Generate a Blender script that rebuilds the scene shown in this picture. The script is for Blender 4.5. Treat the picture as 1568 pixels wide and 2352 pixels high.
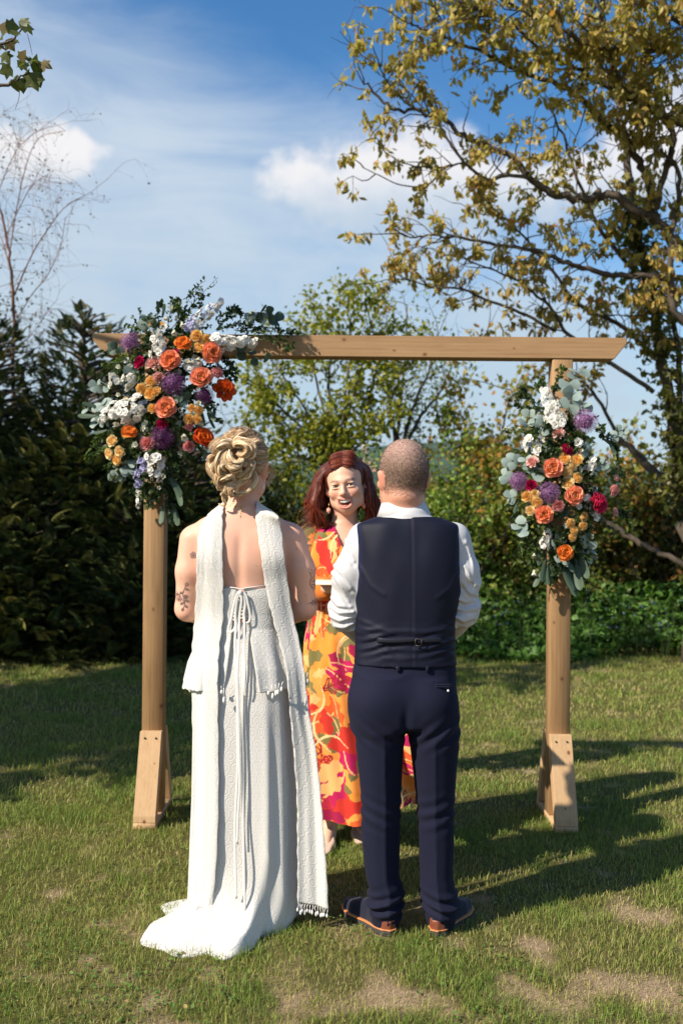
import bpy, math, random
import numpy as np
from mathutils import Vector, Matrix, Euler

scene = bpy.context.scene
for o in list(bpy.data.objects):
    bpy.data.objects.remove(o)
COL = scene.collection
RNG = np.random.default_rng(7)
random.seed(7)
PI = math.pi

# ------------------------------------------------------------------ camera
CAM_H = 1.55
ROLL = math.radians(0.5)
FPX = 1568 * 35 / 24            # focal length in photo pixels (photo measured 1568 wide)
cam_d = bpy.data.cameras.new('camera')
cam = bpy.data.objects.new('camera', cam_d)
COL.objects.link(cam)
cam_d.sensor_fit = 'HORIZONTAL'
cam_d.sensor_width = 24
cam_d.lens = 35
cam_d.clip_start = 0.05
cam_d.clip_end = 3000
cam.matrix_world = Matrix.Translation((0, 0, CAM_H)) @ Matrix.Rotation(PI / 2, 4, 'X') @ Matrix.Rotation(ROLL, 4, 'Z')
cam_d.dof.use_dof = True
cam_d.dof.focus_distance = 3.65
cam_d.dof.aperture_fstop = 3.0
scene.camera = cam

# ------------------------------------------------------------------ sun and sky
SUN_EL = math.radians(38)
SUN_TRAVEL = (0.84, 0.545)       # horizontal direction in which the light travels
_n = math.hypot(*SUN_TRAVEL)
SUN_D = Vector((SUN_TRAVEL[0] / _n * math.cos(SUN_EL), SUN_TRAVEL[1] / _n * math.cos(SUN_EL), -math.sin(SUN_EL)))
sun_d = bpy.data.lights.new('sun', 'SUN')
sun_d.energy = 5.0
sun_d.angle = math.radians(0.55)
sun_d.color = (1.0, 0.90, 0.77)
sun = bpy.data.objects.new('sun', sun_d)
COL.objects.link(sun)
sun.rotation_euler = SUN_D.to_track_quat('-Z', 'Y').to_euler()
sun.location = (-8, -5, 10)

scene.view_settings.view_transform = 'Standard'
scene.view_settings.look = 'None'
scene.view_settings.exposure = 0.58
scene.view_settings.gamma = 1.0
scene.view_settings.use_curve_mapping = False
scene.cycles.max_bounces = 6
scene.cycles.transparent_max_bounces = 8


class NT:
    """small helper for building node trees"""
    def __init__(self, nt):
        self.nt = nt
        nt.nodes.clear()

    def n(self, typ, **kw):
        nd = self.nt.nodes.new(typ)
        for k, v in kw.items():
            if k.startswith('_'):
                setattr(nd, k[1:], v)
        return nd

    def link(self, a, b):
        self.nt.links.new(a, b)

    def _in(self, sock, v):
        if v is None:
            return
        if isinstance(v, bpy.types.NodeSocket):
            self.link(v, sock)
        else:
            sock.default_value = v

    def math(self, op, a, b=None, c=None, clamp=False):
        nd = self.nt.nodes.new('ShaderNodeMath')
        nd.operation = op
        nd.use_clamp = clamp
        self._in(nd.inputs[0], a)
        if b is not None:
            self._in(nd.inputs[1], b)
        if c is not None:
            self._in(nd.inputs[2], c)
        return nd.outputs[0]

    def vmath(self, op, a, b=None, scale=None):
        nd = self.nt.nodes.new('ShaderNodeVectorMath')
        nd.operation = op
        self._in(nd.inputs[0], a)
        if b is not None:
            self._in(nd.inputs[1], b)
        if scale is not None:
            self._in(nd.inputs['Scale'], scale)
        return nd.outputs['Value'] if op in ('LENGTH', 'DISTANCE', 'DOT_PRODUCT') else nd.outputs[0]

    def mixc(self, fac, a, b, typ='MIX'):
        nd = self.nt.nodes.new('ShaderNodeMix')
        nd.data_type = 'RGBA'
        nd.blend_type = typ
        self._in(nd.inputs[0], fac)
        for s, v in ((nd.inputs[6], a), (nd.inputs[7], b)):
            if isinstance(v, (tuple, list)) and len(v) == 3:
                v = (*v, 1)
            self._in(s, v)
        return nd.outputs[2]

    def noise(self, vec, scale, detail=3, rough=0.55, dist=0.0, dim='3D'):
        nd = self.nt.nodes.new('ShaderNodeTexNoise')
        nd.noise_dimensions = dim
        if vec is not None:
            self.link(vec, nd.inputs['Vector'])
        nd.inputs['Scale'].default_value = scale
        nd.inputs['Detail'].default_value = detail
        nd.inputs['Roughness'].default_value = rough
        nd.inputs['Distortion'].default_value = dist
        return nd.outputs[0]

    def ramp(self, fac, stops, interp='LINEAR'):
        nd = self.nt.nodes.new('ShaderNodeValToRGB')
        cr = nd.color_ramp
        cr.interpolation = interp
        while len(cr.elements) < len(stops):
            cr.elements.new(0.5)
        for e, (p, c) in zip(cr.elements, stops):
            e.position = p
            e.color = (*c, 1) if len(c) == 3 else c
        self._in(nd.inputs[0], fac)
        return nd.outputs[0]

    def maprange(self, v, a, b, c=0.0, d=1.0, smooth=True):
        nd = self.nt.nodes.new('ShaderNodeMapRange')
        nd.interpolation_type = 'SMOOTHSTEP' if smooth else 'LINEAR'
        self._in(nd.inputs[0], v)
        for i, x in enumerate((a, b, c, d)):
            self._in(nd.inputs[1 + i], x)
        return nd.outputs[0]

    def bump(self, h, strength=0.3, dist=0.01):
        nd = self.nt.nodes.new('ShaderNodeBump')
        nd.inputs['Strength'].default_value = strength
        nd.inputs['Distance'].default_value = dist
        self.link(h, nd.inputs['Height'])
        return nd.outputs[0]


# world: Nishita sky with cloud cover by compass direction
world = bpy.data.worlds.new('World')
scene.world = world
world.use_nodes = True
w = NT(world.node_tree)
sky = w.n('ShaderNodeTexSky')
sky.sky_type = 'NISHITA'
sky.sun_disc = False
sky.sun_elevation = SUN_EL
sky.sun_rotation = math.atan2(-SUN_TRAVEL[0], -SUN_TRAVEL[1])
sky.air_density = 1.0
sky.dust_density = 0.6
sky.ozone_density = 2.2
tc = w.n('ShaderNodeTexCoord')
dirv = tc.outputs['Generated']
sep = w.n('ShaderNodeSeparateXYZ')
w.link(dirv, sep.inputs[0])
dx, dy, dz = sep.outputs
az = w.math('MULTIPLY', w.math('ARCTAN2', dx, dy), 57.2958)
el = w.math('MULTIPLY', w.math('ARCSINE', dz), 57.2958)
ae = w.n('ShaderNodeCombineXYZ')
w.link(az, ae.inputs[0])
w.link(el, ae.inputs[1])
AE = ae.outputs[0]
# thin high cloud: streaked veil lying south-west of a line across the sky
mp = w.n('ShaderNodeMapping')
mp.inputs['Rotation'].default_value = (0, 0, math.radians(28))
mp.inputs['Scale'].default_value = (0.055, 0.17, 1)
w.link(AE, mp.inputs[0])
streak = w.noise(mp.outputs[0], 1.0, 6, 0.6, 0.7)
soft = w.noise(AE, 0.16, 5, 0.55, 0.3)
line = w.math('ADD', w.math('MULTIPLY', dx, -24.0), w.math('MULTIPLY', el, -0.86))   # grows to lower left
line = w.math('ADD', line, 16.6)
line = w.math('ADD', line, w.math('MULTIPLY', w.math('SUBTRACT', streak, 0.5), 10.0))
veil = w.maprange(line, -4.5, 5.0)
veil = w.math('MULTIPLY', veil, w.maprange(w.math('ADD', w.math('MULTIPLY', streak, 0.65), w.math('MULTIPLY', soft, 0.35)), 0.30, 0.60, 0.62, 0.98))
# cumulus puffs
def D(x, y):
    a = math.degrees(math.atan2((x - 784), FPX))
    e = math.degrees(math.atan2((1176 - y), math.hypot(x - 784, FPX)))
    return a, e
warp = w.n('ShaderNodeTexNoise')
warp.inputs['Scale'].default_value = 0.55
warp.inputs['Detail'].default_value = 5
warp.inputs['Roughness'].default_value = 0.5
w.link(AE, warp.inputs['Vector'])
wv = w.vmath('SCALE', w.vmath('SUBTRACT', warp.outputs['Color'], (0.5, 0.5, 0.5)), scale=3.4)
AEW = w.vmath('ADD', AE, wv)
flat = w.n('ShaderNodeVectorMath')
flat.operation = 'MULTIPLY'
w.link(AEW, flat.inputs[0])
flat.inputs[1].default_value = (1, 1.25, 0)
AEF = flat.outputs[0]
cum = None
for (x, y, r) in [(690, 405, 1.9), (650, 425, 1.3), (760, 430, 1.9), (850, 405, 2.3), (930, 395, 2.5), (1010, 410, 2.5), (1085, 440, 2.2), (1160, 440, 2.0), (1240, 430, 2.0), (1330, 420, 1.7),
                  (720, 462, 1.5), (820, 466, 1.7), (930, 466, 1.7), (1040, 468, 1.6), (1140, 465, 1.5), (95, 365, 1.5), (175, 372, 1.3), (30, 372, 1.6), (-50, 360, 2.0), (1500, 330, 2.8), (1570, 320, 3.2), (1660, 300, 3.0), (1590, 395, 2.2), (1420, 400, 1.8)]:
    a, e = D(x, y)
    d = w.vmath('DISTANCE', AEF, (a, e * 1.25, 0))
    v = w.maprange(d, r * 1.55, r * 0.55)
    cum = v if cum is None else w.math('MAXIMUM', cum, v)
# scattered fair-weather puffs all round, low in the sky
pn = w.noise(dirv, 5.0, 6, 0.6, 0.2)
band = w.math('MULTIPLY', w.maprange(el, 8.0, 18.0), w.maprange(el, 44.0, 26.0))
aaz = w.math('ABSOLUTE', az)
outside = w.maprange(aaz, 24.0, 34.0)
scat = w.math('MULTIPLY', w.math('MULTIPLY', w.maprange(pn, 0.54, 0.68), band), outside)
cum = w.math('MAXIMUM', cum, scat)
base_grey = w.maprange(w.math('ADD', el, w.math('MULTIPLY', warp.outputs[0], 2.4)), 17.6, 20.6)
cum_col = w.mixc(base_grey, (3.3, 3.9, 4.6), (5.5, 5.4, 5.45))
veil_col = w.mixc(w.maprange(el, 2, 24), (3.0, 3.75, 4.4), (3.6, 4.2, 4.85))
# the photo's deep blue: the clear sky a little more saturated
hsv = w.n('ShaderNodeHueSaturation')
hsv.inputs['Saturation'].default_value = 1.3
hsv.inputs['Value'].default_value = 0.95
w.link(sky.outputs[0], hsv.inputs['Color'])
c1 = w.mixc(veil, hsv.outputs[0], veil_col)
c2 = w.mixc(w.math('MULTIPLY', cum, 0.93), c1, cum_col)
bg = w.n('ShaderNodeBackground')
w.link(c2, bg.inputs[0])
bg.inputs[1].default_value = 0.115
wo = w.n('ShaderNodeOutputWorld')
w.link(bg.outputs[0], wo.inputs[0])


# ------------------------------------------------------------------ photo point -> world point at a given distance
def P(x, y, Y):
    xc, yc = (x - 784) / FPX, (1176 - y) / FPX
    c, s = math.cos(ROLL), math.sin(ROLL)
    return Vector(((xc * c - yc * s) * Y, Y, CAM_H + (xc * s + yc * c) * Y))


# ------------------------------------------------------------------ object helpers
def props(o, label=None, cat=None, group=None, kind=None):
    if label:
        o['label'] = label
    if cat:
        o['category'] = cat
    if group:
        o['group'] = group
    if kind:
        o['kind'] = kind
    return o


def empty(name, loc, label, cat, group=None):
    o = bpy.data.objects.new(name, None)
    COL.objects.link(o)
    o.location = loc
    o.empty_display_size = 0.1
    return props(o, label, cat, group)


def world_of(o):
    if o.parent is None:
        return o.matrix_basis.copy()
    return world_of(o.parent) @ o.matrix_parent_inverse @ o.matrix_basis


def link_mesh(name, me, parent=None, mat=None, M=None):
    """link a mesh as an object; M (default identity) is its world matrix even when it has a parent"""
    o = bpy.data.objects.new(name, me)
    COL.objects.link(o)
    if mat is not None and not me.materials:
        me.materials.append(mat)
    if parent is not None:
        o.parent = parent
        o.matrix_parent_inverse = world_of(parent).inverted()
    if M is not None:
        o.matrix_basis = M
    return o


def np_mesh(name, V, quads=None, tris=None, smooth=True, col=None, uv=None, mats=None):
    V = np.asarray(V, dtype=np.float32).reshape(-1, 3)
    me = bpy.data.meshes.new(name)
    nq = 0 if quads is None else len(quads)
    nt = 0 if tris is None else len(tris)
    loops = []
    if nq:
        loops.append(np.asarray(quads, dtype=np.int32).ravel())
    if nt:
        loops.append(np.asarray(tris, dtype=np.int32).ravel())
    L = np.concatenate(loops)
    me.vertices.add(len(V))
    me.vertices.foreach_set('co', V.ravel())
    me.loops.add(len(L))
    me.loops.foreach_set('vertex_index', L)
    me.polygons.add(nq + nt)
    starts = np.concatenate([np.arange(nq) * 4, nq * 4 + np.arange(nt) * 3]).astype(np.int32)
    me.polygons.foreach_set('loop_start', starts)
    me.update(calc_edges=True)
    if smooth:
        me.polygons.foreach_set('use_smooth', np.ones(nq + nt, dtype=bool))
    if col is not None:
        c = np.ones((len(V), 4), dtype=np.float32)
        c[:, :3] = col
        at = me.color_attributes.new('Col', 'FLOAT_COLOR', 'POINT')
        at.data.foreach_set('color', c.ravel())
    if uv is not None:
        uvl = me.uv_layers.new(name='UVMap')
        u = np.asarray(uv, dtype=np.float32)[L]
        uvl.data.foreach_set('uv', u.ravel())
    me.validate()
    return me


def grid_quads(nu, nv, closed_u=False, offset=0):
    """vertex index = v*nu+u"""
    uu = np.arange(nu if closed_u else nu - 1)
    vv = np.arange(nv - 1)
    U, W = np.meshgrid(uu, vv)
    U2 = (U + 1) % nu
    q = np.stack([W * nu + U, W * nu + U2, (W + 1) * nu + U2, (W + 1) * nu + U], -1).reshape(-1, 4)
    return q + offset


class Bag:
    """collects pieces into one mesh"""
    def __init__(self):
        self.V, self.Q, self.T, self.C, self.n = [], [], [], [], 0

    def add(self, V, quads=None, tris=None, col=None):
        V = np.asarray(V, dtype=np.float32).reshape(-1, 3)
        self.V.append(V)
        if quads is not None and len(quads):
            self.Q.append(np.asarray(quads) + self.n)
        if tris is not None and len(tris):
            self.T.append(np.asarray(tris) + self.n)
        c = np.ones((len(V), 3), dtype=np.float32)
        if col is not None:
            c[:] = col
        self.C.append(c)
        self.n += len(V)

    def mesh(self, name, smooth=True):
        return np_mesh(name, np.concatenate(self.V), np.concatenate(self.Q) if self.Q else None,
                       np.concatenate(self.T) if self.T else None, smooth, np.concatenate(self.C))


def frame_from(t):
    t = t / (np.linalg.norm(t) + 1e-9)
    a = np.array([0, 0, 1.0]) if abs(t[2]) < 0.9 else np.array([1.0, 0, 0])
    u = np.cross(a, t)
    u /= np.linalg.norm(u) + 1e-9
    return u, np.cross(t, u)


def tube(bag, pts, rad, k=6, col=None, flat=1.0, cap=True, up=None):
    pts = np.asarray(pts, dtype=float)
    n = len(pts)
    rad = np.broadcast_to(np.asarray(rad, dtype=float), (n,))
    tan = np.gradient(pts, axis=0)
    tan /= np.linalg.norm(tan, axis=1, keepdims=True) + 1e-9
    if up is not None:
        u = np.cross(np.asarray(up, float), tan[0])
        if np.linalg.norm(u) < 1e-4:
            u = frame_from(tan[0])[0]
    else:
        u = frame_from(tan[0])[0]
    U = np.zeros((n, 3))
    for i in range(n):
        u = u - tan[i] * np.dot(u, tan[i])
        u = u / (np.linalg.norm(u) + 1e-9)
        U[i] = u
    Wv = np.cross(tan, U)
    a = np.linspace(0, 2 * PI, k, endpoint=False)
    V = pts[:, None, :] + rad[:, None, None] * (np.cos(a)[None, :, None] * U[:, None, :] + flat * np.sin(a)[None, :, None] * Wv[:, None, :])
    V = V.reshape(-1, 3)
    q = grid_quads(k, n, True)
    tris = None
    if cap:
        V = np.concatenate([V, pts[:1], pts[-1:]])
        i0, i1 = n * k, n * k + 1
        j = np.arange(k)
        tris = np.concatenate([np.stack([np.full(k, i0), (j + 1) % k, j], 1),
                               np.stack([np.full(k, i1), (n - 1) * k + j, (n - 1) * k + (j + 1) % k], 1)])
    c = col
    if isinstance(col, np.ndarray) and col.ndim == 2:
        c = np.repeat(col, k, axis=0)
        if cap:
            c = np.concatenate([c, col[:1], col[-1:]])
    bag.add(V, q, tris, c)


def spline(pts, n, closed=False):
    """Catmull-Rom through points (any number of columns)"""
    p = np.asarray(pts, dtype=float)
    if closed:
        p = np.concatenate([p[-1:], p, p[:2]])
    else:
        p = np.concatenate([2 * p[:1] - p[1:2], p, 2 * p[-1:] - p[-2:-1]])
    m = len(p) - 3
    t = np.linspace(0, m, n, endpoint=not closed)
    i = np.minimum(t.astype(int), m - 1)
    f = (t - i)[:, None]
    a, b, c, d = p[i], p[i + 1], p[i + 2], p[i + 3]
    return 0.5 * ((2 * b) + (c - a) * f + (2 * a - 5 * b + 4 * c - d) * f ** 2 + (3 * b - a - 3 * c + d) * f ** 3)


def box(bag, lo, hi, bevel=0.0, col=None, M=None):
    lo, hi = np.asarray(lo, float), np.asarray(hi, float)
    c, h = (lo + hi) / 2, (hi - lo) / 2
    b = min(bevel, *(h * 0.9)) if bevel else 0
    V, Q, T = [], [], []
    if not b:
        V = [(sx, sy, sz) for sz in (-1, 1) for sy in (-1, 1) for sx in (-1, 1)]
        V = np.array(V) * h + c
        Q = [(0, 2, 3, 1), (4, 5, 7, 6), (0, 1, 5, 4), (2, 6, 7, 3), (0, 4, 6, 2), (1, 3, 7, 5)]
        T = []
    else:
        idx = {}
        for sx in (-1, 1):
            for sy in (-1, 1):
                for sz in (-1, 1):
                    s = np.array((sx, sy, sz), float)
                    for ax in range(3):
                        v = s * (h - b)
                        v[ax] = s[ax] * h[ax]
                        idx[(sx, sy, sz, ax)] = len(V)
                        V.append(v + c)
        for ax in range(3):
            o1, o2 = [i for i in range(3) if i != ax]
            for s in (-1, 1):
                f = []
                for (p, q) in ((-1, -1), (1, -1), (1, 1), (-1, 1)):
                    k = [0, 0, 0]
                    k[ax], k[o1], k[o2] = s, p, q
                    f.append(idx[(*k, ax)])
                Q.append(f)
            for p in (-1, 1):
                for q in (-1, 1):
                    k0, k1 = [0] * 3, [0] * 3
                    k0[ax], k0[o1], k0[o2] = -1, p, q
                    k1[ax], k1[o1], k1[o2] = 1, p, q
                    Q.append([idx[(*k0, o1)], idx[(*k1, o1)], idx[(*k1, o2)], idx[(*k0, o2)]])
        for sx in (-1, 1):
            for sy in (-1, 1):
                for sz in (-1, 1):
                    T.append([idx[(sx, sy, sz, a)] for a in range(3)])
        V = np.array(V)
    if M is not None:
        V = V @ np.array(M.to_3x3()).T + np.array(M.translation)
    bag.add(V, Q, T, col)


def fix_normals(me):
    import bmesh
    bm = bmesh.new()
    bm.from_mesh(me)
    bmesh.ops.recalc_face_normals(bm, faces=bm.faces)
    bm.to_mesh(me)
    bm.free()
    return me


# ------------------------------------------------------------------ signed distance modelling (bodies, clothes, hair)
def smin(a, b, k):
    h = np.clip(0.5 + 0.5 * (b - a) / k, 0, 1)
    return b + (a - b) * h - k * h * (1 - h)


def smax(a, b, k):
    return -smin(-a, -b, k)


def sd_ell(p, c, r, R=None):
    q = p - np.asarray(c, np.float32)
    if R is not None:
        q = q @ np.asarray(R, np.float32)
    r = np.asarray(r, np.float32)
    k0 = np.sqrt(((q / r) ** 2).sum(-1)) + 1e-6
    k1 = np.sqrt(((q / (r * r)) ** 2).sum(-1)) + 1e-6
    return k0 * (k0 - 1) / k1


def sd_cone(p, a, b, ra, rb, squash=None):
    """round cone between a and b; squash=(axis vector, factor) flattens it"""
    a, b = np.asarray(a, np.float32), np.asarray(b, np.float32)
    ba = b - a
    q = p - a
    h = np.clip((q @ ba) / (ba @ ba), 0, 1)
    dvec = q - h[..., None] * ba
    if squash is not None:
        ax = np.asarray(squash[0], np.float32)
        ax = ax / np.linalg.norm(ax)
        dvec = dvec + (dvec @ ax)[..., None] * ax * (squash[1] - 1)
    return np.sqrt((dvec ** 2).sum(-1)) - (ra + (rb - ra) * h)


def sd_chain(p, pts, rad, k=0.02, squash=None):
    d = None
    for i in range(len(pts) - 1):
        e = sd_cone(p, pts[i], pts[i + 1], rad[i], rad[i + 1], squash)
        d = e if d is None else smin(d, e, k)
    return d


def rotm(rx=0, ry=0, rz=0):
    return np.array(Euler((math.radians(rx), math.radians(ry), math.radians(rz))).to_matrix())


def sines(p, f, seed):
    """cheap smooth pseudo-noise in -1..1"""
    r = np.random.default_rng(seed)
    s = 0
    for i in range(5):
        k = r.normal(size=3)
        k = k / np.linalg.norm(k) * f * r.uniform(0.6, 1.5)
        s = s + np.sin(p @ k.astype(np.float32) + r.uniform(0, 6.28))
    return s / 3.0


def axis(*segs):
    """axis((lo, hi, step), ...) -> one increasing coordinate list with changing steps"""
    out = []
    for lo, hi, st in segs:
        out.append(np.linspace(lo, hi, max(2, int(round((hi - lo) / st)) + 1))[:-1])
    out.append([segs[-1][1]])
    return np.concatenate(out).astype(np.float32)


def nets(f, xs, ys, zs, slab=40):
    """surface nets on a rectilinear grid; f(points)->distance"""
    nx, ny, nz = len(xs), len(ys), len(zs)
    vals = np.empty((nx, ny, nz), np.float32)
    for i in range(0, nx, slab):
        X, Y, Z = np.meshgrid(xs[i:i + slab], ys, zs, indexing='ij')
        vals[i:i + slab] = f(np.stack([X, Y, Z], -1))
    # keep it closed at the border
    big = 1e-3
    for sl in ((0,), (-1,), (slice(None), 0), (slice(None), -1), (slice(None), slice(None), 0), (slice(None), slice(None), -1)):
        vals[sl] = np.maximum(vals[sl], big)
    ins = vals < 0
    cnt = np.zeros((nx - 1, ny - 1, nz - 1), np.int8)
    for a in (0, 1):
        for b in (0, 1):
            for c in (0, 1):
                cnt += ins[a:nx - 1 + a, b:ny - 1 + b, c:nz - 1 + c]
    act = (cnt > 0) & (cnt < 8)
    ci, cj, ck = np.nonzero(act)
    idx = -np.ones(act.shape, np.int32)
    idx[ci, cj, ck] = np.arange(len(ci))
    acc = np.zeros((len(ci), 3), np.float64)
    num = np.zeros(len(ci))
    ax = (xs, ys, zs)
    for d in range(3):
        o1, o2 = [q for q in range(3) if q != d]
        for s in (0, 1):
            for t in (0, 1):
                off0 = [0, 0, 0]
                off0[o1], off0[o2] = s, t
                off1 = list(off0)
                off1[d] = 1
                i0 = (ci + off0[0], cj + off0[1], ck + off0[2])
                i1 = (ci + off1[0], cj + off1[1], ck + off1[2])
                v0, v1 = vals[i0], vals[i1]
                m = (v0 < 0) != (v1 < 0)
                tt = np.where(m, v0 / np.where(m, v0 - v1, 1), 0)
                for e in range(3):
                    c0, c1 = ax[e][i0[e]], ax[e][i1[e]]
                    acc[:, e] += np.where(m, c0 + (c1 - c0) * tt, 0)
                num += m
    V = acc / num[:, None]
    quads = []
    for d in range(3):
        o1, o2 = (d + 1) % 3, (d + 2) % 3
        sl0 = [slice(None)] * 3
        sl1 = [slice(None)] * 3
        sl0[d], sl1[d] = slice(0, -1), slice(1, None)
        a, b = ins[tuple(sl0)], ins[tuple(sl1)]
        ch = a != b
        I = np.array(np.nonzero(ch))
        ok = (I[o1] > 0) & (I[o2] > 0) & (I[o1] < ins.shape[o1] - 1) & (I[o2] < ins.shape[o2] - 1)
        I = I[:, ok]
        flip = ~a[tuple(I)]
        def cell(s, t):
            J = I.copy()
            J[o1] -= s
            J[o2] -= t
            return idx[tuple(J)]
        q = np.stack([cell(1, 1), cell(0, 1), cell(0, 0), cell(1, 0)], 1)
        q[flip] = q[flip][:, ::-1]
        quads.append(q)
    return V.astype(np.float32), np.concatenate(quads)


def sdf_mesh(name, f, xs, ys, zs, col=None, post=None):
    V, Q = nets(f, xs, ys, zs)
    if post is not None:
        V = post(V)
    c = col(V) if callable(col) else col
    return np_mesh(name, V, Q, None, True, c)


def vnoise(x, y, scale, seed, octaves=4):
    """value noise in numpy, 0..1"""
    out = 0
    amp, tot = 1.0, 0
    for o in range(octaves):
        r = np.random.default_rng(seed + o)
        g = r.random((64, 64))
        X, Y = x * scale * 2 ** o, y * scale * 2 ** o
        xi, yi = np.floor(X).astype(int), np.floor(Y).astype(int)
        fx, fy = X - xi, Y - yi
        fx, fy = fx * fx * (3 - 2 * fx), fy * fy * (3 - 2 * fy)
        a, b = g[xi % 64, yi % 64], g[(xi + 1) % 64, yi % 64]
        c, d = g[xi % 64, (yi + 1) % 64], g[(xi + 1) % 64, (yi + 1) % 64]
        out = out + amp * ((a * (1 - fx) + b * fx) * (1 - fy) + (c * (1 - fx) + d * fx) * fy)
        tot += amp
        amp *= 0.5
    return out / tot
# ------------------------------------------------------------------ materials
def new_mat(name):
    m = bpy.data.materials.new(name)
    m.use_nodes = True
    t = NT(m.node_tree)
    out = t.n('ShaderNodeOutputMaterial')
    b = t.n('ShaderNodeBsdfPrincipled')
    t.link(b.outputs[0], out.inputs[0])
    return m, t, b, out


def vcol(t):
    a = t.n('ShaderNodeVertexColor')
    a.layer_name = 'Col'
    return a.outputs[0]


def objco(t):
    return t.n('ShaderNodeTexCoord').outputs['Object']


def simple(name, col, rough=0.6, spec=0.3, var=0.12, scale=40, bump=0.0, metal=0.0, use_col=False, sheen=0.0, sss=0.0):
    m, t, b, out = new_mat(name)
    base = vcol(t) if use_col else None
    co = objco(t)
    nz = t.noise(co, scale, 4)
    k = t.maprange(nz, 0.3, 0.7, 1 - var, 1 + var, False)
    if use_col:
        c = t.mixc(1.0, base, (1, 1, 1), 'MULTIPLY')
    else:
        c = t.mixc(0.0, (*col, 1), (*col, 1))
    cm = t.n('ShaderNodeMix')
    cm.data_type = 'RGBA'
    cm.blend_type = 'MULTIPLY'
    cm.inputs[0].default_value = 1.0
    t.link(c, cm.inputs[6])
    cmb = t.n('ShaderNodeCombineColor')
    for i in range(3):
        t.link(k, cmb.inputs[i])
    t.link(cmb.outputs[0], cm.inputs[7])
    t.link(cm.outputs[2], b.inputs['Base Color'])
    b.inputs['Roughness'].default_value = rough
    b.inputs['Specular IOR Level'].default_value = spec
    b.inputs['Metallic'].default_value = metal
    if sheen:
        b.inputs['Sheen Weight'].default_value = sheen
    if sss:
        b.inputs['Subsurface Weight'].default_value = sss
        b.inputs['Subsurface Radius'].default_value = (0.012, 0.005, 0.003)
        b.inputs['Subsurface Scale'].default_value = 0.6
    if bump:
        t.link(t.bump(nz, bump, 0.003), b.inputs['Normal'])
    return m


def leaf_mat(name, rough=0.45, trans=0.35, tint=(1.15, 1.25, 0.55), spec=0.35):
    m, t, b, out = new_mat(name)
    c = vcol(t)
    t.link(c, b.inputs['Base Color'])
    b.inputs['Roughness'].default_value = rough
    b.inputs['Specular IOR Level'].default_value = spec
    tr = t.n('ShaderNodeBsdfTranslucent')
    t.link(t.mixc(1.0, c, (*tint, 1), 'MULTIPLY'), tr.inputs[0])
    mx = t.n('ShaderNodeMixShader')
    mx.inputs[0].default_value = trans
    t.link(b.outputs[0], mx.inputs[1])
    t.link(tr.outputs[0], mx.inputs[2])
    t.link(mx.outputs[0], out.inputs[0])
    return m


M_LEAF = leaf_mat('leaf', 0.45, 0.45)
M_CONIFER = leaf_mat('conifer_leaf', 0.6, 0.12, (1, 1.1, 0.6), 0.2)
M_PETAL = leaf_mat('petal', 0.55, 0.28, (1.1, 1.0, 0.9), 0.2)
M_GRASS = leaf_mat('grass_blade', 0.5, 0.3, (1.1, 1.15, 0.6), 0.25)


def bark(name, c0, c1, scale=18):
    m, t, b, out = new_mat(name)
    co = objco(t)
    mp = t.n('ShaderNodeMapping')
    mp.inputs['Scale'].default_value = (1, 1, 0.35)
    t.link(co, mp.inputs[0])
    n = t.noise(mp.outputs[0], scale, 6, 0.65)
    t.link(t.ramp(n, [(0.3, c0), (0.7, c1)]), b.inputs['Base Color'])
    b.inputs['Roughness'].default_value = 0.85
    t.link(t.bump(n, 0.5, 0.02), b.inputs['Normal'])
    return m


M_BARK = bark('bark', (0.035, 0.027, 0.02), (0.12, 0.092, 0.065))
M_BIRCH = bark('birch_bark', (0.12, 0.045, 0.028), (0.28, 0.13, 0.08), 30)


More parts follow.
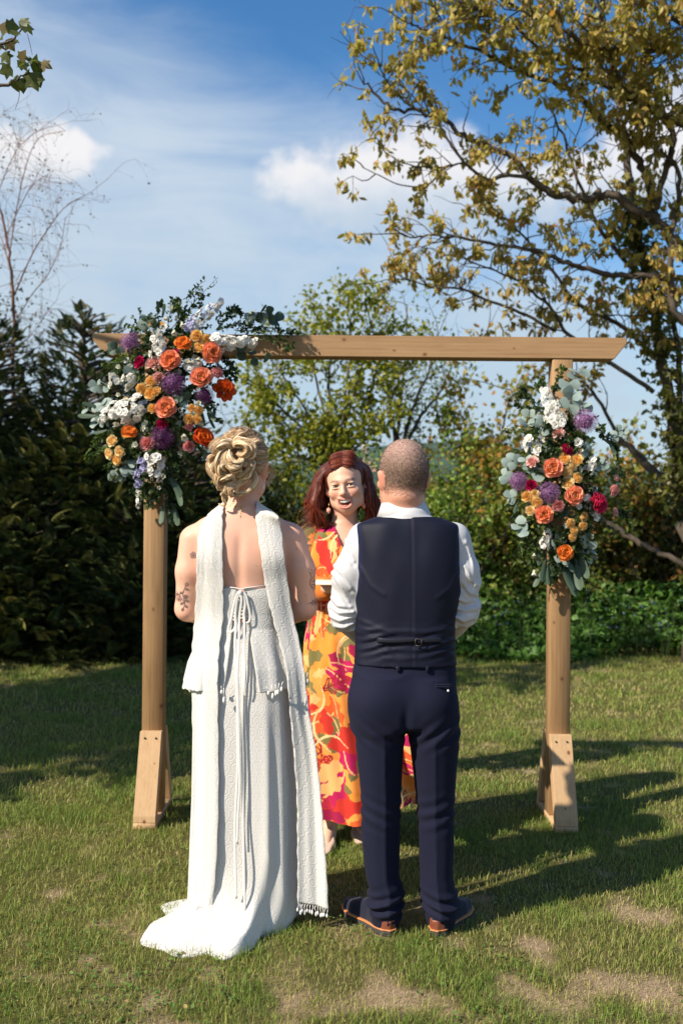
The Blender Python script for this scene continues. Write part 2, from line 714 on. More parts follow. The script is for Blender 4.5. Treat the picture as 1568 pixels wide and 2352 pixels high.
def wood(name, c0, c1, c2, along='X', knots=()):
    """sawn softwood: rings cut lengthwise, grain lines, a few knots"""
    m, t, b, out = new_mat(name)
    co = objco(t)
    mp = t.n('ShaderNodeMapping')
    sc = {'X': (0.6, 9, 9), 'Z': (9, 9, 0.6)}[along]
    mp.inputs['Scale'].default_value = sc
    t.link(co, mp.inputs[0])
    warp = t.noise(co, 3.0, 2)
    n1 = t.noise(mp.outputs[0], 4.5, 4, 0.55, 0.8)
    wv = t.n('ShaderNodeTexWave')
    wv.wave_type = 'BANDS'
    wv.bands_direction = 'Z' if along == 'X' else 'X'
    wv.inputs['Scale'].default_value = 1.9
    wv.inputs['Distortion'].default_value = 5.0
    wv.inputs['Detail'].default_value = 3
    wv.inputs['Detail Scale'].default_value = 0.8
    t.link(mp.outputs[0], wv.inputs['Vector'])
    mp2 = t.n('ShaderNodeMapping')
    mp2.inputs['Scale'].default_value = {'X': (4, 160, 160), 'Z': (160, 160, 4)}[along]
    t.link(co, mp2.inputs[0])
    fine = t.noise(mp2.outputs[0], 1.0, 3, 0.6)
    f = t.math('ADD', t.math('MULTIPLY', wv.outputs['Fac'], 0.08), t.math('MULTIPLY', n1, 0.62))
    f = t.math('ADD', f, t.math('MULTIPLY', fine, 0.34))
    c = t.ramp(f, [(0.2, c2), (0.5, c1), (0.85, c0)])
    for (kx, kz, kr) in knots:      # knots with a darker core and a ring of disturbed grain
        q = t.n('ShaderNodeVectorMath')
        q.operation = 'MULTIPLY'
        t.link(t.vmath('SUBTRACT', co, (kx, 0, kz)), q.inputs[0])
        q.inputs[1].default_value = (1, 0, 1.25) if along == 'X' else (1.25, 0, 1)
        d = t.math('ADD', t.vmath('LENGTH', q.outputs[0]), t.math('MULTIPLY', t.math('SUBTRACT', warp, .5), .008))
        c = t.mixc(t.maprange(d, kr * 2.2, kr * .9, 0.0, .45), c, c2)
        c = t.mixc(t.maprange(d, kr, kr * .55, 0.0, .85), c, (0.13, 0.05, 0.02))
    stain = t.noise(co, 2.2, 3)
    c = t.mixc(t.maprange(stain, 0.5, 0.75, 0.0, 0.35), c, c2)
    t.link(c, b.inputs['Base Color'])
    b.inputs['Roughness'].default_value = 0.62
    b.inputs['Specular IOR Level'].default_value = 0.25
    t.link(t.bump(t.math('ADD', fine, t.math('MULTIPLY', wv.outputs['Fac'], 0.12)), 0.18, 0.0015), b.inputs['Normal'])
    return m


M_WOOD_X = wood('timber_beam', (0.43, 0.275, 0.14), (0.34, 0.205, 0.10), (0.22, 0.125, 0.055), 'X', [(*tuple(P(790, 780, 5))[::2], .011), (*tuple(P(905, 805, 5))[::2], .007), (*tuple(P(975, 814, 5))[::2], .010), (*tuple(P(1180, 800, 5))[::2], .006), (*tuple(P(245, 785, 5))[::2], .008)])
M_WOOD_Z = wood('timber_post', (0.40, 0.25, 0.12), (0.30, 0.18, 0.083), (0.18, 0.10, 0.045), 'Z', [(*tuple(P(370, 1622, 5))[::2], .012), (*tuple(P(352, 1400, 5))[::2], .008), (*tuple(P(1290, 1560, 5))[::2], .009), (*tuple(P(1272, 1430, 5))[::2], .007)])
M_WOOD_F = wood('timber_foot', (0.57, 0.385, 0.215), (0.49, 0.32, 0.17), (0.38, 0.23, 0.11), 'Z', [(*tuple(P(334, 1884, 4.85))[::2], .009), (*tuple(P(1304, 1728, 4.95))[::2], .012), (*tuple(P(358, 1750, 4.95))[::2], .006), (*tuple(P(1292, 1850, 4.9))[::2], .005)])
M_SCREW = simple('screw', (0.08, 0.07, 0.06), 0.5, 0.5, metal=0.6)


# skin with painted-on natural variation (lips, brows, blush come from the colour layer)
def skin(name):
    m, t, b, out = new_mat(name)
    c = vcol(t)
    co = objco(t)
    n = t.noise(co, 22, 4, 0.6)
    n2 = t.noise(co, 220, 2, 0.5)
    c = t.mixc(t.maprange(n, 0.35, 0.7, 0.0, 0.28), c, t.mixc(1.0, c, (1.0, 0.80, 0.74, 1), 'MULTIPLY'))
    t.link(c, b.inputs['Base Color'])
    b.inputs['Roughness'].default_value = 0.5
    b.inputs['Specular IOR Level'].default_value = 0.35
    b.inputs['Subsurface Weight'].default_value = 0.25
    b.inputs['Subsurface Radius'].default_value = (0.012, 0.005, 0.003)
    b.inputs['Subsurface Scale'].default_value = 0.8
    t.link(t.bump(n2, 0.12, 0.001), b.inputs['Normal'])
    return m


M_SKIN = skin('skin')


def hair(name, rough=0.35, streak=90.0):
    """needs UV: u along the strand, v across"""
    m, t, b, out = new_mat(name)
    c = vcol(t)
    co = objco(t)
    n = t.noise(co, 60, 3, 0.6)
    c = t.mixc(t.maprange(n, 0.3, 0.7, 0.0, 0.4), c, t.mixc(1.0, c, (0.6, 0.52, 0.45, 1), 'MULTIPLY'))
    t.link(c, b.inputs['Base Color'])
    b.inputs['Roughness'].default_value = rough
    b.inputs['Specular IOR Level'].default_value = 0.45
    b.inputs['Anisotropic'].default_value = 0.4
    return m


M_HAIR = hair('hair', 0.42)
M_PEARL = simple('pearl', (0.85, 0.82, 0.76), 0.2, 0.6, 0.03)
M_GOLD = simple('gold_chain', (0.75, 0.5, 0.2), 0.3, 0.5, 0.03, metal=0.9)


def lace(name):
    """white crocheted lace: rings with six-petal rosettes in rows, small picots between; UV in metres"""
    m, t, b, out = new_mat(name)
    uv = t.n('ShaderNodeTexCoord').outputs['UV']
    cell = 0.0425
    sc = t.vmath('SCALE', uv, scale=1 / cell)
    wob = t.n('ShaderNodeTexNoise')
    wob.inputs['Scale'].default_value = 0.8
    t.link(sc, wob.inputs['Vector'])
    sc = t.vmath('ADD', sc, t.vmath('SCALE', t.vmath('SUBTRACT', wob.outputs['Color'], (0.5, 0.5, 0.5)), scale=0.07))
    s = t.n('ShaderNodeSeparateXYZ')
    t.link(sc, s.inputs[0])
    u, v = s.outputs[0], s.outputs[1]
    row = t.math('FLOOR', v)
    half = t.math('MULTIPLY', t.math('MODULO', t.math('ABSOLUTE', row), 2.0), 0.5)
    fu = t.math('SUBTRACT', t.math('FRACT', t.math('ADD', u, half)), 0.5)
    fv = t.math('SUBTRACT', t.math('FRACT', v), 0.5)
    r = t.math('SQRT', t.math('ADD', t.math('MULTIPLY', fu, fu), t.math('MULTIPLY', fv, fv)))
    th = t.math('ARCTAN2', fv, fu)
    ring = t.maprange(t.math('ABSOLUTE', t.math('SUBTRACT', r, 0.37)), 0.02, 0.10, 1.0, 0.0)
    pet = t.math('ADD', 0.17, t.math('MULTIPLY', t.math('COSINE', t.math('MULTIPLY', th, 6.0)), 0.075))
    flower = t.maprange(t.math('SUBTRACT', r, pet), -0.03, 0.05, 1.0, 0.0)
    eye = t.maprange(r, 0.03, 0.075, 1.0, 0.0)
    h = t.math('MAXIMUM', ring, t.math('SUBTRACT', flower, t.math('MULTIPLY', eye, 0.8)))
    corner = t.maprange(r, 0.5, 0.58, 0.0, 0.8)
    h = t.math('MAXIMUM', h, corner)
    knit = t.noise(uv, 420, 2, 0.6)
    h2 = t.math('ADD', h, t.math('MULTIPLY', knit, 1.3))
    c = t.mixc(h, (0.655, 0.635, 0.59), (0.755, 0.74, 0.695))  # holes coloured darker for the shade and lining behind them
    t.link(c, b.inputs['Base Color'])
    b.inputs['Roughness'].default_value = 0.85
    b.inputs['Specular IOR Level'].default_value = 0.15
    b.inputs['Sheen Weight'].default_value = 0.15
    t.link(t.bump(h2, 0.28, 0.0025), b.inputs['Normal'])
    tr = t.n('ShaderNodeBsdfTranslucent')
    tr.inputs[0].default_value = (0.8, 0.78, 0.72, 1)
    mx = t.n('ShaderNodeMixShader')
    mx.inputs[0].default_value = 0.14
    t.link(b.outputs[0], mx.inputs[1])
    t.link(tr.outputs[0], mx.inputs[2])
    t.link(mx.outputs[0], out.inputs[0])
    return m


M_LACE = lace('white_lace')
M_RIBBON = simple('white_ribbon', (0.70, 0.685, 0.645), 0.5, 0.3, 0.03, sheen=0.1)


def cloth(name, col, rough=0.8, spec=0.2, weave=900, bump=0.25, sheen=0.0, use_col=False, fold=None):
    m, t, b, out = new_mat(name)
    co = objco(t)
    n = t.noise(co, weave, 1, 0.5)
    big = t.noise(co, 6, 3)
    base = vcol(t) if use_col else None
    if use_col:
        c = t.mixc(t.maprange(n, 0.3, 0.7, 0.0, 0.15), base, t.mixc(1.0, base, (0.75, 0.75, 0.75, 1), 'MULTIPLY'))
    else:
        d = tuple(x * 0.78 for x in col)
        c = t.mixc(t.maprange(n, 0.3, 0.7), (*d, 1), (*col, 1))
    t.link(c, b.inputs['Base Color'])
    b.inputs['Roughness'].default_value = rough
    b.inputs['Specular IOR Level'].default_value = spec
    b.inputs['Sheen Weight'].default_value = sheen
    hh = n
    if fold:
        nf = t.noise(co, fold[0], 3, 0.5, 0.6)
        hh = t.math('ADD', t.math('MULTIPLY', n, 0.06), t.math('MULTIPLY', nf, fold[1]))
    t.link(t.bump(hh, bump, 0.004), b.inputs['Normal'])
    return m


M_SHIRT = cloth('white_shirt', (0.60, 0.595, 0.605), 0.7, 0.2, 700, 0.25, 0.05, fold=(14, 0.6))
M_NAVY = cloth('navy_wool', (0.0095, 0.0110, 0.028), 0.85, 0.15, 800, 0.3, 0.02, fold=(20, .4))
M_SATIN = cloth('dark_satin', (0.012, 0.013, 0.024), 0.5, 0.3, 900, 0.3, 0.0, fold=(11, 0.5))
M_PRINT = cloth('floral_print', (1, 1, 1), 0.75, 0.2, 700, 0.2, 0.05, use_col=True)
M_SUEDE = cloth('navy_suede', (0.012, 0.014, 0.03), 0.9, 0.1, 500, 0.3, 0.2)
M_TAN = simple('brown_leather', (0.19, 0.055, 0.028), 0.45, 0.4, 0.15, 60)
M_WELT = simple('tan_welt', (0.50, 0.20, 0.075), 0.5, 0.3, 0.1)
M_SOLE = simple('dark_sole', (0.05, 0.045, 0.04), 0.7, 0.2, 0.1)
M_NUDE = simple('nude_shoe', (0.62, 0.43, 0.33), 0.5, 0.3, 0.05)
M_INK = simple('tattoo_ink', (0.26, 0.185, 0.165), 0.6, 0.2, 0.2, 200)
M_TOOTH = simple('teeth', (0.83, 0.79, 0.70), 0.25, 0.5, 0.03)
M_MOUTH = simple('mouth_inside', (0.10, 0.018, 0.015), 0.5, 0.3, 0.1)
M_TONGUE = simple('tongue', (0.45, 0.14, 0.12), 0.35, 0.4, 0.1)
M_EYE = simple('eye', (0.75, 0.72, 0.69), 0.12, 0.6, 0.02, use_col=True)
M_PAPER = simple('cream_cover', (0.72, 0.65, 0.52), 0.6, 0.3, 0.04)
M_EARRING = simple('pink_earring', (0.75, 0.32, 0.24), 0.3, 0.4, 0.08)
M_STUFF = simple('coloured_matte', (1, 1, 1), 0.65, 0.25, 0.1, 120, use_col=True)
# ------------------------------------------------------------------ ground
def lawn_z(x, y):
    return 0.02 * (vnoise(x + 50, y + 50, 0.7, 11, 3) - 0.5)


def dryness(x, y):
    """0 lush .. 1 bare; patches of scorched, worn lawn, most of them at the front right"""
    n = vnoise(x + 30, y * 1.0 + 30, 7.0, 3, 5)
    big = vnoise(x + 30, y + 30, 0.6, 5, 3)
    front = np.clip((4.3 - y) / 1.3, 0, 1) * 0.14 + np.clip((x + 0.2) / 1.8, -0.7, 1) * np.clip((4.4 - y) / 1.2, 0, 1) * 0.13
    return np.clip((n * 0.8 + big * 0.2 + front - 0.628) * 4.6, 0, 1)


# fine sheet near the camera, coarse sheet to the horizon, joined in one mesh with growing rings
gx = np.concatenate([-np.geomspace(900, 7, 26), np.linspace(-6.5, -2.6, 40)[:-1], np.linspace(-2.6, 2.6, 174), np.linspace(2.6, 6.5, 40)[1:], np.geomspace(7, 900, 26)])
gy = np.concatenate([-np.geomspace(600, 6, 16), np.linspace(-5, 2.4, 20), np.linspace(2.5, 6, 118)[:-1], np.linspace(6, 13, 130), np.geomspace(13.4, 1500, 26)])
GX, GY = np.meshgrid(gx, gy)
GZ = lawn_z(GX, GY) * np.exp(-np.clip((np.hypot(GX, GY - 5) - 8) / 8, 0, 5))
near = np.stack([GX, GY, GZ], -1).reshape(-1, 3)
dry = dryness(GX, GY).reshape(-1, 1)
green = np.array([[0.150, 0.142, 0.050]])
straw = np.array([[0.50, 0.37, 0.24]])
fargreen = np.array([[0.05, 0.085, 0.025]])
far = np.clip((np.hypot(GX, GY) - 20) / 40, 0, 1).reshape(-1, 1)
gc = (green * (1 - dry) + straw * dry) * (1 - far) + fargreen * far
m, t, b, out = new_mat('lawn_soil')
c = vcol(t)
co = objco(t)
n1 = t.noise(co, 60, 5, 0.7)
n2 = t.noise(co, 8, 4, 0.6)
c = t.mixc(t.maprange(n1, 0.3, 0.7, 0.0, 0.55), c, t.mixc(1.0, c, (0.5, 0.45, 0.36, 1), 'MULTIPLY'))
c = t.mixc(t.maprange(n2, 0.45, 0.7, 0.0, 0.35), c, (0.16, 0.125, 0.06))
t.link(c, b.inputs['Base Color'])
b.inputs['Roughness'].default_value = 0.95
b.inputs['Specular IOR Level'].default_value = 0.1
t.link(t.bump(t.math('ADD', n1, t.noise(co, 260, 3, 0.7)), 0.9, 0.012), b.inputs['Normal'])
M_LAWN = m
ground = link_mesh('ground', np_mesh('ground', near, grid_quads(len(gx), len(gy)), None, True, gc), None, M_LAWN)
ground['kind'] = 'structure'


def blades(x, y, h, w, seed, colour):
    """triangular grass blades, two segments each, bent over"""
    r = np.random.default_rng(seed)
    n = len(x)
    z = lawn_z(x, y)
    a = r.uniform(0, 2 * PI, n)
    lean = np.where(r.random(n) < 0.14, r.uniform(1.0, 1.45, n), r.uniform(0.15, 0.95, n))
    la = r.uniform(0, 2 * PI, n)
    lx, ly = np.cos(la) * lean, np.sin(la) * lean
    wx, wy = np.cos(a) * w / 2, np.sin(a) * w / 2
    V = np.empty((n, 5, 3), np.float32)
    V[:, 0] = np.stack([x - wx, y - wy, z - 0.004], -1)
    V[:, 1] = np.stack([x + wx, y + wy, z - 0.004], -1)
    mx, my, mz = x + lx * h * 0.35, y + ly * h * 0.35, z + h * np.clip(0.68 - 0.25 * lean, 0.25, 0.6)
    V[:, 2] = np.stack([mx + wx * 0.8, my + wy * 0.8, mz], -1)
    V[:, 3] = np.stack([mx - wx * 0.8, my - wy * 0.8, mz], -1)
    V[:, 4] = np.stack([x + lx * h, y + ly * h, z + np.maximum(h * (1 - 0.45 * lean ** 2), 0.006)], -1)
    i = np.arange(n)[:, None] * 5
    Q = i + np.array([[0, 1, 2, 3]])
    T = i + np.array([[3, 2, 4]])
    C = np.repeat(colour, 5, axis=0)
    return V.reshape(-1, 3), Q, T, C


def under_things(x, y):
    """grass that is pressed flat under the train and the shoes"""
    poly = np.array([(390, 2112), (356, 2132), (338, 2151), (342, 2171), (374, 2188), (419, 2198), (462, 2196), (484, 2194), (512, 2206), (561, 2194), (592, 2176), (600, 2155), (640, 2145), (662, 2137), (683, 2110), (640, 2085), (480, 2085)], float)
    Yp = FPX * CAM_H / (poly[:, 1] - 1176)
    Xp = (poly[:, 0] - 784) / FPX * Yp
    ins = np.zeros(len(x), bool)
    for i in range(len(Xp)):
        x1, y1, x2, y2 = Xp[i], Yp[i], Xp[i - 1], Yp[i - 1]
        c_ = ((y1 > y) != (y2 > y)) & (x < (x2 - x1) * (y - y1) / (y2 - y1 + 1e-12) + x1)
        ins ^= c_
    for hx, hy, s in ((xx0(902, 3.64), 3.65, -1), (xx0(1012, 3.64), 3.65, 1)):
        a = -s * math.radians(31)
        u, v = x - hx, y - hy
        lx, ly = u * math.cos(a) + v * math.sin(a), -u * math.sin(a) + v * math.cos(a)
        ins |= (np.abs(lx) < .042) & (ly > -.015) & (ly < .28)
    return ins


def xx0(x, Y):
    return (x - 784) / FPX * Y


def lawn_blades():
    bag = Bag()
    for (y0, y1, per, hh, ww, seed) in ((2.75, 3.9, 15000, 0.029, 0.0023, 1), (3.9, 5.2, 9500, 0.031, 0.0029, 2), (5.2, 7.5, 4200, 0.035, 0.0042, 3), (7.5, 11.6, 1700, 0.042, 0.0065, 4)):
        r = np.random.default_rng(seed)
        wmax = 0.37 * y1 + 0.25
        n = int(per * (y1 - y0) * 2 * wmax)
        y = r.uniform(y0, y1, n)
        x = r.uniform(-wmax, wmax, n)
        k = np.abs(x) < 0.37 * y + 0.25
        x, y = x[k], y[k]
        d = dryness(x, y)
        tuft = vnoise(x + 20, y + 20, 3.4, 9, 3)
        out = ~under_things(x, y)
        x, y, d, tuft = x[out], y[out], d[out], tuft[out]
        keep = r.random(len(x)) < np.clip(1.08 - d * 0.40, 0.5, 1) * np.clip(0.45 + tuft * 1.1, 0.3, 1)
        x, y, d, tuft = x[keep], y[keep], d[keep], tuft[keep]
        n = len(x)
        h = hh * r.uniform(0.45, 1.25, n) * (0.35 + 1.4 * tuft) * (1 - 0.45 * d)
        long = r.random(n) < 0.012
        h = np.where(long, h * 1.9, h)
        mix = np.clip(r.normal(0.27 + 0.50 * d + 1.0 * (0.5 - tuft), 0.22, n), 0, 1)[:, None]
        g = np.array([[0.165, 0.255, 0.044]]) * r.uniform(0.65, 1.3, (n, 1))
        o = np.array([[0.355, 0.340, 0.095]]) * r.uniform(0.7, 1.2, (n, 1))
        s = np.array([[0.58, 0.47, 0.26]]) * r.uniform(0.7, 1.15, (n, 1))
        c = np.where(mix < 0.5, g * (1 - mix * 2) + o * mix * 2, o * (2 - mix * 2) + s * (mix * 2 - 1))
        bag.add(*blades(x, y, h, ww * r.uniform(0.7, 1.2, n), seed + 40, c))
    # clover and daisy-leaf weeds lying in the turf
    r = np.random.default_rng(77)
    n = 9000
    y = 2.75 + 5.0 * r.random(n) ** 1.6
    x = r.uniform(-1, 1, n) * (0.37 * y + .2)
    k = (vnoise(x + 60, y + 60, 2.2, 55, 3) > .52) & ~under_things(x, y)
    x, y = x[k], y[k]
    ax = r.normal(size=(len(x), 3)) * np.array([1, 1, .15]) + np.array([0, 0, .2])
    leaves(bag, np.stack([x, y, lawn_z(x, y) + .006 + .012 * r.random(len(x))], -1), ax, .016 * r.uniform(.6, 1.4, len(x)), tint(r, len(x), [(0.10, 0.19, 0.04), (0.15, 0.23, 0.05), (0.30, 0.22, 0.09)], [4, 3, 1]), LEAF_OVAL, 5, np.tile([0, 0, 1.0], (len(x), 1)) + r.normal(size=(len(x), 3)) * .3)
    o = link_mesh('grass', bag.mesh('grass', False), None, M_GRASS)
    o['kind'] = 'stuff'
    o['label'] = 'short worn lawn grass with dry straw patches'
    o['category'] = 'grass'



# far wooded hill and field line beyond the garden
hx = np.linspace(-500, 500, 160)
prof = 20 + 6 * np.sin(hx * 0.011 + 1.0) + 5 * np.sin(hx * 0.031 + 0.3) + 2.5 * (vnoise(hx + 900, hx * 0 + 5, 0.08, 4, 3))
rows = []
for k, (yy, f) in enumerate(((330, -0.1), (360, 0.35), (390, 0.75), (430, 1.0), (520, 0.9), (600, -0.1))):
    rows.append(np.stack([hx * (yy / 400), np.full_like(hx, yy), prof * f], -1))
m, t, b, out = new_mat('far_hill')
n = t.noise(objco(t), 0.05, 6, 0.7)
t.link(t.ramp(n, [(0.35, (0.018, 0.045, 0.034)), (0.65, (0.045, 0.085, 0.05))]), b.inputs['Base Color'])
b.inputs['Roughness'].default_value = 1
hill = link_mesh('hill', np_mesh('hill', np.concatenate(rows), grid_quads(160, 6)), None, m)
hill['kind'] = 'structure'


# ------------------------------------------------------------------ foliage
def norm(v):
    return v / (np.linalg.norm(v, axis=-1, keepdims=True) + 1e-9)


LEAF_OVAL = (np.array([(0, 0, 0), (-.30, .35, .10), (0, .42, 0), (.30, .35, .10), (-.22, .72, .04), (.22, .72, .04), (0, 1, -.16)], np.float32),
             [(0, 2, 1), (0, 3, 2), (1, 2, 4), (2, 3, 5), (2, 6, 4), (2, 5, 6)])
LEAF_LOBED = (np.array([(0, 0, 0), (-.50, .14, .02), (-.38, .32, .05), (-.60, .60, -.08), (-.30, .66, .04), (0, 1.02, -.20), (.30, .66, .04), (.60, .60, -.08), (.38, .32, .05), (.50, .14, .02), (0, .45, 0)], np.float32),
              [(10, i, (i + 1)) for i in range(1, 9)] + [(10, 9, 0), (10, 0, 1)])
LEAF_TASSEL = (np.array([(0, 0, 0), (-.16, .3, .05), (.16, .3, .05), (-.2, .65, -.05), (.2, .65, -.05), (0, 1, 0), (0, .5, .14)], np.float32),
               [(0, 6, 1), (0, 2, 6), (1, 6, 3), (6, 2, 4), (6, 5, 3), (6, 4, 5)])
LEAF_QUAD = (np.array([(0, 0, 0), (-.3, .45, .08), (.3, .45, .08), (0, 1, -.1)], np.float32), [(0, 2, 1), (1, 2, 3)])


def leaves(bag, pos, axis_, size, col, tmpl=LEAF_OVAL, seed=0, roll=None):
    """one leaf per row: base at pos, growing along axis_, random roll"""
    r = np.random.default_rng(seed)
    V0, F0 = tmpl
    n = len(pos)
    y = norm(axis_)
    ref = r.normal(size=(n, 3)) if roll is None else roll
    x = norm(np.cross(y, ref))
    z = np.cross(x, y)
    s = np.broadcast_to(size, (n,))[:, None, None]
    V = pos[:, None, :] + s * (V0[None, :, 0:1] * x[:, None] + V0[None, :, 1:2] * y[:, None] + V0[None, :, 2:3] * z[:, None])
    k = len(V0)
    T = (np.arange(n)[:, None, None] * k + np.array(F0)[None]).reshape(-1, 3)
    bag.add(V.reshape(-1, 3), None, T, np.repeat(np.broadcast_to(col, (n, 3)), k, axis=0))


def tint(r, n, cols, wts, jit=0.25):
    cols = np.array(cols)
    i = r.choice(len(cols), n, p=np.array(wts) / sum(wts))
    return cols[i] * r.uniform(1 - jit, 1 + jit, (n, 1))


def walk(r, p, d, L, n, wander=0.25, grav=0.0):
    """a wandering twig; returns points"""
    pts = [np.array(p, float)]
    d = np.array(d, float)
    d /= np.linalg.norm(d)
    for i in range(n):
        d = d + r.normal(size=3) * wander
        d[2] += grav
        d /= np.linalg.norm(d)
        pts.append(pts[-1] + d * L / n)
    return np.array(pts)


class Tree:
    """collects trunk wood and leaf anchor points"""
    def __init__(self, seed):
        self.r = np.random.default_rng(seed)
        self.wood = Bag()
        self.tips = []

    def limb(self, pts, r0, r1, k=7, n=None):
        pts = np.asarray(pts, float)
        sp = spline(pts, n or max(6, len(pts) * 4))
        j = self.r.normal(size=sp.shape) * r0 * 0.22
        j[0] = j[-1] = 0
        sp = sp + j
        tube(self.wood, sp, np.linspace(r0, r1, len(sp)), k)
        return sp

    def twigs(self, sp, count, L, r0, spread=1.0, up=0.2, grav=0.0, sub=2, start=0.15, leaf_from=0.3, outward=None, tip=True):
        r = self.r
        for i in range(count):
            f = r.uniform(start, 1.0) if i or not tip else 1.0
            a = sp[int(f * (len(sp) - 1))]
            td = sp[min(len(sp) - 1, int(f * (len(sp) - 1)) + 1)] - sp[max(0, int(f * (len(sp) - 1)) - 1)]
            td = td / (np.linalg.norm(td) + 1e-9)
            d = td * 0.7 + r.normal(size=3) * spread * 0.7 + np.array([0, 0, up])
            if outward is not None:
                d = d + outward
            l = L * r.uniform(0.5, 1.2)
            w_ = walk(r, a, d, l, 5, 0.22, grav)
            tube(self.wood, w_, np.linspace(r0, r0 * 0.35, 6), 4, cap=False)
            for q in range(int(6 * leaf_from), 6):
                self.tips.append(w_[q])
            for s in range(sub):
                q = r.integers(2, 6)
                d2 = (w_[q] - w_[q - 1])
                d2 = d2 / np.linalg.norm(d2) + r.normal(size=3) * 0.75
                w2 = walk(r, w_[q], d2, l * r.uniform(0.35, 0.7), 4, 0.25, grav)
                tube(self.wood, w2, np.linspace(r0 * 0.5, r0 * 0.22, 5), 3, cap=False)
                self.tips += list(w2[2:])

    def place(self, name, label, cat, base, group=None, bark_=None, crown=None, leaf=None):
        root = empty(name, base, label, cat, group)
        link_mesh('trunk', self.wood.mesh('trunk'), root, bark_ or M_BARK)
        if crown is not None:
            link_mesh('crown', crown.mesh('crown', False), root, leaf or M_LEAF)
        return root


def around(r, tips, per, rad, flat=1.0):
    tips = np.asarray(tips)
    n = len(tips) * per
    p = np.repeat(tips, per, axis=0)
    o = r.normal(size=(n, 3)) * rad
    o[:, 2] *= flat
    return p + o


lawn_blades()


# --- dark conifers on the left: fans of drooping, comb-like sprays
def spray_template():
    V, T = [], []
    n = 11
    def add(v, t):
        o = len(V)
        V.extend(v)
        T.extend([tuple(a + o for a in f) for f in t])
    for i in range(n):
        f = i / (n - 1)
        y = f
        z = 0.18 * f - 0.42 * f * f
        for s in (-1, 1):
            L = (0.40 * (1 - f) ** 0.7 + 0.07) * (0.85 if i % 2 else 1.0)
            w = 0.045
            b = np.array([0, y, z])
            tip = b + np.array([s * L * 0.78, L * 0.55, -L * 0.38])
            mid = (b + tip) / 2 + np.array([0, 0, 0.02])
            add([b + (0, -w * .6, 0), b + (0, w * .6, 0), mid + (s * .0, -w, -.03), mid + (0, w, .01), tip], [(0, 2, 1), (1, 2, 3), (2, 4, 3)])
    add([(-.015, 0, 0), (.015, 0, 0), (0, 1.08, -.27)], [(0, 1, 2)])
    return np.array(V, np.float32), T


SPRAY = spray_template()


def conifer(cx, cy, h, rad, seed, label, count, base_w=0.75, cols=None):
    r = np.random.default_rng(seed)
    bag = Bag()
    t = Tree(seed)
    t.limb([(cx, cy, -0.05), (cx + r.normal() * .05, cy, h * 0.5), (cx, cy, h * 0.97)], 0.10, 0.012)
    def R(z):
        f = np.clip(z / h, 0, 1)
        return rad * np.where(f < 0.22, base_w + (1 - base_w) * f / 0.22, np.clip(1 - ((f - 0.22) / 0.78), 0, 1) ** 0.58)
    n = int(count * 1.25)
    z = h * (1 - (1 - r.random(n)) ** 0.8) * 0.985
    a = r.uniform(0, 2 * PI, n)
    lump = 1 + 0.22 * np.sin(a * 3 + z * 2.3 + seed) + 0.14 * np.sin(a * 5 - z * 4.1)
    keepz = r.random(n) < np.clip(1.25 - z / h, 0.2, 1)
    z = np.where(keepz, z, z * 0.6)
    rr = R(z) * lump * np.clip(r.normal(0.80, 0.17, n), 0.2, 1.1)
    pos = np.stack([cx + np.cos(a) * rr, cy + np.sin(a) * rr, z], -1)
    outd = np.stack([np.cos(a), np.sin(a), np.full(n, 0.35) + 0.75 * (z / h) ** 2], -1) + r.normal(size=(n, 3)) * 0.33
    size = r.uniform(0.16, 0.34, n) * (1 - 0.55 * z / h)
    cols = cols or [(0.030, 0.048, 0.017), (0.055, 0.075, 0.024), (0.12, 0.12, 0.034), (0.16, 0.14, 0.044)]
    c = tint(r, n, cols, [5, 5, 2, 0.8], 0.3)
    roll = np.tile([0, 0, 1.0], (n, 1)) + r.normal(size=(n, 3)) * 0.25
    # leaves() takes roll as the reference so that the fan's face looks up
    yv = norm(outd)
    xv = norm(np.cross(yv, roll))
    zv = np.cross(xv, yv)
    V0, F0 = SPRAY
    V = pos[:, None] + size[:, None, None] * (V0[None, :, 0:1] * xv[:, None] + V0[None, :, 1:2] * yv[:, None] + V0[None, :, 2:3] * zv[:, None])
    T = (np.arange(n)[:, None, None] * len(V0) + np.array(F0)[None]).reshape(-1, 3)
    bag.add(V.reshape(-1, 3), None, T, np.repeat(c, len(V0), axis=0))
    # dark inner twigs so that no light comes straight through
    nb = 260
    zb = r.uniform(0.05, 0.93, nb) * h
    ab = r.uniform(0, 2 * PI, nb)
    for k in range(nb):
        e = np.array([cx + math.cos(ab[k]) * R(zb[k]) * .85, cy + math.sin(ab[k]) * R(zb[k]) * .85, zb[k] + 0.12])
        tube(t.wood, [(cx, cy, zb[k]), (np.array([cx, cy, zb[k]]) + e) / 2 + (0, 0, .03), e], [0.02, 0.012, 0.004], 4, cap=False)
    t.place('conifer', label, 'conifer', (cx, cy, 0), 'dark conifers along the left of the lawn', None, bag, M_CONIFER)


CON = [(-2.95, 11.4, 3.95, 1.15, 'tallest dark conifer with a pointed top behind the left end of the beam'),
       (-2.40, 11.9, 3.75, 0.85, 'dark conifer with a feathery leaning top just above the left beam end'),
       (-3.95, 11.3, 3.75, 1.30, 'broad dark conifer at the left edge of the photo beside the birch'),
       (-1.80, 11.3, 2.75, 0.95, 'lower dark conifer behind the left post and the bride'),
       (-5.3, 11.5, 4.1, 1.35, 'dark conifer mostly outside the left edge of the photo'),
       (-3.35, 10.75, 1.95, 0.95, 'short bushy conifer at the foot of the tall ones'),
       (-2.2, 10.8, 1.7, 0.8, 'short bushy conifer just left of the left post')]
for i, (x, y, h, rd, lab) in enumerate(CON):
    conifer(x, y, h, rd, 100 + i, lab, int(900 + 1250 * h * rd * 0.42), 0.85)


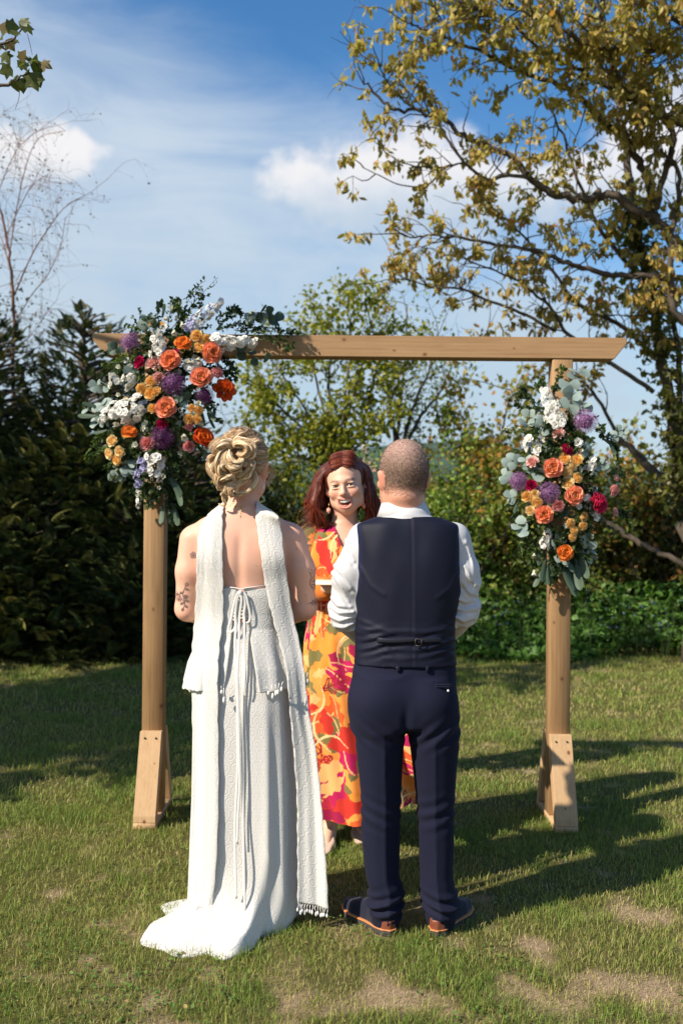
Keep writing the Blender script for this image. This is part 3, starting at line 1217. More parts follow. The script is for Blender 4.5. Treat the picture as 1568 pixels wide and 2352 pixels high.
# --- broadleaf screen behind the conifers at far left
def bush(name, label, cat, cx, cy, w, d, h, seed, cols, wts, nstem=9, per=9, leaf=0.055, tmpl=LEAF_OVAL, group=None, z0=0.0, bark_=None, twigs=9, droop=0.0, lean=(0, 0), tl=0.5):
    t = Tree(seed)
    r = t.r
    for k in range(nstem):
        a = r.uniform(0, 2 * PI)
        q = r.uniform(0.25, 1.0)
        ex, ey = cx + math.cos(a) * w * q + lean[0], cy + math.sin(a) * d * q + lean[1]
        eh = h * r.uniform(0.72, 1.0) * (1 - 0.42 * q * q)
        b = (cx + r.normal() * w * 0.12, cy + r.normal() * d * 0.12, -0.03)
        mid = (cx + (ex - cx) * 0.45 + r.normal() * 0.1, cy + (ey - cy) * 0.45, eh * 0.55)
        sp = t.limb([b, mid, (ex, ey, eh)], 0.022 + 0.006 * h, 0.007, 5, 14)
        t.twigs(sp, twigs, tl * (0.6 + 0.25 * h), 0.008, 1.0, 0.25, droop, 2, 0.12 if z0 == 0 else z0)
    tips = np.array(t.tips)
    bag = Bag()
    p = around(r, tips, per, 0.075)
    n = len(p)
    ax = r.normal(size=(n, 3)) + np.array([0, -0.3, -0.15 + droop])
    leaves(bag, p, ax, leaf * r.uniform(0.6, 1.35, n), tint(r, n, cols, wts), tmpl, seed)
    return t.place(name, label, cat, (cx, cy, 0), group, bark_, bag)


G_LIME = [(0.28, 0.29, 0.032), (0.21, 0.24, 0.03), (0.35, 0.32, 0.042), (0.13, 0.16, 0.024)]
G_MID = [(0.14, 0.23, 0.038), (0.22, 0.32, 0.052), (0.075, 0.13, 0.026), (0.27, 0.30, 0.052)]
G_BRONZE = [(0.36, 0.27, 0.055), (0.26, 0.26, 0.055), (0.42, 0.22, 0.06), (0.16, 0.175, 0.04)]
bush('broadleaf_tree', 'thin leaved yellow-green tree behind the birch at far left', 'tree', -4.7, 13.5, 1.6, 1.0, 4.7, 201,
     [(0.10, 0.095, 0.025), (0.07, 0.08, 0.02), (0.14, 0.115, 0.03)], [3, 3, 2], 14, 5, 0.05)

# --- birch: reddish stem and a mist of fine bare twigs
t = Tree(77)
tr = t.limb([P(34, 1000, 11.9) * 1.0, P(30, 850, 11.9), P(32, 700, 11.9), P(22, 600, 11.9), P(10, 520, 11.9), P(-12, 430, 11.9), P(-40, 330, 11.9)], 0.027, 0.009, 8, 40)
lower = t.limb([P(34, 1530, 11.9), P(35, 1250, 11.9), P(34, 1000, 11.9)], 0.05, 0.045, 8, 12)
for pts, r0 in (([(28, 690), (62, 610), (100, 540), (150, 475), (210, 440)], 0.016), ([(30, 750), (70, 680), (110, 630), (140, 560), (150, 500)], 0.012),
                ([(20, 590), (40, 470), (60, 380), (90, 315), (150, 300)], 0.013), ([(-8, 450), (20, 380), (50, 330), (100, 290)], 0.010),
                ([(24, 620), (0, 540), (-30, 500)], 0.012), ([(32, 800), (70, 770), (120, 700)], 0.010), ([(30, 830), (-10, 760), (-40, 700)], 0.012), ([(15, 540), (70, 430), (110, 400)], 0.009)):
    sp = t.limb([P(x, y, 11.9 + 0.3 * math.sin(x)) for x, y in pts], r0 * .65, 0.003, 5, 16)
    t.twigs(sp, 17, 0.6, 0.0028, 0.85, 0.1, -0.10, 3, 0.1, 0.9)
t.twigs(tr, 20, 0.7, 0.0035, 0.9, 0.2, -0.10, 3, 0.35, 0.9)
r = t.r
bag = Bag()
tips = np.array(t.tips)[r.random(len(t.tips)) < 0.30]
leaves(bag, tips, r.normal(size=tips.shape) - (0, 0, .4), 0.035 * r.uniform(.6, 1.3, len(tips)), tint(r, len(tips), [(0.12, 0.13, 0.03), (0.15, 0.09, 0.03)], [3, 1]), LEAF_OVAL, 3)
t.place('birch_tree', 'slender reddish birch with fine nearly bare drooping twigs', 'tree', tuple(P(34, 1530, 11.9)), None, M_BIRCH, bag)

# --- the lime-green tree in the middle, fanning up from a short bole
Yc = 12.2
t = Tree(301)
base = P(770, 1160, Yc)
fans = [[(765, 1060), (720, 970), (660, 880), (612, 810)], [(770, 1050), (740, 930), (715, 820), (700, 735)], [(775, 1050), (790, 930), (805, 800), (798, 680)],
        [(780, 1060), (830, 980), (860, 860), (880, 760)], [(768, 1070), (700, 1020), (640, 960), (575, 910)], [(785, 1060), (850, 1000), (905, 900), (945, 770)],
        [(770, 1050), (755, 900), (760, 780), (745, 710)], [(762, 1080), (690, 1050), (620, 1030), (560, 1000)], [(775, 1040), (815, 900), (850, 760), (840, 700)],
        [(765, 1070), (670, 960), (610, 900), (580, 830)]]
for i, f in enumerate(fans):
    pts = [np.array(base)] + [np.array(P(x, y, Yc + 0.5 * math.sin(i * 2.1) * k / 3)) for k, (x, y) in enumerate(f)]
    sp = t.limb(pts, 0.030, 0.006, 6, 26)
    t.twigs(sp, 18, 0.36, 0.006, 0.9, 0.12, 0.0, 2, 0.25, 0.3)
t.limb([(base[0], Yc, -0.05), base], 0.09, 0.06)
r = t.r
bag = Bag()
p = around(r, np.array(t.tips)[r.random(len(t.tips)) < .78], 5, 0.06)
leaves(bag, p, r.normal(size=p.shape) - (0, .3, .2), 0.068 * r.uniform(.6, 1.35, len(p)), tint(r, len(p), G_LIME, [4, 4, 3, 2]), LEAF_OVAL, 4)
t.place('young_tree', 'lime green young tree fanning out behind the middle of the arch', 'tree', (base[0], Yc, 0), None, None, bag)

t = Tree(302)
Yc2 = 13.0
base = P(915, 1120, Yc2)
for i, f in enumerate([[(912, 1030), (918, 930), (930, 820), (935, 700)], [(925, 1020), (950, 930), (985, 850), (1005, 760)], [(910, 1030), (895, 930), (890, 830), (905, 730)], [(930, 1030), (965, 960), (1010, 900), (1040, 830)]]):
    pts = [np.array(base)] + [np.array(P(x, y, Yc2 + 0.3 * math.sin(i * 3) * k / 3)) for k, (x, y) in enumerate(f)]
    sp = t.limb(pts, 0.04, 0.008, 6, 24)
    t.twigs(sp, 13, 0.6, 0.006, 0.9, 0.2, 0.0, 2, 0.25, 0.3)
t.limb([(base[0], Yc2, -0.05), base], 0.07, 0.06)
r = t.r
bag = Bag()
p = around(r, np.array(t.tips)[r.random(len(t.tips)) < 0.55], 4, 0.06)
leaves(bag, p, r.normal(size=p.shape) - (0, .3, .2), 0.055 * r.uniform(.6, 1.35, len(p)), tint(r, len(p), G_LIME, [3, 4, 1, 3]), LEAF_OVAL, 5)
t.place('young_tree', 'sparse dark-stemmed young tree behind the groom with open sky between its stems', 'tree', (base[0], Yc2, 0), None, None, bag)

# --- hedge of mixed shrubs: behind the officiant and on to the right
HEDGE = [(-0.95, 12.2, 0.9, 0.6, 2.55, G_LIME, [2, 3, 1, 4], 'olive green shrub between the conifers and the officiant'),
         (-0.25, 11.8, 0.8, 0.6, 2.05, [(0.06, 0.075, 0.02), (0.09, 0.10, 0.025), (0.035, 0.045, 0.015)], [3, 2, 3], 'low dark shrub behind the officiant'),
         (0.75, 12.0, 0.8, 0.6, 2.1, G_MID, [3, 3, 2, 1], 'leafy green shrub behind the groom'),
         (1.35, 11.7, 0.8, 0.6, 2.35, G_MID, [3, 4, 1, 2], 'bright green leafy shrub just right of the groom'),
         (1.75, 12.3, 0.9, 0.6, 3.35, G_BRONZE, [3, 3, 2, 2], 'tall bronze leaved shrub left of the right post'),
         (2.5, 11.8, 0.9, 0.6, 2.45, [(0.12, 0.17, 0.032), (0.19, 0.19, 0.04), (0.30, 0.15, 0.04), (0.07, 0.105, 0.024)], [3, 3, 1, 2], 'mixed green and bronze shrub behind the right post'),
         (3.3, 12.2, 0.9, 0.6, 2.5, G_BRONZE, [3, 3, 2, 3], 'bronze leaved shrub right of the right post'),
         (4.1, 11.8, 0.9, 0.6, 2.4, [(0.05, 0.07, 0.018), (0.09, 0.095, 0.025), (0.19, 0.09, 0.03)], [3, 3, 1], 'dull green shrub at the right edge of the photo'),
         (5.2, 12.0, 1.0, 0.7, 2.6, G_MID, [3, 3, 2, 1], 'green shrub just outside the right edge of the photo')]
for i, (x, y, w_, d_, h_, cols, wts, lab) in enumerate(HEDGE):
    bush('shrub', lab, 'shrub', x, y, w_, d_, h_, 400 + i, cols, wts, 13, 6, 0.06, LEAF_LOBED if i in (4, 6) else LEAF_OVAL, 'mixed shrubs of the hedge behind the arch', 0, None, 9, -0.02, tl=0.45)

# blossom twig just behind the officiant's head
t = Tree(55)
bp = P(845, 1120, 11.0)
sp = t.limb([P(905, 1330, 11.0), P(870, 1200, 11.0), P(846, 1110, 11.0), P(838, 1045, 11.0)], 0.012, 0.004, 5, 12)
t.twigs(sp, 7, 0.2, 0.003, 0.8, 0.2, 0, 1, 0.5, 0.5)
t.limb([(bp[0] + 0.3, 11.0, 0), P(905, 1330, 11.0)], 0.015, 0.012, 5, 6)
bag = Bag()
r = t.r
tips = np.array(t.tips)
fp = around(r, tips[r.random(len(tips)) < 0.6], 4, 0.03)
leaves(bag, fp, r.normal(size=fp.shape) - (0, .6, 0), 0.05 * r.uniform(.7, 1.2, len(fp)), tint(r, len(fp), [(0.72, 0.6, 0.58), (0.75, 0.45, 0.42)], [3, 1], .1), LEAF_QUAD, 6)
lp = around(r, tips, 2, 0.05)
leaves(bag, lp, r.normal(size=lp.shape), 0.05 * r.uniform(.6, 1.2, len(lp)), tint(r, len(lp), G_MID, [1, 1, 1, 1]), LEAF_OVAL, 8)
t.place('blossom_sapling', 'thin sapling with pale pink blossom beside the officiant head', 'sapling', (bp[0] + 0.3, 11.0, 0), None, None, bag)

# --- ground cover of nettles and bluebells in front of the hedge
r = np.random.default_rng(61)
bag = Bag()
n = 15000
x = r.uniform(-1.6, 6.2, n)
y = r.uniform(10.55, 12.0, n) + 0.25 * np.sin(x * 2.3)
prof = 0.78 * np.clip((y - 10.5) / 0.9, 0.12, 1) * (0.75 + 0.4 * vnoise(x + 20, y + 20, 1.6, 21, 3)) * np.clip((x + 2.2) / 1.5, 0.45, 1)
z = prof * r.uniform(0.15, 1.0, n) ** 0.6
ax = np.stack([r.normal(size=n), r.normal(size=n) - .5, r.normal(size=n) * .5 + 0.1], -1)
leaves(bag, np.stack([x, y, z], -1), ax, 0.085 * r.uniform(.5, 1.4, n), tint(r, n, [(0.09, 0.19, 0.038), (0.13, 0.25, 0.055), (0.05, 0.11, 0.026), (0.17, 0.27, 0.075)], [4, 4, 2, 1]), LEAF_OVAL, 7)
st = 900
xs_ = r.uniform(-1.6, 6.2, st)
ys_ = r.uniform(10.6, 12, st)
for k in range(st):
    tube(bag, [(xs_[k], ys_[k], -.02), (xs_[k] + r.normal() * .05, ys_[k], 0.55 * r.uniform(.5, 1.1))], [0.006, 0.003], 3, (0.06, 0.10, 0.03), cap=False)
nb = 70
fx = r.choice([1.6, 1.75, 2.9, 3.35, 3.5, 4.1], nb) + r.normal(size=nb) * 0.18
fy = r.uniform(10.6, 11.0, nb)
fz = r.uniform(0.3, 0.62, nb)
leaves(bag, np.stack([fx, fy, fz], -1), r.normal(size=(nb, 3)), 0.028, np.tile([0.16, 0.19, 0.55], (nb, 1)), LEAF_QUAD, 9)
o = link_mesh('nettle_bed', bag.mesh('nettle_bed', False), None, M_LEAF)
props(o, 'bright green bed of nettles and bluebells below the hedge', 'ground cover', None, 'stuff')

# fallen yellow leaf on the lawn at right
bag = Bag()
q = P(1326, 1568, 9.05)
leaves(bag, np.array([[q[0] - 0.03, q[1], 0.03]]), np.array([[0.8, 0.1, 0.35]]), 0.085, np.array([[0.62, 0.50, 0.22]]), LEAF_LOBED, 1)
lo = link_mesh('fallen_leaf', bag.mesh('fallen_leaf', False), None, M_LEAF)
props(lo, 'pale yellow fallen leaf lying on the lawn right of the right post', 'leaf')

# --- the big tree on the right: bronze hanging young leaves, dark limbs, ivied stem
t = Tree(501)
LT = [
    # (points in photo, distance start..end, r0, r1, twigs, twig length, leaf weight)
    ([(1640, 700), (1568, 576), (1535, 542), (1506, 499), (1463, 485), (1410, 451), (1353, 454), (1276, 449), (1237, 422), (1194, 379), (1165, 355), (1074, 317), (1026, 280), (959, 254), (901, 250), (858, 211), (835, 180)], 9.6, 9.0, 0.080, 0.010, 36, 0.50),
    ([(1223, 410), (1165, 401), (1122, 413), (1084, 389), (1055, 360), (1026, 317), (997, 274), (930, 235), (885, 180), (870, 150)], 9.2, 8.8, 0.026, 0.007, 20, 0.42),
    ([(1066, 372), (1026, 384), (983, 422), (925, 425), (868, 401), (835, 385)], 9.0, 8.8, 0.012, 0.005, 8, 0.3),
    ([(1026, 384), (950, 380), (900, 360), (850, 315)], 9.0, 8.8, 0.011, 0.004, 6, 0.3),
    ([(1506, 480), (1487, 418), (1463, 365), (1434, 307), (1391, 283), (1343, 230), (1290, 200), (1223, 173), (1151, 139), (1093, 115), (1007, 82), (964, 62), (945, 55)], 9.5, 8.9, 0.060, 0.008, 34, 0.50),
    ([(1007, 82), (985, 120), (1000, 140), (1012, 118)], 8.9, 8.9, 0.009, 0.004, 2, 0.2),
    ([(1040, 98), (1010, 40), (990, 0), (985, -40)], 8.9, 8.8, 0.012, 0.005, 10, 0.4),
    ([(1506, 480), (1530, 380), (1545, 300), (1477, 245), (1400, 200), (1330, 160), (1250, 120), (1180, 60), (1120, 30), (1060, 0)], 9.4, 8.6, 0.045, 0.008, 40, 0.5),
    ([(1600, 290), (1568, 288), (1520, 262), (1477, 245), (1430, 190), (1400, 120), (1380, 40), (1370, -30)], 9.2, 8.4, 0.05, 0.012, 42, 0.55),
    ([(1620, 120), (1568, 115), (1468, 115), (1380, 110), (1290, 70), (1210, 30), (1150, 0)], 8.8, 8.4, 0.04, 0.008, 40, 0.5),
    ([(1620, 60), (1560, 50), (1500, 20), (1450, -20)], 8.7, 8.4, 0.04, 0.012, 26, 0.5),
    ([(1640, 640), (1568, 638), (1477, 636), (1391, 629), (1319, 610), (1271, 590), (1200, 570), (1130, 560), (1060, 545), (990, 540), (940, 545), (915, 535)], 9.8, 9.3, 0.05, 0.006, 36, 0.45),
    ([(1500, 900), (1400, 830), (1305, 768), (1276, 720), (1237, 682), (1180, 640), (1110, 610), (1050, 590)], 10.2, 9.6, 0.035, 0.006, 30, 0.5),
    ([(1276, 760), (1200, 720), (1113, 686), (1055, 662), (997, 660), (920, 640), (850, 650)], 10.2, 9.7, 0.026, 0.005, 26, 0.42),
    ([(1560, 1150), (1540, 950), (1500, 720), (1470, 560), (1453, 480), (1429, 288), (1400, 120), (1381, 0), (1370, -120)], 10.4, 10.2, 0.085, 0.03, 30, 0.6),
    ([(1560, 1100), (1560, 850), (1530, 700), (1400, 560), (1330, 420), (1290, 300), (1250, 230)], 10.6, 10.0, 0.05, 0.01, 34, 0.55),
    ([(1580, 900), (1440, 760), (1330, 700), (1250, 600), (1180, 520), (1120, 470)], 10.6, 10.0, 0.04, 0.007, 34, 0.5),
    ([(1600, 760), (1545, 700), (1540, 560), (1560, 430), (1540, 330)], 9.4, 9.2, 0.06, 0.02, 30, 0.5),
    ([(1420, 1000), (1360, 900), (1300, 850), (1180, 800), (1080, 790)], 10.8, 10.4, 0.03, 0.006, 22, 0.45),
]
for pts, y0, y1, r0, r1, ntw, L in LT:
    m_ = len(pts) - 1
    sp = t.limb([P(x, y, y0 + (y1 - y0) * k / m_) for k, (x, y) in enumerate(pts)], r0 * .72, r1 * .8, 7, len(pts) * 5)
    t.twigs(sp, ntw, L, 0.0075, 0.85, 0.12, 0.0, 2, 0.12, 0.4)
# stem down to the ground, forking low, mostly hidden by the hedge
fork = P(1610, 1120, 10.4)
t.limb([(fork[0], 10.4, -0.1), fork, P(1560, 1130, 10.4)], 0.20, 0.09)
t.limb([fork, P(1650, 900, 10.0), P(1640, 690, 9.6)], 0.16, 0.085)
t.limb([P(1650, 900, 10.0), P(1680, 600, 9.4), P(1640, 300, 9.1), P(1620, 60, 8.8)], 0.12, 0.04)
t.limb([P(1560, 1130, 10.4), P(1580, 1000, 10.5), P(1580, 880, 10.6)], 0.09, 0.05)
t.limb([P(1560, 1130, 10.4), P(1480, 1060, 10.7), P(1420, 1000, 10.8)], 0.06, 0.03)
r = t.r
tips = np.array(t.tips)
tips = tips[r.random(len(tips)) < np.clip(0.17 + 0.10 * (tips[:, 2] - 3.2), 0.17, 0.46) * np.clip(0.62 + 0.3 * (tips[:, 0] - 0.8), 0.62, 1)]
bag = Bag()
zrel = np.clip((tips[:, 2] - 2.6) / 4.0, 0, 1)          # lower leaves are browner, upper ones olive
per = 9
p = np.repeat(tips, per, axis=0) + r.normal(size=(len(tips) * per, 3)) * np.array([0.026, 0.026, 0.02])
hang = r.normal(size=p.shape) * 0.5 + np.array([0, -0.05, -0.85])
zz = np.repeat(zrel, per)[:, None]
colu = tint(r, len(p), [(0.45, 0.37, 0.105), (0.38, 0.345, 0.09), (0.52, 0.42, 0.15), (0.38, 0.235, 0.08)], [4, 4, 2, 1])
cold = tint(r, len(p), [(0.46, 0.31, 0.08), (0.37, 0.30, 0.07), (0.52, 0.26, 0.075), (0.28, 0.22, 0.06)], [4, 4, 2, 2])
leaves(bag, p, hang, 0.084 * r.uniform(.5, 1.3, len(p)), colu * zz + cold * (1 - zz), LEAF_TASSEL, 11)
big = tips[r.random(len(tips)) < 0.40]
p2 = big + r.normal(size=big.shape) * 0.04
leaves(bag, p2, r.normal(size=p2.shape) * .7 + np.array([0, -.3, -.5]), 0.082 * r.uniform(.6, 1.2, len(p2)),
       tint(r, len(p2), [(0.40, 0.28, 0.07), (0.31, 0.26, 0.06), (0.50, 0.23, 0.08)], [3, 3, 1]), LEAF_LOBED, 12)
sy = t.place('bronze_tree', 'large spreading tree with hanging bronze young leaves at upper right', 'tree', (fork[0], 10.4, 0), None, None, bag)
# ivy on the stem
bag = Bag()
stem_pts = spline([P(1555, 1150, 10.3), P(1540, 950, 10.3), P(1500, 720, 10.3), P(1470, 560, 10.3), P(1455, 470, 10.2)], 200)
ip = np.repeat(stem_pts[r.random(200) < .75], 8, axis=0)
ip = ip + r.normal(size=ip.shape) * np.array([0.11, 0.09, 0.05])
leaves(bag, ip, r.normal(size=ip.shape) + (0, -1, -.2), 0.075 * r.uniform(.6, 1.2, len(ip)), tint(r, len(ip), [(0.09, 0.10, 0.022), (0.15, 0.15, 0.036), (0.22, 0.19, 0.05)], [3, 3, 1]), LEAF_LOBED, 13)
link_mesh('ivy', bag.mesh('ivy', False), sy, M_LEAF)

# bare fallen limb leaning in the hedge at right
t = Tree(15)
t.limb([P(1370, 1185, 10.9), P(1430, 1225, 10.9), P(1500, 1262, 10.8), P(1556, 1292, 10.7), P(1640, 1350, 10.6), P(1720, 1560, 10.5)], 0.035, 0.03, 6, 30)
dl = link_mesh('leaning_branch', t.wood.mesh('leaning_branch'), None, M_BARK)
props(dl, 'bare brown branch leaning through the hedge at the right edge', 'branch')

# --- sycamore on the left, outside the frame: one branch reaches in, its crown dapples the lawn
t = Tree(601)
tb = np.array([-6.6, 4.9, 0.0])
t.limb([tb - (0, 0, .1), tb + (0.1, 0, 2.2), tb + (0.2, 0.1, 4.2)], 0.22, 0.14, 9)
r = t.r
for k in range(30):
    a = k * 2.4
    rr = r.uniform(1.0, 2.9)
    zt = r.uniform(3.4, 8.0)
    e = tb + (math.cos(a) * rr, math.sin(a) * rr * 0.85, zt)
    s = tb + (0.15, 0.05, r.uniform(1.8, 4.2))
    sp = t.limb([s, (s + e) / 2 + (0, 0, .25), e], 0.05, 0.012, 6, 12)
    t.twigs(sp, 12, 0.7, 0.009, 1.0, 0.2, 0, 2, 0.35, 0.3)
bag = Bag()
tips = np.array(t.tips)
p = around(r, tips, 3, 0.12)
leaves(bag, p, r.normal(size=p.shape) - (0, 0, .4), 0.13 * r.uniform(.6, 1.2, len(p)), tint(r, len(p), [(0.07, 0.10, 0.025), (0.11, 0.12, 0.03)], [1, 1]), LEAF_LOBED, 14)
# the branch in view
bsp = t.limb([tb + (0.2, 0.1, 3.4), P(-500, 300, 4.5), P(-180, 235, 4.3), P(0, 196, 4.3), P(38, 182, 4.3), P(70, 165, 4.3)], 0.014, 0.003, 6, 40)
t.limb([P(-180, 235, 4.3), P(-60, 130, 4.3), P(6, 100, 4.3), P(30, 88, 4.3), P(52, 62, 4.3)], 0.010, 0.003, 5, 20)
t.limb([P(38, 182, 4.3), P(45, 215, 4.3), P(35, 250, 4.3)], 0.002, 0.001, 4, 8)
t.limb([P(62, 75, 4.3), P(70, 105, 4.3), P(74, 125, 4.3)], 0.0015, 0.001, 4, 8)
syc = t.place('sycamore_tree', 'sycamore whose leafy branch tip reaches in at the upper left corner', 'tree', tuple(tb), None, None, bag)
lb = Bag()
leaves(lb, np.zeros((1, 3)), np.array([[0, 1.0, 0]]), 1.0, np.array([[0.10, 0.12, 0.03]]), LEAF_LOBED, 2, np.array([[0, 0, 1.0]]))
leaf_me = lb.mesh('sycamore_leaf', False)
lb = Bag()
leaves(lb, np.zeros((1, 3)), np.array([[0, 1.0, 0]]), 1.0, np.array([[0.20, 0.15, 0.06]]), LEAF_LOBED, 2, np.array([[0, 0, 1.0]]))
leaf_me2 = lb.mesh('sycamore_leaf_bronze', False)
for (x, y, dx_, dy_, s) in [(0, 55, 1, .6, 40), (12, 60, 1, -.2, 34), (45, 62, 1, -.4, 38), (50, 58, .6, -1, 26), (2, 85, .5, .8, 36), (14, 90, .8, 1, 30), (-4, 100, .2, 1, 34), (22, 92, 1, .2, 26), (30, 80, .3, -1, 22),
                            (10, 118, .4, 1, 30), (48, 140, .6, -1, 28), (40, 150, 1, -.4, 30), (55, 150, 1, .1, 44), (70, 152, 1, .2, 46), (92, 145, 1, .35, 30), (40, 170, -.5, 1, 36), (58, 165, .4, 1, 40), (72, 165, .3, 1, 42),
                            (30, 160, -1, .3, 34), (20, 150, -1, -.4, 26), (50, 178, .1, 1, 34), (80, 172, .5, 1, 30), (64, 140, .5, -.6, 30), (36, 185, -.2, 1, 30)]:
    o = link_mesh('leaf', leaf_me2 if r.random() < 0.2 else leaf_me, syc, M_LEAF)
    pos = P(x, y, 4.3 + r.normal() * 0.04)
    yv = Vector((dx_, r.normal() * 0.5, -dy_)).normalized()
    xv = yv.cross(Vector((r.normal() * .6, -1, r.normal() * .8 + .4))).normalized()
    zv = xv.cross(yv)
    Mx = Matrix((xv, yv, zv)).transposed().to_4x4() @ Matrix.Scale(s / FPX * 4.3, 4)
    o.matrix_basis = Matrix.Translation(pos) @ Mx

# --- leafy tree added further back on the left, outside the frame: keeps the conifers in broken shade
t = Tree(602)
tb2 = np.array([-8.6, 8.9, 0.0])
t.limb([tb2 - (0, 0, .1), tb2 + (0.1, 0, 2.5), tb2 + (0.2, 0.1, 5.2)], 0.20, 0.12, 9)
r = t.r
for k in range(24):
    a = k * 2.4
    rr = r.uniform(0.9, 2.5)
    e = tb2 + (math.cos(a) * rr, math.sin(a) * rr, r.uniform(3.2, 8.4))
    s_ = tb2 + (0.15, 0.05, r.uniform(2.0, 5.0))
    sp = t.limb([s_, (s_ + e) / 2 + (0, 0, .25), e], 0.05, 0.012, 6, 12)
    t.twigs(sp, 10, 0.8, 0.009, 1.0, 0.2, 0, 2, 0.3, 0.3)
bag = Bag()
p = around(r, np.array(t.tips)[r.random(len(t.tips)) < .8], 1, 0.13)
leaves(bag, p, r.normal(size=p.shape) - (0, 0, .4), 0.15 * r.uniform(.6, 1.2, len(p)), tint(r, len(p), [(0.06, 0.09, 0.025), (0.09, 0.11, 0.03)], [1, 1]), LEAF_OVAL, 15)
t.place('added_shade_tree', 'leafy tree added out of view on the left to shade the conifers', 'tree', tuple(tb2), None, None, bag)
# ------------------------------------------------------------------ timber arch
ARCH_Y = 5.05
XL = P(358, 1176, ARCH_Y).x
XR = P(1284, 1176, ARCH_Y).x
ZB0, ZB1 = 2.330, 2.438
PW = 0.104
arch = empty('wedding_arch', ((XL + XR) / 2, ARCH_Y, 0), 'pale timber wedding arch with one long beam on two braced posts', 'arch')
# beam with the lower corners cut off at an angle
bx0, bx1 = P(211, 790, ARCH_Y - .06).x, P(1440, 790, ARCH_Y - .06).x
prof = [(bx0, ZB1), (bx0, ZB1 - 0.03), (bx0 + 0.062, ZB0), (bx1 - 0.062, ZB0), (bx1, ZB1 - 0.03), (bx1, ZB1)]
yb0, yb1 = ARCH_Y - 0.054, ARCH_Y + 0.054
import bmesh
bm = bmesh.new()
f = [bm.verts.new((x, yb0, z)) for x, z in prof]
g = [bm.verts.new((x, yb1, z)) for x, z in prof]
bm.faces.new(f)
bm.faces.new(g[::-1])
for i in range(6):
    bm.faces.new((f[i], f[(i + 1) % 6], g[(i + 1) % 6], g[i]))
bmesh.ops.recalc_face_normals(bm, faces=bm.faces)
bmesh.ops.bevel(bm, geom=list(bm.edges), offset=0.003, segments=2, affect='EDGES')
me = bpy.data.meshes.new('beam')
bm.to_mesh(me)
bm.free()
link_mesh('beam', me, arch, M_WOOD_X)
brace_me = None
for xc in (XL, XR):
    bag = Bag()
    box(bag, (xc - PW / 2, ARCH_Y - 0.05, 0.034), (xc + PW / 2, ARCH_Y + 0.05, ZB0 - 0.001), 0.004)
    link_mesh('post', fix_normals(bag.mesh('post', False)), arch, M_WOOD_Z)
    bag = Bag()
    box(bag, (xc - PW / 2 - .003, ARCH_Y - 0.235, 0.002), (xc + PW / 2 + .003, ARCH_Y + 0.245, 0.033), 0.003)
    link_mesh('foot_board', fix_normals(bag.mesh('foot_board', False)), arch, M_WOOD_F)
    for s in (-1, 1):
        # brace: a plank cut to lie on the post above and on the foot board below
        y_top, y_bot = ARCH_Y + s * 0.0505, ARCH_Y + s * (0.232 if s < 0 else 0.24)
        zt, zb = 0.445, 0.0345
        th = 0.042
        y_in = y_bot - s * th * 1.12
        zc = zb + (zt - zb) * (1 - (th * 1.12) / (abs(y_bot - y_top))) if abs(y_bot - y_top) > th * 1.12 else zt - 0.1
        pr = [(y_bot, zb), (y_bot - s * 0.004, zb + 0.03), (y_top + s * 0.032, zt), (y_top, zt), (y_top, zt - 0.11), (y_in, zb)]
        bm = bmesh.new()
        a = [bm.verts.new((xc - PW / 2 - .002, y, z)) for y, z in pr]
        b = [bm.verts.new((xc + PW / 2 + .002, y, z)) for y, z in pr]
        bm.faces.new(a)
        bm.faces.new(b[::-1])
        for i in range(6):
            bm.faces.new((a[i], a[(i + 1) % 6], b[(i + 1) % 6], b[i]))
        bmesh.ops.recalc_face_normals(bm, faces=bm.faces)
        bmesh.ops.bevel(bm, geom=list(bm.edges), offset=0.002, segments=1, affect='EDGES')
        me = bpy.data.meshes.new('brace')
        bm.to_mesh(me)
        bm.free()
        br = link_mesh('brace', me, arch, M_WOOD_F)
        if s < 0:
            for dx_ in (-0.028, 0.027):
                bag = Bag()
                yy = y_top + s * 0.0325 + s * (0.03 / (zt - zb)) * (y_bot - y_top) * s
                tube(bag, [(xc + dx_, yy - 0.004, zt - 0.03), (xc + dx_, yy + 0.02, zt - 0.028)], [0.0045, 0.0045], 10)
                link_mesh('screw', bag.mesh('screw', False), br, M_SCREW)
# ------------------------------------------------------------------ people
def zy(y, Y):
    return CAM_H + (1176 - y) / FPX * Y


def xx(x, Y):
    return (x - 784) / FPX * Y


def sd_loft(p, table, n=2.4, cap=0.01):
    """stack of super-ellipses: rows (z, cx, cy, rx, ry)"""
    T = np.array(sorted(table), dtype=np.float32)
    z = p[..., 2]
    S = spline(T, 120)
    S = S[np.argsort(S[:, 0])]
    cx, cy, rx, ry = (np.interp(z, S[:, 0], S[:, i]).astype(np.float32) for i in (1, 2, 3, 4))
    X, Y = np.abs(p[..., 0] - cx) / rx, np.abs(p[..., 1] - cy) / ry
    d = ((X ** n + Y ** n) ** (1 / n) - 1) * np.minimum(rx, ry)
    c = np.maximum(T[0, 0] - z, z - T[-1, 0])
    return smax(d, c, cap)


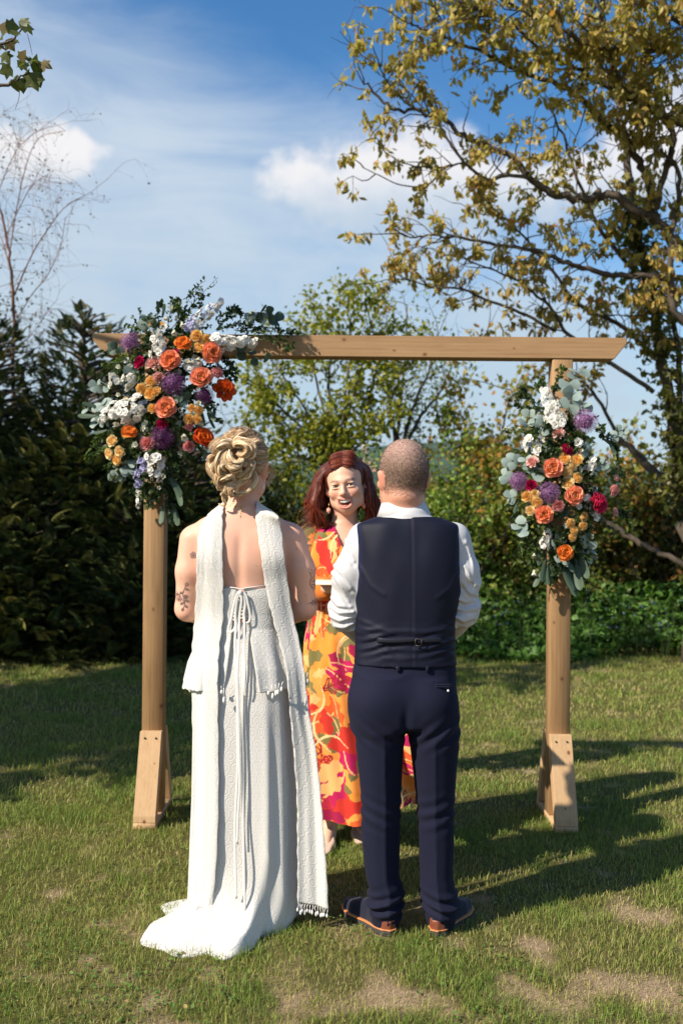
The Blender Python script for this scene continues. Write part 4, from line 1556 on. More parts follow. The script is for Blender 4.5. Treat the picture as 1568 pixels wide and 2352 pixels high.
def head_sdf(p, c, R, s=1.0, female=False):
    """head in local coordinates: face looks along -Y (towards the viewer) before rotation R; c = centre of skull"""
    q = ((p - np.asarray(c, np.float32)) @ np.asarray(R, np.float32)) / s
    ex = sd_ell
    d = ex(q, (0, 0.012, 0.018), (0.077, 0.097, 0.096))                   # cranium
    d = smin(d, ex(q, (0, -0.030, -0.050), (0.060, 0.062, 0.072)), 0.03)     # face
    d = smin(d, ex(q, (0, -0.062, -0.114), (0.022, 0.020, 0.017)), 0.028)    # chin
    d = smin(d, ex(q, (0, -0.050, -0.085), (0.042, 0.036, 0.026)), 0.025)    # jaw
    for sx in (-1, 1):
        d = smin(d, ex(q, (sx * 0.043, -0.060, -0.034), (0.020, 0.018, 0.018)), 0.022)   # cheeks
        d = smin(d, ex(q, (sx * 0.056, -0.010, -0.075), (0.014, 0.03, 0.03)), 0.03)   # jaw corner
        # ear: a flattened shell with a hollow
        e = sd_ell(q, (sx * 0.082, 0.012, -0.022), (0.010, 0.020, 0.033), rotm(-12, sx * 14, sx * 24))
        e = smax(e, -sd_ell(q, (sx * 0.092, 0.003, -0.020), (0.009, 0.011, 0.021)), 0.004)
        d = smin(d, e, 0.008)
    d = smin(d, ex(q, (0, -0.084, 0.010), (0.040, 0.012, 0.012)), 0.02)      # brow ridge
    for sx in (-1, 1):
        d = smax(d, -ex(q, (sx * 0.031, -0.098, -0.010), (0.017, 0.013, 0.011)), 0.014)  # sockets
    nose = sd_cone(q, (0, -0.088, -0.004), (0, -0.106, -0.036), 0.0075, 0.0105)
    nose = smin(nose, ex(q, (0, -0.107, -0.040), (0.011, 0.010, 0.009)), 0.006)
    for sx in (-1, 1):
        nose = smin(nose, ex(q, (sx * 0.011, -0.096, -0.043), (0.0075, 0.009, 0.0065)), 0.006)
    d = smin(d, nose, 0.009)
    return d * s, q


# ===================================================== officiant
YO = 4.65
off = empty('person', P(800, 1938, YO) * 1.0, 'smiling woman with long auburn hair in an orange floral dress facing the couple', 'person')
off.location.z = 0
def O(x, y, dy=0.0):
    return np.array(P(x, y, YO + dy))

RO = rotm(0, -8, 0) @ rotm(0, 0, -9) @ rotm(4, 0, 0)          # tilt, turn, nod
hc = O(793, 1108, 0.0)
SO = 1.10
def off_local(*q):
    return hc + RO @ (np.array(q) * SO)

def officiant_sdf(p):
    d, q = head_sdf(p, hc, RO, SO)
    # laughing mouth: opened between lips
    for sx in (-1, 1):      # lids narrowed by the smile
        d = smin(d, sd_ell(q, (sx * .031, -.0835, .0010), (.019, .0085, .0048)) * SO, .005)
        d = smin(d, sd_ell(q, (sx * .031, -.0835, -.0160), (.018, .0080, .0042)) * SO, .006)
        d = smin(d, sd_ell(q, (sx * .041, -.064, -.038), (.023, .021, .021)) * SO, .015)
    qs = q.copy()
    qs[..., 2] = q[..., 2] - 9.0 * q[..., 0] ** 2      # the corners of the mouth are drawn up
    d = smin(d, sd_ell(q, (0, -.046, -.090), (.044, .043, .032)) * SO, .02)
    lips = smin(sd_ell(qs, (0, -0.0900, -0.0650), (0.030, 0.0075, 0.0034)), sd_ell(qs, (0, -0.0865, -0.1005), (0.025, 0.0078, 0.0045)), 0.004)
    d = smin(d, lips * SO, 0.006)
    mo = sd_ell(qs, (0, -0.094, -0.0805), (0.0290, 0.024, 0.0180))
    top = qs[..., 2] - (-0.0690)
    mo = smax(mo, top, 0.003)
    d = smax(d, -mo * SO, 0.003)
    for sx in (-1, 1):      # smile folds
        fold = sd_cone(q, (sx * 0.021, -0.103, -0.042), (sx * 0.036, -0.094, -0.072), 0.004, 0.004)
        d = smax(d, -(fold) * SO, 0.008)
    neck = sd_cone(p, hc + (0.005, 0.035, -0.06), O(790, 1222, 0.06), 0.055, 0.062)
    d = smin(d, neck, 0.022)
    tor = sd_loft(p, [(zy(1205, YO), xx(792, YO), YO + .06, .075, .06), (zy(1225, YO), xx(792, YO), YO + .055, .15, .075), (zy(1250, YO), xx(792, YO), YO + .05, .175, .09),
                      (zy(1320, YO), xx(792, YO), YO + .05, .165, .11), (zy(1400, YO), xx(792, YO), YO + .05, .145, .10), (zy(1500, YO), xx(800, YO), YO + .05, .18, .12), (zy(1560, YO), xx(805, YO), YO + .05, .17, .12)])
    d = smin(d, tor, 0.03)
    for sh, elb, wr in (((718, 1232, .05), (700, 1345, .02), (752, 1352, -.24)), ((868, 1232, .05), (884, 1345, .02), (822, 1352, -.24))):
        S, E, W = O(*sh), O(*elb), O(*wr)
        d = smin(d, sd_chain(p, [S, E, W], [.05, .04, .026], .02), .025)
        # hand under the booklet: palm, four fingers and a thumb
        sgn = 1 if sh[0] < 790 else -1
        palm = W + np.array([sgn * .035, -.045, .0])
        d = smin(d, sd_cone(p, W, palm, .024, .030, ((0, 0, 1), 1.7)), .012)
        for k in range(4):
            a = palm + np.array([sgn * (.004 + .008 * k), -.024 + .014 * k, .004])
            d = smin(d, sd_chain(p, [a, a + (sgn * .032, -.012, .0), a + (sgn * .052, -.010, .012)], [.009, .0085, .007], .004), .005)
        d = smin(d, sd_chain(p, [W + (sgn * .01, -.03, .012), W + (sgn * .03, -.062, .030)], [.010, .008], .004), .006)
    # legs: left foot a step nearer the camera
    hip = O(790, 1540, .05)
    d = smin(d, sd_chain(p, [hip + (-.07, 0, -.03), np.array([xx(782, 4.65), YO + .06, .5]), np.array([xx(768, 4.65), 4.68, .22]), np.array([xx(762, 4.65), 4.66, .075])], [.085, .058, .045, .033], .03), .04)
    d = smin(d, sd_chain(p, [np.array([xx(762, 4.65), 4.66, .07]), np.array([xx(757, 4.6), 4.55, .03])], [.033, .022], .02), .02)
    d = smin(d, sd_chain(p, [hip + (.08, .03, -.03), np.array([xx(825, 4.8), YO + .09, .5]), np.array([xx(831, 4.8), 4.80, .2]), np.array([xx(833, 4.8), 4.80, .075])], [.085, .062, .05, .033], .03), .04)
    d = smin(d, sd_chain(p, [np.array([xx(833, 4.8), 4.80, .07]), np.array([xx(835, 4.7), 4.69, .03])], [.033, .022], .02), .02)
    return d

SK_O = np.array([0.70, 0.415, 0.29])
def officiant_col(V):
    q = ((V - hc) @ RO) / SO
    c = np.tile(SK_O, (len(V), 1))
    def blend(c, w, col):
        return c * (1 - w[:, None]) + np.array(col) * w[:, None]
    front = q[:, 1] < -0.05
    for sx in (-1, 1):
        w = np.exp(-(((q[:, 0] - sx * .045) / .020) ** 2 + ((q[:, 2] + .042) / .018) ** 2)) * front
        c = blend(c, w * .45, (0.62, 0.22, 0.15))
        # lid line, lashes and brow
        w = np.exp(-(((q[:, 0] - sx * .031) / .017) ** 4 + ((q[:, 2] + .0045 - 9 * (q[:, 0] - sx * .031) ** 2 * -1) / .0035) ** 2)) * front
        c = blend(c, w * .75, (0.10, 0.05, 0.04))
        w = np.exp(-(((q[:, 0] - sx * .033) / .021) ** 4 + ((q[:, 2] - .0150 + 9 * (q[:, 0] - sx * .030) ** 2) / .0044) ** 2)) * front
        c = blend(c, w * .85, (0.13, 0.055, 0.035))
    r = np.sqrt((q[:, 0] / .033) ** 2 + ((q[:, 2] - 9 * q[:, 0] ** 2 + .0820) / .0235) ** 2)
    w = np.exp(-((r - .92) / .20) ** 2) * front * (np.abs(q[:, 0]) < .034)
    c = blend(c, w * .75, (0.52, 0.15, 0.12))
    w = (np.exp(-(((np.abs(q[:, 0]) - .0085) / .0042) ** 2 + ((q[:, 2] + .0475) / .003) ** 2)) * front)
    c = blend(c, w * .7, (0.16, 0.05, 0.035))
    return c

xs = axis((hc[0] - .55, hc[0] - .13, .014), (hc[0] - .13, hc[0] + .13, .0032), (hc[0] + .13, hc[0] + .5, .014))
ys = axis((4.26, hc[1] - .14, .012), (hc[1] - .14, hc[1] + .15, .0036), (hc[1] + .15, hc[1] + .34, .014))
zs = axis((-.01, 1.12, .014), (1.12, hc[2] - .17, .008), (hc[2] - .17, hc[2] + .15, .0032))
link_mesh('body', sdf_mesh('body', officiant_sdf, xs, ys, zs, officiant_col), off, M_SKIN)

# eyes (narrowed by the smile), teeth, mouth
for sx in (-1, 1):
    bag = Bag()
    U = np.linspace(0, 2 * PI, 20, endpoint=False)
    n_r = 8
    V = [(0, -1, 0)]
    C = [(0.01, 0.01, 0.01)]
    for i in range(1, n_r):
        a = i / n_r * 1.5
        for u in U:
            V.append((math.sin(a) * math.cos(u), -math.cos(a), math.sin(a) * math.sin(u)))
            C.append((0.01, .01, .01) if a < .35 else (0.05, 0.045, 0.035) if a < .78 else (0.70, 0.66, 0.62))
    V = np.array(V) * (0.0150, 0.0110, 0.0058)
    V = (RO @ (V + (sx * 0.0310, -0.0790, -0.0088)).T * SO).T + hc
    q = grid_quads(20, n_r - 1, True, 1)
    T = [(0, 1 + (k + 1) % 20, 1 + k) for k in range(20)]
    bag.add(V, q[:, ::-1], T, np.array(C))
    link_mesh('eye', bag.mesh('eye'), off, M_EYE)
bag = Bag()
for k in range(-5, 6):
    w_ = 0.0044 if abs(k) < 2 else 0.0038
    x0 = k * 0.0041
    yb = -0.0905 + 22 * x0 * x0
    zt = -0.0700 + 9.0 * x0 * x0
    M_ = Matrix.Translation(Vector(off_local(x0, yb, zt - .0035))) @ Matrix(RO.tolist()).to_4x4()
    box(bag, (-w_ / 2 * SO, -.002, -.0078), (w_ / 2 * SO, .002, .0050), .0012, None, M_)
link_mesh('teeth', fix_normals(bag.mesh('teeth')), off, M_TOOTH)
mb = sdf_mesh('mouth_inside', lambda p: sd_ell((p - hc.astype(np.float32)) @ RO.astype(np.float32) / SO, (0, -0.070, -0.079), (0.032, 0.012, 0.024)) * SO,
              np.linspace(hc[0] - .06, hc[0] + .06, 40).astype(np.float32), np.linspace(hc[1] - .12, hc[1] - .02, 34).astype(np.float32), np.linspace(hc[2] - .13, hc[2] - .04, 34).astype(np.float32))
link_mesh('mouth_inside', mb, off, M_MOUTH)
tg = sdf_mesh('tongue', lambda p: sd_ell((p - hc.astype(np.float32)) @ RO.astype(np.float32) / SO, (0, -0.078, -0.0945), (0.018, 0.011, 0.0055)) * SO,
              np.linspace(hc[0] - .05, hc[0] + .05, 36).astype(np.float32), np.linspace(hc[1] - .12, hc[1] - .03, 34).astype(np.float32), np.linspace(hc[2] - .13, hc[2] - .06, 34).astype(np.float32))
link_mesh('tongue', tg, off, M_TONGUE)


def lock(bag, pts, r0, r1=None, flat=0.55, n=22, k=9, cols=None, rnd=None, mid=None, twist=0.0):
    """a lock of hair: flattened tube, tapered, streaked along its length"""
    rnd = rnd or np.random.default_rng(1)
    sp = spline(pts, n)
    f = np.linspace(0, 1, n)
    r1 = r0 * .3 if r1 is None else r1
    rad = r0 * (1 - f) + r1 * f if mid is None else np.interp(f, [0, .5, 1], [r0, mid, r1])
    b = Bag()
    tube(b, sp, rad, k, None, flat)
    V = np.concatenate(b.V)
    c = cols[rnd.choice(len(cols), k)] * rnd.uniform(.75, 1.2, (k, 1))
    C = np.concatenate([np.tile(c, (n, 1)), c[:1], c[-1:]])
    # ridges: push alternate strands in and out
    ridge = np.where(np.arange(k) % 2 == 0, 1.0, 0.82 + .1 * rnd.random(k))
    ctr = np.repeat(sp, k, axis=0)
    V[:n * k] = ctr + (V[:n * k] - ctr) * np.tile(ridge, n)[:, None]
    bag.add(V, np.concatenate(b.Q), np.concatenate(b.T), C)


def fringe(bag, pts, rm, r0, r1, count, cols, rnd, n=20):
    """separate fine hairs lying round the outside of a lock"""
    sp = spline(pts, n)
    f = np.linspace(0, 1, n)
    env = np.interp(f, [0, .5, 1], [r0, rm, r1 * .8])[:, None]
    tan = norm(np.gradient(sp, axis=0))
    for i in range(count):
        d = rnd.normal(size=3)
        d[1] -= .9
        d = d / np.linalg.norm(d)
        d2 = rnd.normal(size=3)
        d2 = d2 / np.linalg.norm(d2)
        a = f[:, None] * rnd.uniform(.2, 1)
        dv = norm(d * (1 - a) + d2 * a)
        dv = norm(dv - tan * (dv * tan).sum(1, keepdims=True))
        q = sp + dv * env * rnd.uniform(.75, 1.12)
        tube(bag, q, np.linspace(.00075, .0004, n), 3, cols[rnd.integers(len(cols))] * rnd.uniform(.7, 1.25), 1.0, False)


def norm(v):
    return v / (np.linalg.norm(v, axis=-1, keepdims=True) + 1e-9)


def strands(bag, fn, count, r, n=14, cols=None, seed=0, k=3):
    rnd = np.random.default_rng(seed)
    for i in range(count):
        pts = fn(rnd)
        sp = spline(pts, n)
        tube(bag, sp, np.linspace(r, r * .4, n), k, cols[rnd.integers(len(cols))] * rnd.uniform(.7, 1.25), 1.0, False)


# hair: parted, swept back from the brow, falling past the shoulders
AUB = np.array([(0.22, 0.034, 0.012), (0.12, 0.017, 0.008), (0.34, 0.065, 0.02), (0.06, 0.011, 0.006)])
bag = Bag()
def cap_o(p):
    q = ((p - hc.astype(np.float32)) @ RO.astype(np.float32)) / SO
    d = sd_ell(q, (0, 0.022, 0.024), (0.088, 0.104, 0.101))
    face = np.maximum(q[..., 2] - (.066 - 6 * (q[..., 0] - .004) ** 2), q[..., 1] + .020)
    d = smax(d, -face, 0.005)
    # long mass behind the neck
    L = sd_chain(p, [hc + (0, .07, 0), hc + (-.01, .115, -.12), hc + (-.015, .13, -.22)], [.075, .07, .06], .03)
    for (x_, y_, dy_, r_) in ((752, 1076, .045, .030), (743, 1094, .05, .034), (735, 1120, .065, .042), (731, 1155, .075, .046), (834, 1076, .045, .028), (841, 1096, .05, .032), (847, 1125, .065, .040), (851, 1160, .075, .042)):
        L = smin(L, np.linalg.norm(p - O(x_, y_, dy_).astype(np.float32), axis=-1) - r_, .025)
    return smin(d * SO, L, .02) + .0035 * sines(p * np.array([1, 1, .2], np.float32), 160, 5)
V, Q = nets(cap_o, np.linspace(hc[0] - .17, hc[0] + .17, 70).astype(np.float32), np.linspace(hc[1] - .12, hc[1] + .2, 64).astype(np.float32), np.linspace(hc[2] - .32, hc[2] + .16, 96).astype(np.float32))
bag.add(V, Q, None, AUB[1] * 0.7)
rnd = np.random.default_rng(3)
def OL(x, y, dy):
    return O(x, y, dy)
from mathutils.bvhtree import BVHTree
BVH_O = BVHTree.FromPolygons(V.tolist(), Q.tolist())
def scalp(x, y, z, lift):
    n_ = BVH_O.find_nearest(Vector(off_local(x, y, z)))
    return np.array(n_[0] + n_[1] * lift)
# both sides comb away from the parting, hug the scalp, then fall past the shoulders
for side in (-1, 1):
    for i in range(150):
        f = (i % 75) / 74
        lay = .001 + .007 * rnd.random()
        j = lambda s_=3: rnd.normal() * s_
        yb = -.062 + .15 * f
        a = [scalp(.006, yb, .072 + .055 * math.sin(min(1, f * 1.6) * PI / 2), lay),
             scalp(side * .036, yb - .002, .064 + .045 * math.sin(min(1, f * 1.6) * PI / 2), lay + .004),
             scalp(side * .068, yb + .012, .035 + .03 * f, lay + .004),
             scalp(side * .088, yb + .030, -.005, lay + .006)]
        if side < 0:
            b_ = [OL(734 - 13 * f + j(2), 1106 + j(), -.01 + .10 * f), OL(729 - 13 * f + j(), 1126 + j(), -.02 + .10 * f), OL(725 - 17 * f + j(5), 1158 + j(), -.045 + .13 * f), OL(732 - 24 * f + 14 * rnd.random() + j(5), 1192 + j(5), -.04 + .14 * f), OL(742 - 34 * f + 22 * rnd.random() + j(7), 1210 + j(5), -.02 + .13 * f)]
        else:
            b_ = [OL(841 + 8 * f + j(2), 1106 + j(), -.01 + .10 * f), OL(844 + 10 * f + j(), 1126 + j(), -.02 + .11 * f), OL(849 + 14 * f + j(5), 1152 + j(), -.03 + .13 * f), OL(851 + 18 * f + j(5), 1180 + j(5), -.02 + .13 * f), OL(842 + 24 * f + j(6), 1204 + j(5), 0 + .12 * f)]
        if side < 0:
            a = a[:2] + [OL(759 - 7 * f + j(1), 1073 - 2 * f, -.02 + .10 * f), OL(744 - 13 * f + j(1.5), 1088 - 2 * f, -.01 + .10 * f)]
        else:
            a = a[:2] + [OL(826 + 4 * f + j(1), 1069, -.02 + .10 * f), OL(837 + 6 * f + j(1.5), 1086, -.01 + .10 * f)]
        lock(bag, a + b_, .0035, .003, .5, 26, 9, AUB, rnd, mid=.0075)
        fringe(bag, a + b_, .008, .003, .006, 7, AUB, rnd, 24)
strands(bag, lambda r: [OL(744 + r.normal() * 4, 1098 + r.normal() * 6, .02), OL(724 + r.normal() * 9, 1140, .02), OL(716 + r.normal() * 12, 1180, .02), OL(712 + r.normal() * 16, 1214 + r.normal() * 6, .0)], 90, .0011, 12, AUB, 5)
strands(bag, lambda r: [OL(838 + r.normal() * 3, 1098 + r.normal() * 6, .02), OL(850 + r.normal() * 6, 1130, .02), OL(864 + r.normal() * 10, 1165, .02), OL(866 + r.normal() * 14, 1200, .0)], 80, .0011, 12, AUB, 6)
link_mesh('hair', bag.mesh('hair'), off, M_HAIR)
for x, y in ((754.5, 1171), (836, 1160)):
    er = sdf_mesh('earring', lambda p: smin(sd_ell(p, O(x, y + 1, -.015), (.011, .0035, .0125)), sd_cone(p, O(x, y + 3, -.015), O(x, y + 9, -.015), .007, .002), .004),
                  np.linspace(xx(x, YO) - .03, xx(x, YO) + .03, 26).astype(np.float32), np.linspace(YO - .04, YO + .01, 22).astype(np.float32), np.linspace(zy(y, YO) - .04, zy(y, YO) + .03, 28).astype(np.float32))
    eo = link_mesh('earring', er, off, M_EARRING)
    bag = Bag()
    tube(bag, [O(x + 1, y - 16, -.012), O(x, y - 3, -.015)], .0012, 5)
    link_mesh('hook', bag.mesh('hook'), eo, M_GOLD)


# ---- printed fabric: leaves and brush strokes stamped in cloth coordinates
def floral(u, v, seed=4):
    r = np.random.default_rng(seed)
    c = np.tile(np.array([0.80, 0.255, 0.035]), (len(u), 1))
    n = vnoise(u + 9, v + 9, 7, 31, 3)
    c = np.where((n > .56)[:, None], np.array([0.83, 0.30, 0.06]), c)
    pal = [((0.44, 0.010, 0.085), .075), ((0.60, 0.035, 0.022), .085), ((0.17, 0.145, 0.045), .065), ((0.30, 0.012, 0.022), .06), ((0.72, 0.10, 0.022), .075),
           ((0.15, 0.135, 0.045), .06), ((0.36, 0.010, 0.06), .06), ((0.82, 0.42, 0.15), .05), ((0.50, 0.03, 0.022), .05), ((0.19, 0.17, 0.06), .055)]
    for i in range(520):
        col, s = pal[i % len(pal)]
        s = s * r.uniform(.7, 1.5)
        cu, cv, a = r.uniform(-.75, .75), r.uniform(-.1, 1.6), r.uniform(0, 2 * PI)
        du, dv = u - cu, v - cv
        L = (du * math.cos(a) + dv * math.sin(a)) / s
        W = (-du * math.sin(a) + dv * math.cos(a)) / s
        t_ = np.clip((L + 1) / 2, 0, 1)
        width = .42 * np.sin(PI * t_) ** .8 * (1 + .25 * np.sin(L * 9 + i))
        inside = (np.abs(L) < 1) & (np.abs(W) < width)
        kind = i % 5
        if kind == 3:      # veins only: an outlined leaf
            ribs = np.abs(((L * 4 + np.abs(W) * 4) % 1) - .5) < .2
            inside = inside & (ribs | (np.abs(W) > width - .09) | (np.abs(W) < .04))
        c[inside] = np.array(col) * (1 if kind != 1 else .9)
        if kind in (0, 4):
            rib = inside & (np.abs(W - .1 * np.sin(L * 3)) < .035)
            c[rib] = (0.83, 0.45, 0.18)
    for i in range(64):      # cream brush strokes
        cu, cv, a, k = r.uniform(-.75, .75), r.uniform(-.1, 1.6), r.uniform(0, 2 * PI), r.uniform(4, 9)
        du, dv = u - cu, v - cv
        L = du * math.cos(a) + dv * math.sin(a)
        W = -du * math.sin(a) + dv * math.cos(a) - k * L * L
        ins = (np.abs(L) < .09) & (np.abs(W) < .0045 * (1 - (L / .09) ** 2) + .001)
        c[ins] = (0.86, 0.55, 0.26)
    return c


# dress body
NU, NV = 440, 330
ph = np.linspace(-PI, PI, NU, endpoint=False)       # 0 = towards the camera
rows = [(1207, 792, .060, .100, .072), (1216, 792, .058, .150, .085), (1232, 792, .055, .188, .10), (1270, 792, .05, .190, .118), (1320, 792, .05, .178, .126), (1372, 792, .05, .158, .114), (1398, 792, .05, .150, .108),
        (1440, 798, .05, .180, .128), (1520, 812, .05, .225, .16), (1620, 835, .05, .262, .18), (1740, 862, .05, .300, .20), (1845, 886, .05, .335, .22)]
yy = np.array([r_[0] for r_ in rows], float)
tv = np.linspace(0, 1, NV)
Yrow = np.interp(tv, np.linspace(0, 1, 2), [yy[0], yy[-1]])
tab = spline(np.array(rows, float), 400)
VV = []
UVu, UVv = [], []
for k, yr in enumerate(Yrow):
    cx, cdy, rx, ry = (np.interp(yr, tab[:, 0], tab[:, i]) for i in (1, 2, 3, 4))
    fall = np.clip((yr - 1400) / 440, 0, 1)
    fold = fall ** .8 * (.020 * np.sin(ph * 11 + .6 * math.sin(k * .02)) + .016 * np.sin(ph * 7 + 1.3) + .010 * np.sin(ph * 19 + 2)) + (1 - fall) * .004 * np.sin(ph * 9 + k * .08)
    gather = .006 * np.exp(-((yr - 1405) / 26.0) ** 2) * np.sin(ph * 34)
    X = xx(cx, YO) + (rx + fold + gather) * np.sin(ph)
    Yp = YO + cdy - (ry + fold + gather) * np.cos(ph)
    hem = 0
    z = np.full(NU, zy(yr, YO))
    # the hem dips at photo left, rises at right
    dip = np.clip((yr - 1500) / 345, 0, 1) ** 2
    z = z - dip * (.07 * np.clip(-np.sin(ph) * 1.3 + .1, -.25, 1)) + dip * .02 * np.sin(ph * 5)
    VV.append(np.stack([X, Yp, z], -1))
    UVu.append(ph * .24)
    UVv.append(np.full(NU, (yr - 1200) / 492.0))
V = np.concatenate(VV)
u, v = np.concatenate(UVu), np.concatenate(UVv)
c = floral(u, v)
c[(v < .045) & (np.abs(u) < .5)] = (0.44, 0.010, 0.085)
waist = (v > .395) & (v < .425)
c[waist] = c[waist] * .75
Q = grid_quads(NU, NV, True)
# V neck: drop faces inside the neck opening
fc = V[Q].mean(1)
dxn = np.abs(fc[:, 0] - xx(797, YO))
front = fc[:, 1] < YO + .02
keep = ~(front & (dxn < (.062 - (zy(1206, YO) - fc[:, 2]) * .40)) & (fc[:, 2] > zy(1275, YO)))
link_mesh('dress', np_mesh('dress', V, Q[keep][:, ::-1], None, True, c), off, M_PRINT)
# loose sleeves to the wrists
for sh, elb, wr in (((716, 1228, .05), (697, 1350, .02), (750, 1352, -.20)), ((870, 1228, .05), (887, 1350, .02), (824, 1352, -.20))):
    def sl(p):
        return sd_chain(p, [O(*sh), O(*elb), O(*wr)], [.064, .062, .050], .03) + .004 * sines(p, 55, 8)
    a = np.array([O(*sh), O(*elb), O(*wr)])
    lo, hi = a.min(0) - .09, a.max(0) + .09
    V, Q = nets(sl, *[np.arange(lo[i], hi[i], .008).astype(np.float32) for i in range(3)])
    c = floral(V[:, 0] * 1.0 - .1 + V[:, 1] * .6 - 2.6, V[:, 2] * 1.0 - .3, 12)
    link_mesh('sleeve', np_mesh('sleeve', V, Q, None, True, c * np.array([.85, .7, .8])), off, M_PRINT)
# shoes
for cx, cy in ((xx(759, 4.62), 4.61), (xx(834, 4.76), 4.75)):
    def sh(p):
        d = sd_chain(p, [np.array([cx, cy + .06, .045]), np.array([cx - .005, cy - .05, .025]), np.array([cx - .008, cy - .12, .022])], [.040, .038, .026], .02)
        d = smax(d, p[..., 2] - (.075 - .25 * (cy + .06 - p[..., 1])), .008)
        heel = sd_cone(p, (cx, cy + .07, .03), (cx, cy + .07, .008), .022, .018)
        return smax(smin(d, heel, .01), -p[..., 2] + .002, .003)
    link_mesh('shoe', sdf_mesh('shoe', sh, np.arange(cx - .06, cx + .06, .005).astype(np.float32), np.arange(cy - .17, cy + .13, .006).astype(np.float32), np.arange(-.005, .1, .005).astype(np.float32)), off, M_NUDE)

# booklet held open at waist height
bk = Bag()
bc = O(786, 1338, -.30)
Mb = Matrix.Translation(Vector(bc)) @ Matrix.Rotation(math.radians(2), 4, 'X')
box(bk, (-.118, -.085, -.004), (.118, .085, .004), .002, (1, 1, 1), Mb)
bko = link_mesh('booklet', fix_normals(bk.mesh('booklet', False)), None, M_PAPER)
props(bko, 'cream booklet held by the woman in the orange dress', 'booklet')


# ===================================================== groom
YG = 3.70
gr = empty('person', (xx(950, 3.7), 3.70, 0), 'man with cropped hair in a navy waistcoat and trousers seen from behind', 'person')
def G(x, y, dy=0.0):
    return np.array(P(x, y, YG + dy))
SG = 1.13
RG = rotm(0, 0, 180 + 17) @ rotm(3, 0, 0)
hg = G(925, 1089, 0.035)
arms_g = [[G(836, 1238, .02), G(803, 1320, .02), G(794, 1412, .05), G(838, 1468, .24), G(872, 1480, .30)],
          [G(1042, 1238, .02), G(1062, 1320, .02), G(1062, 1402, .05), G(1020, 1466, .24), G(985, 1480, .30)]]

def groom_body(p):
    d, q = head_sdf(p, hg, RG, SG)
    lips = smin(sd_ell(q, (0, -0.0905, -0.070), (0.024, 0.008, 0.0055)), sd_ell(q, (0, -0.0885, -0.080), (0.021, 0.009, 0.0065)), 0.004)
    d = smin(d, lips * SG, 0.006)
    d = smin(d, sd_cone(p, hg + (0, -.025, -.045), G(933, 1200, .03), .066, .080), .03)
    # roll of the nape
    d = smin(d, sd_ell(p, hg + (0.004, -.07, -.088), (.045, .028, .022)), .025)
    tor = sd_loft(p, [(zy(1190, YG), xx(937, YG), YG + .02, .09, .07), (zy(1215, YG), xx(937, YG), YG + .02, .165, .09), (zy(1300, YG), xx(938, YG), YG + .02, .175, .105), (zy(1420, YG), xx(934, YG), YG + .02, .16, .10), (zy(1540, YG), xx(934, YG), YG + .02, .17, .11)])
    d = smin(d, tor, .02)
    for a in arms_g:
        d = smin(d, sd_chain(p, a[:4], [.052, .05, .044, .030], .02), .02)
        W, Hn = a[3], a[4]
        sgn = 1 if W[0] < xx(937, YG) else -1
        palm = W + (Hn - W) * .75
        d = smin(d, sd_cone(p, W, palm, .028, .036, ((0, 1, 0), 1.5)), .012)
        for k in range(4):
            b0 = palm + np.array([sgn * .012, .012 - sgn * .004, .030 - .019 * k])
            d = smin(d, sd_chain(p, [b0, b0 + (sgn * .035, .012, -.004), b0 + (sgn * .052, -.004, -.012)], [.0105, .010, .008], .004), .005)
        d = smin(d, sd_chain(p, [W + (sgn * .008, .01, .025), W + (sgn * .045, .03, .045)], [.013, .010], .004), .006)
    for cx in (880, 1006):
        d = smin(d, sd_chain(p, [G(cx + (14 if cx < 930 else -14), 1560, .02), G(cx, 1840, .0), np.array([xx(cx + 4, YG), YG - .005, .09])], [.062, .040, .032], .03), .04)
    return d

SK_G = np.array([0.60, 0.30, 0.205])
def groom_col(V):
    q = ((V - hg) @ RG) / SG
    c = np.tile(SK_G, (len(V), 1))
    ear = np.exp(-(((np.abs(q[:, 0]) - .088) / .012) ** 2 + ((q[:, 2] + .02) / .035) ** 2))
    c = c * (1 - .5 * ear[:, None]) + np.array([0.66, 0.20, 0.13]) * .5 * ear[:, None]
    stub = np.exp(-((q[:, 2] + .085) / .03) ** 2) * (q[:, 1] < .0) * (q[:, 1] > -.12)
    return c * (1 - .18 * stub[:, None])

xs = axis((xx(745, YG) - .02, hg[0] - .125, .009), (hg[0] - .125, hg[0] + .125, .0036), (hg[0] + .125, xx(1112, YG) + .02, .009))
ys = axis((YG - .16, hg[1] - .15, .01), (hg[1] - .15, hg[1] + .16, .0040), (hg[1] + .16, YG + .42, .01))
zs = axis((.02, 1.0, .016), (1.0, hg[2] - .2, .009), (hg[2] - .2, hg[2] + .15, .0036))
body_g = sdf_mesh('body', groom_body, xs, ys, zs, groom_col)
link_mesh('body', body_g, gr, M_SKIN)

# cropped hair: short bristles over the scalp, greyer on the crown, darker at the nape
co_ = np.empty(len(body_g.vertices) * 3, np.float32)
body_g.vertices.foreach_get('co', co_)
no_ = np.empty(len(body_g.vertices) * 3, np.float32)
body_g.vertex_normals.foreach_get('vector', no_)
co_, no_ = co_.reshape(-1, 3), no_.reshape(-1, 3)
q = ((co_ - hg) @ RG) / SG
qn = q[:, 2] + np.random.default_rng(3).normal(size=len(q)) * .005
ear = ((np.abs(q[:, 0]) - .088) / .018) ** 2 + ((q[:, 1] - .012) / .030) ** 2 + ((q[:, 2] + .022) / .040) ** 2 < 1
hairline = (qn > np.where(q[:, 1] > .02, -.088 + .25 * np.abs(q[:, 0]), np.where(q[:, 1] > -.03, -.03, .045)))
scalp = hairline & ~ear & (np.abs(q[:, 0]) < .095) & (q[:, 2] < .2)
si = np.nonzero(scalp)[0]
r = np.random.default_rng(8)
pick = r.choice(si, 26000)
base = co_[pick] + r.normal(size=(26000, 3)) * .0022
nn = no_[pick]
qq = q[pick]
crown = np.clip((qq[:, 2] - .02) / .08, 0, 1)
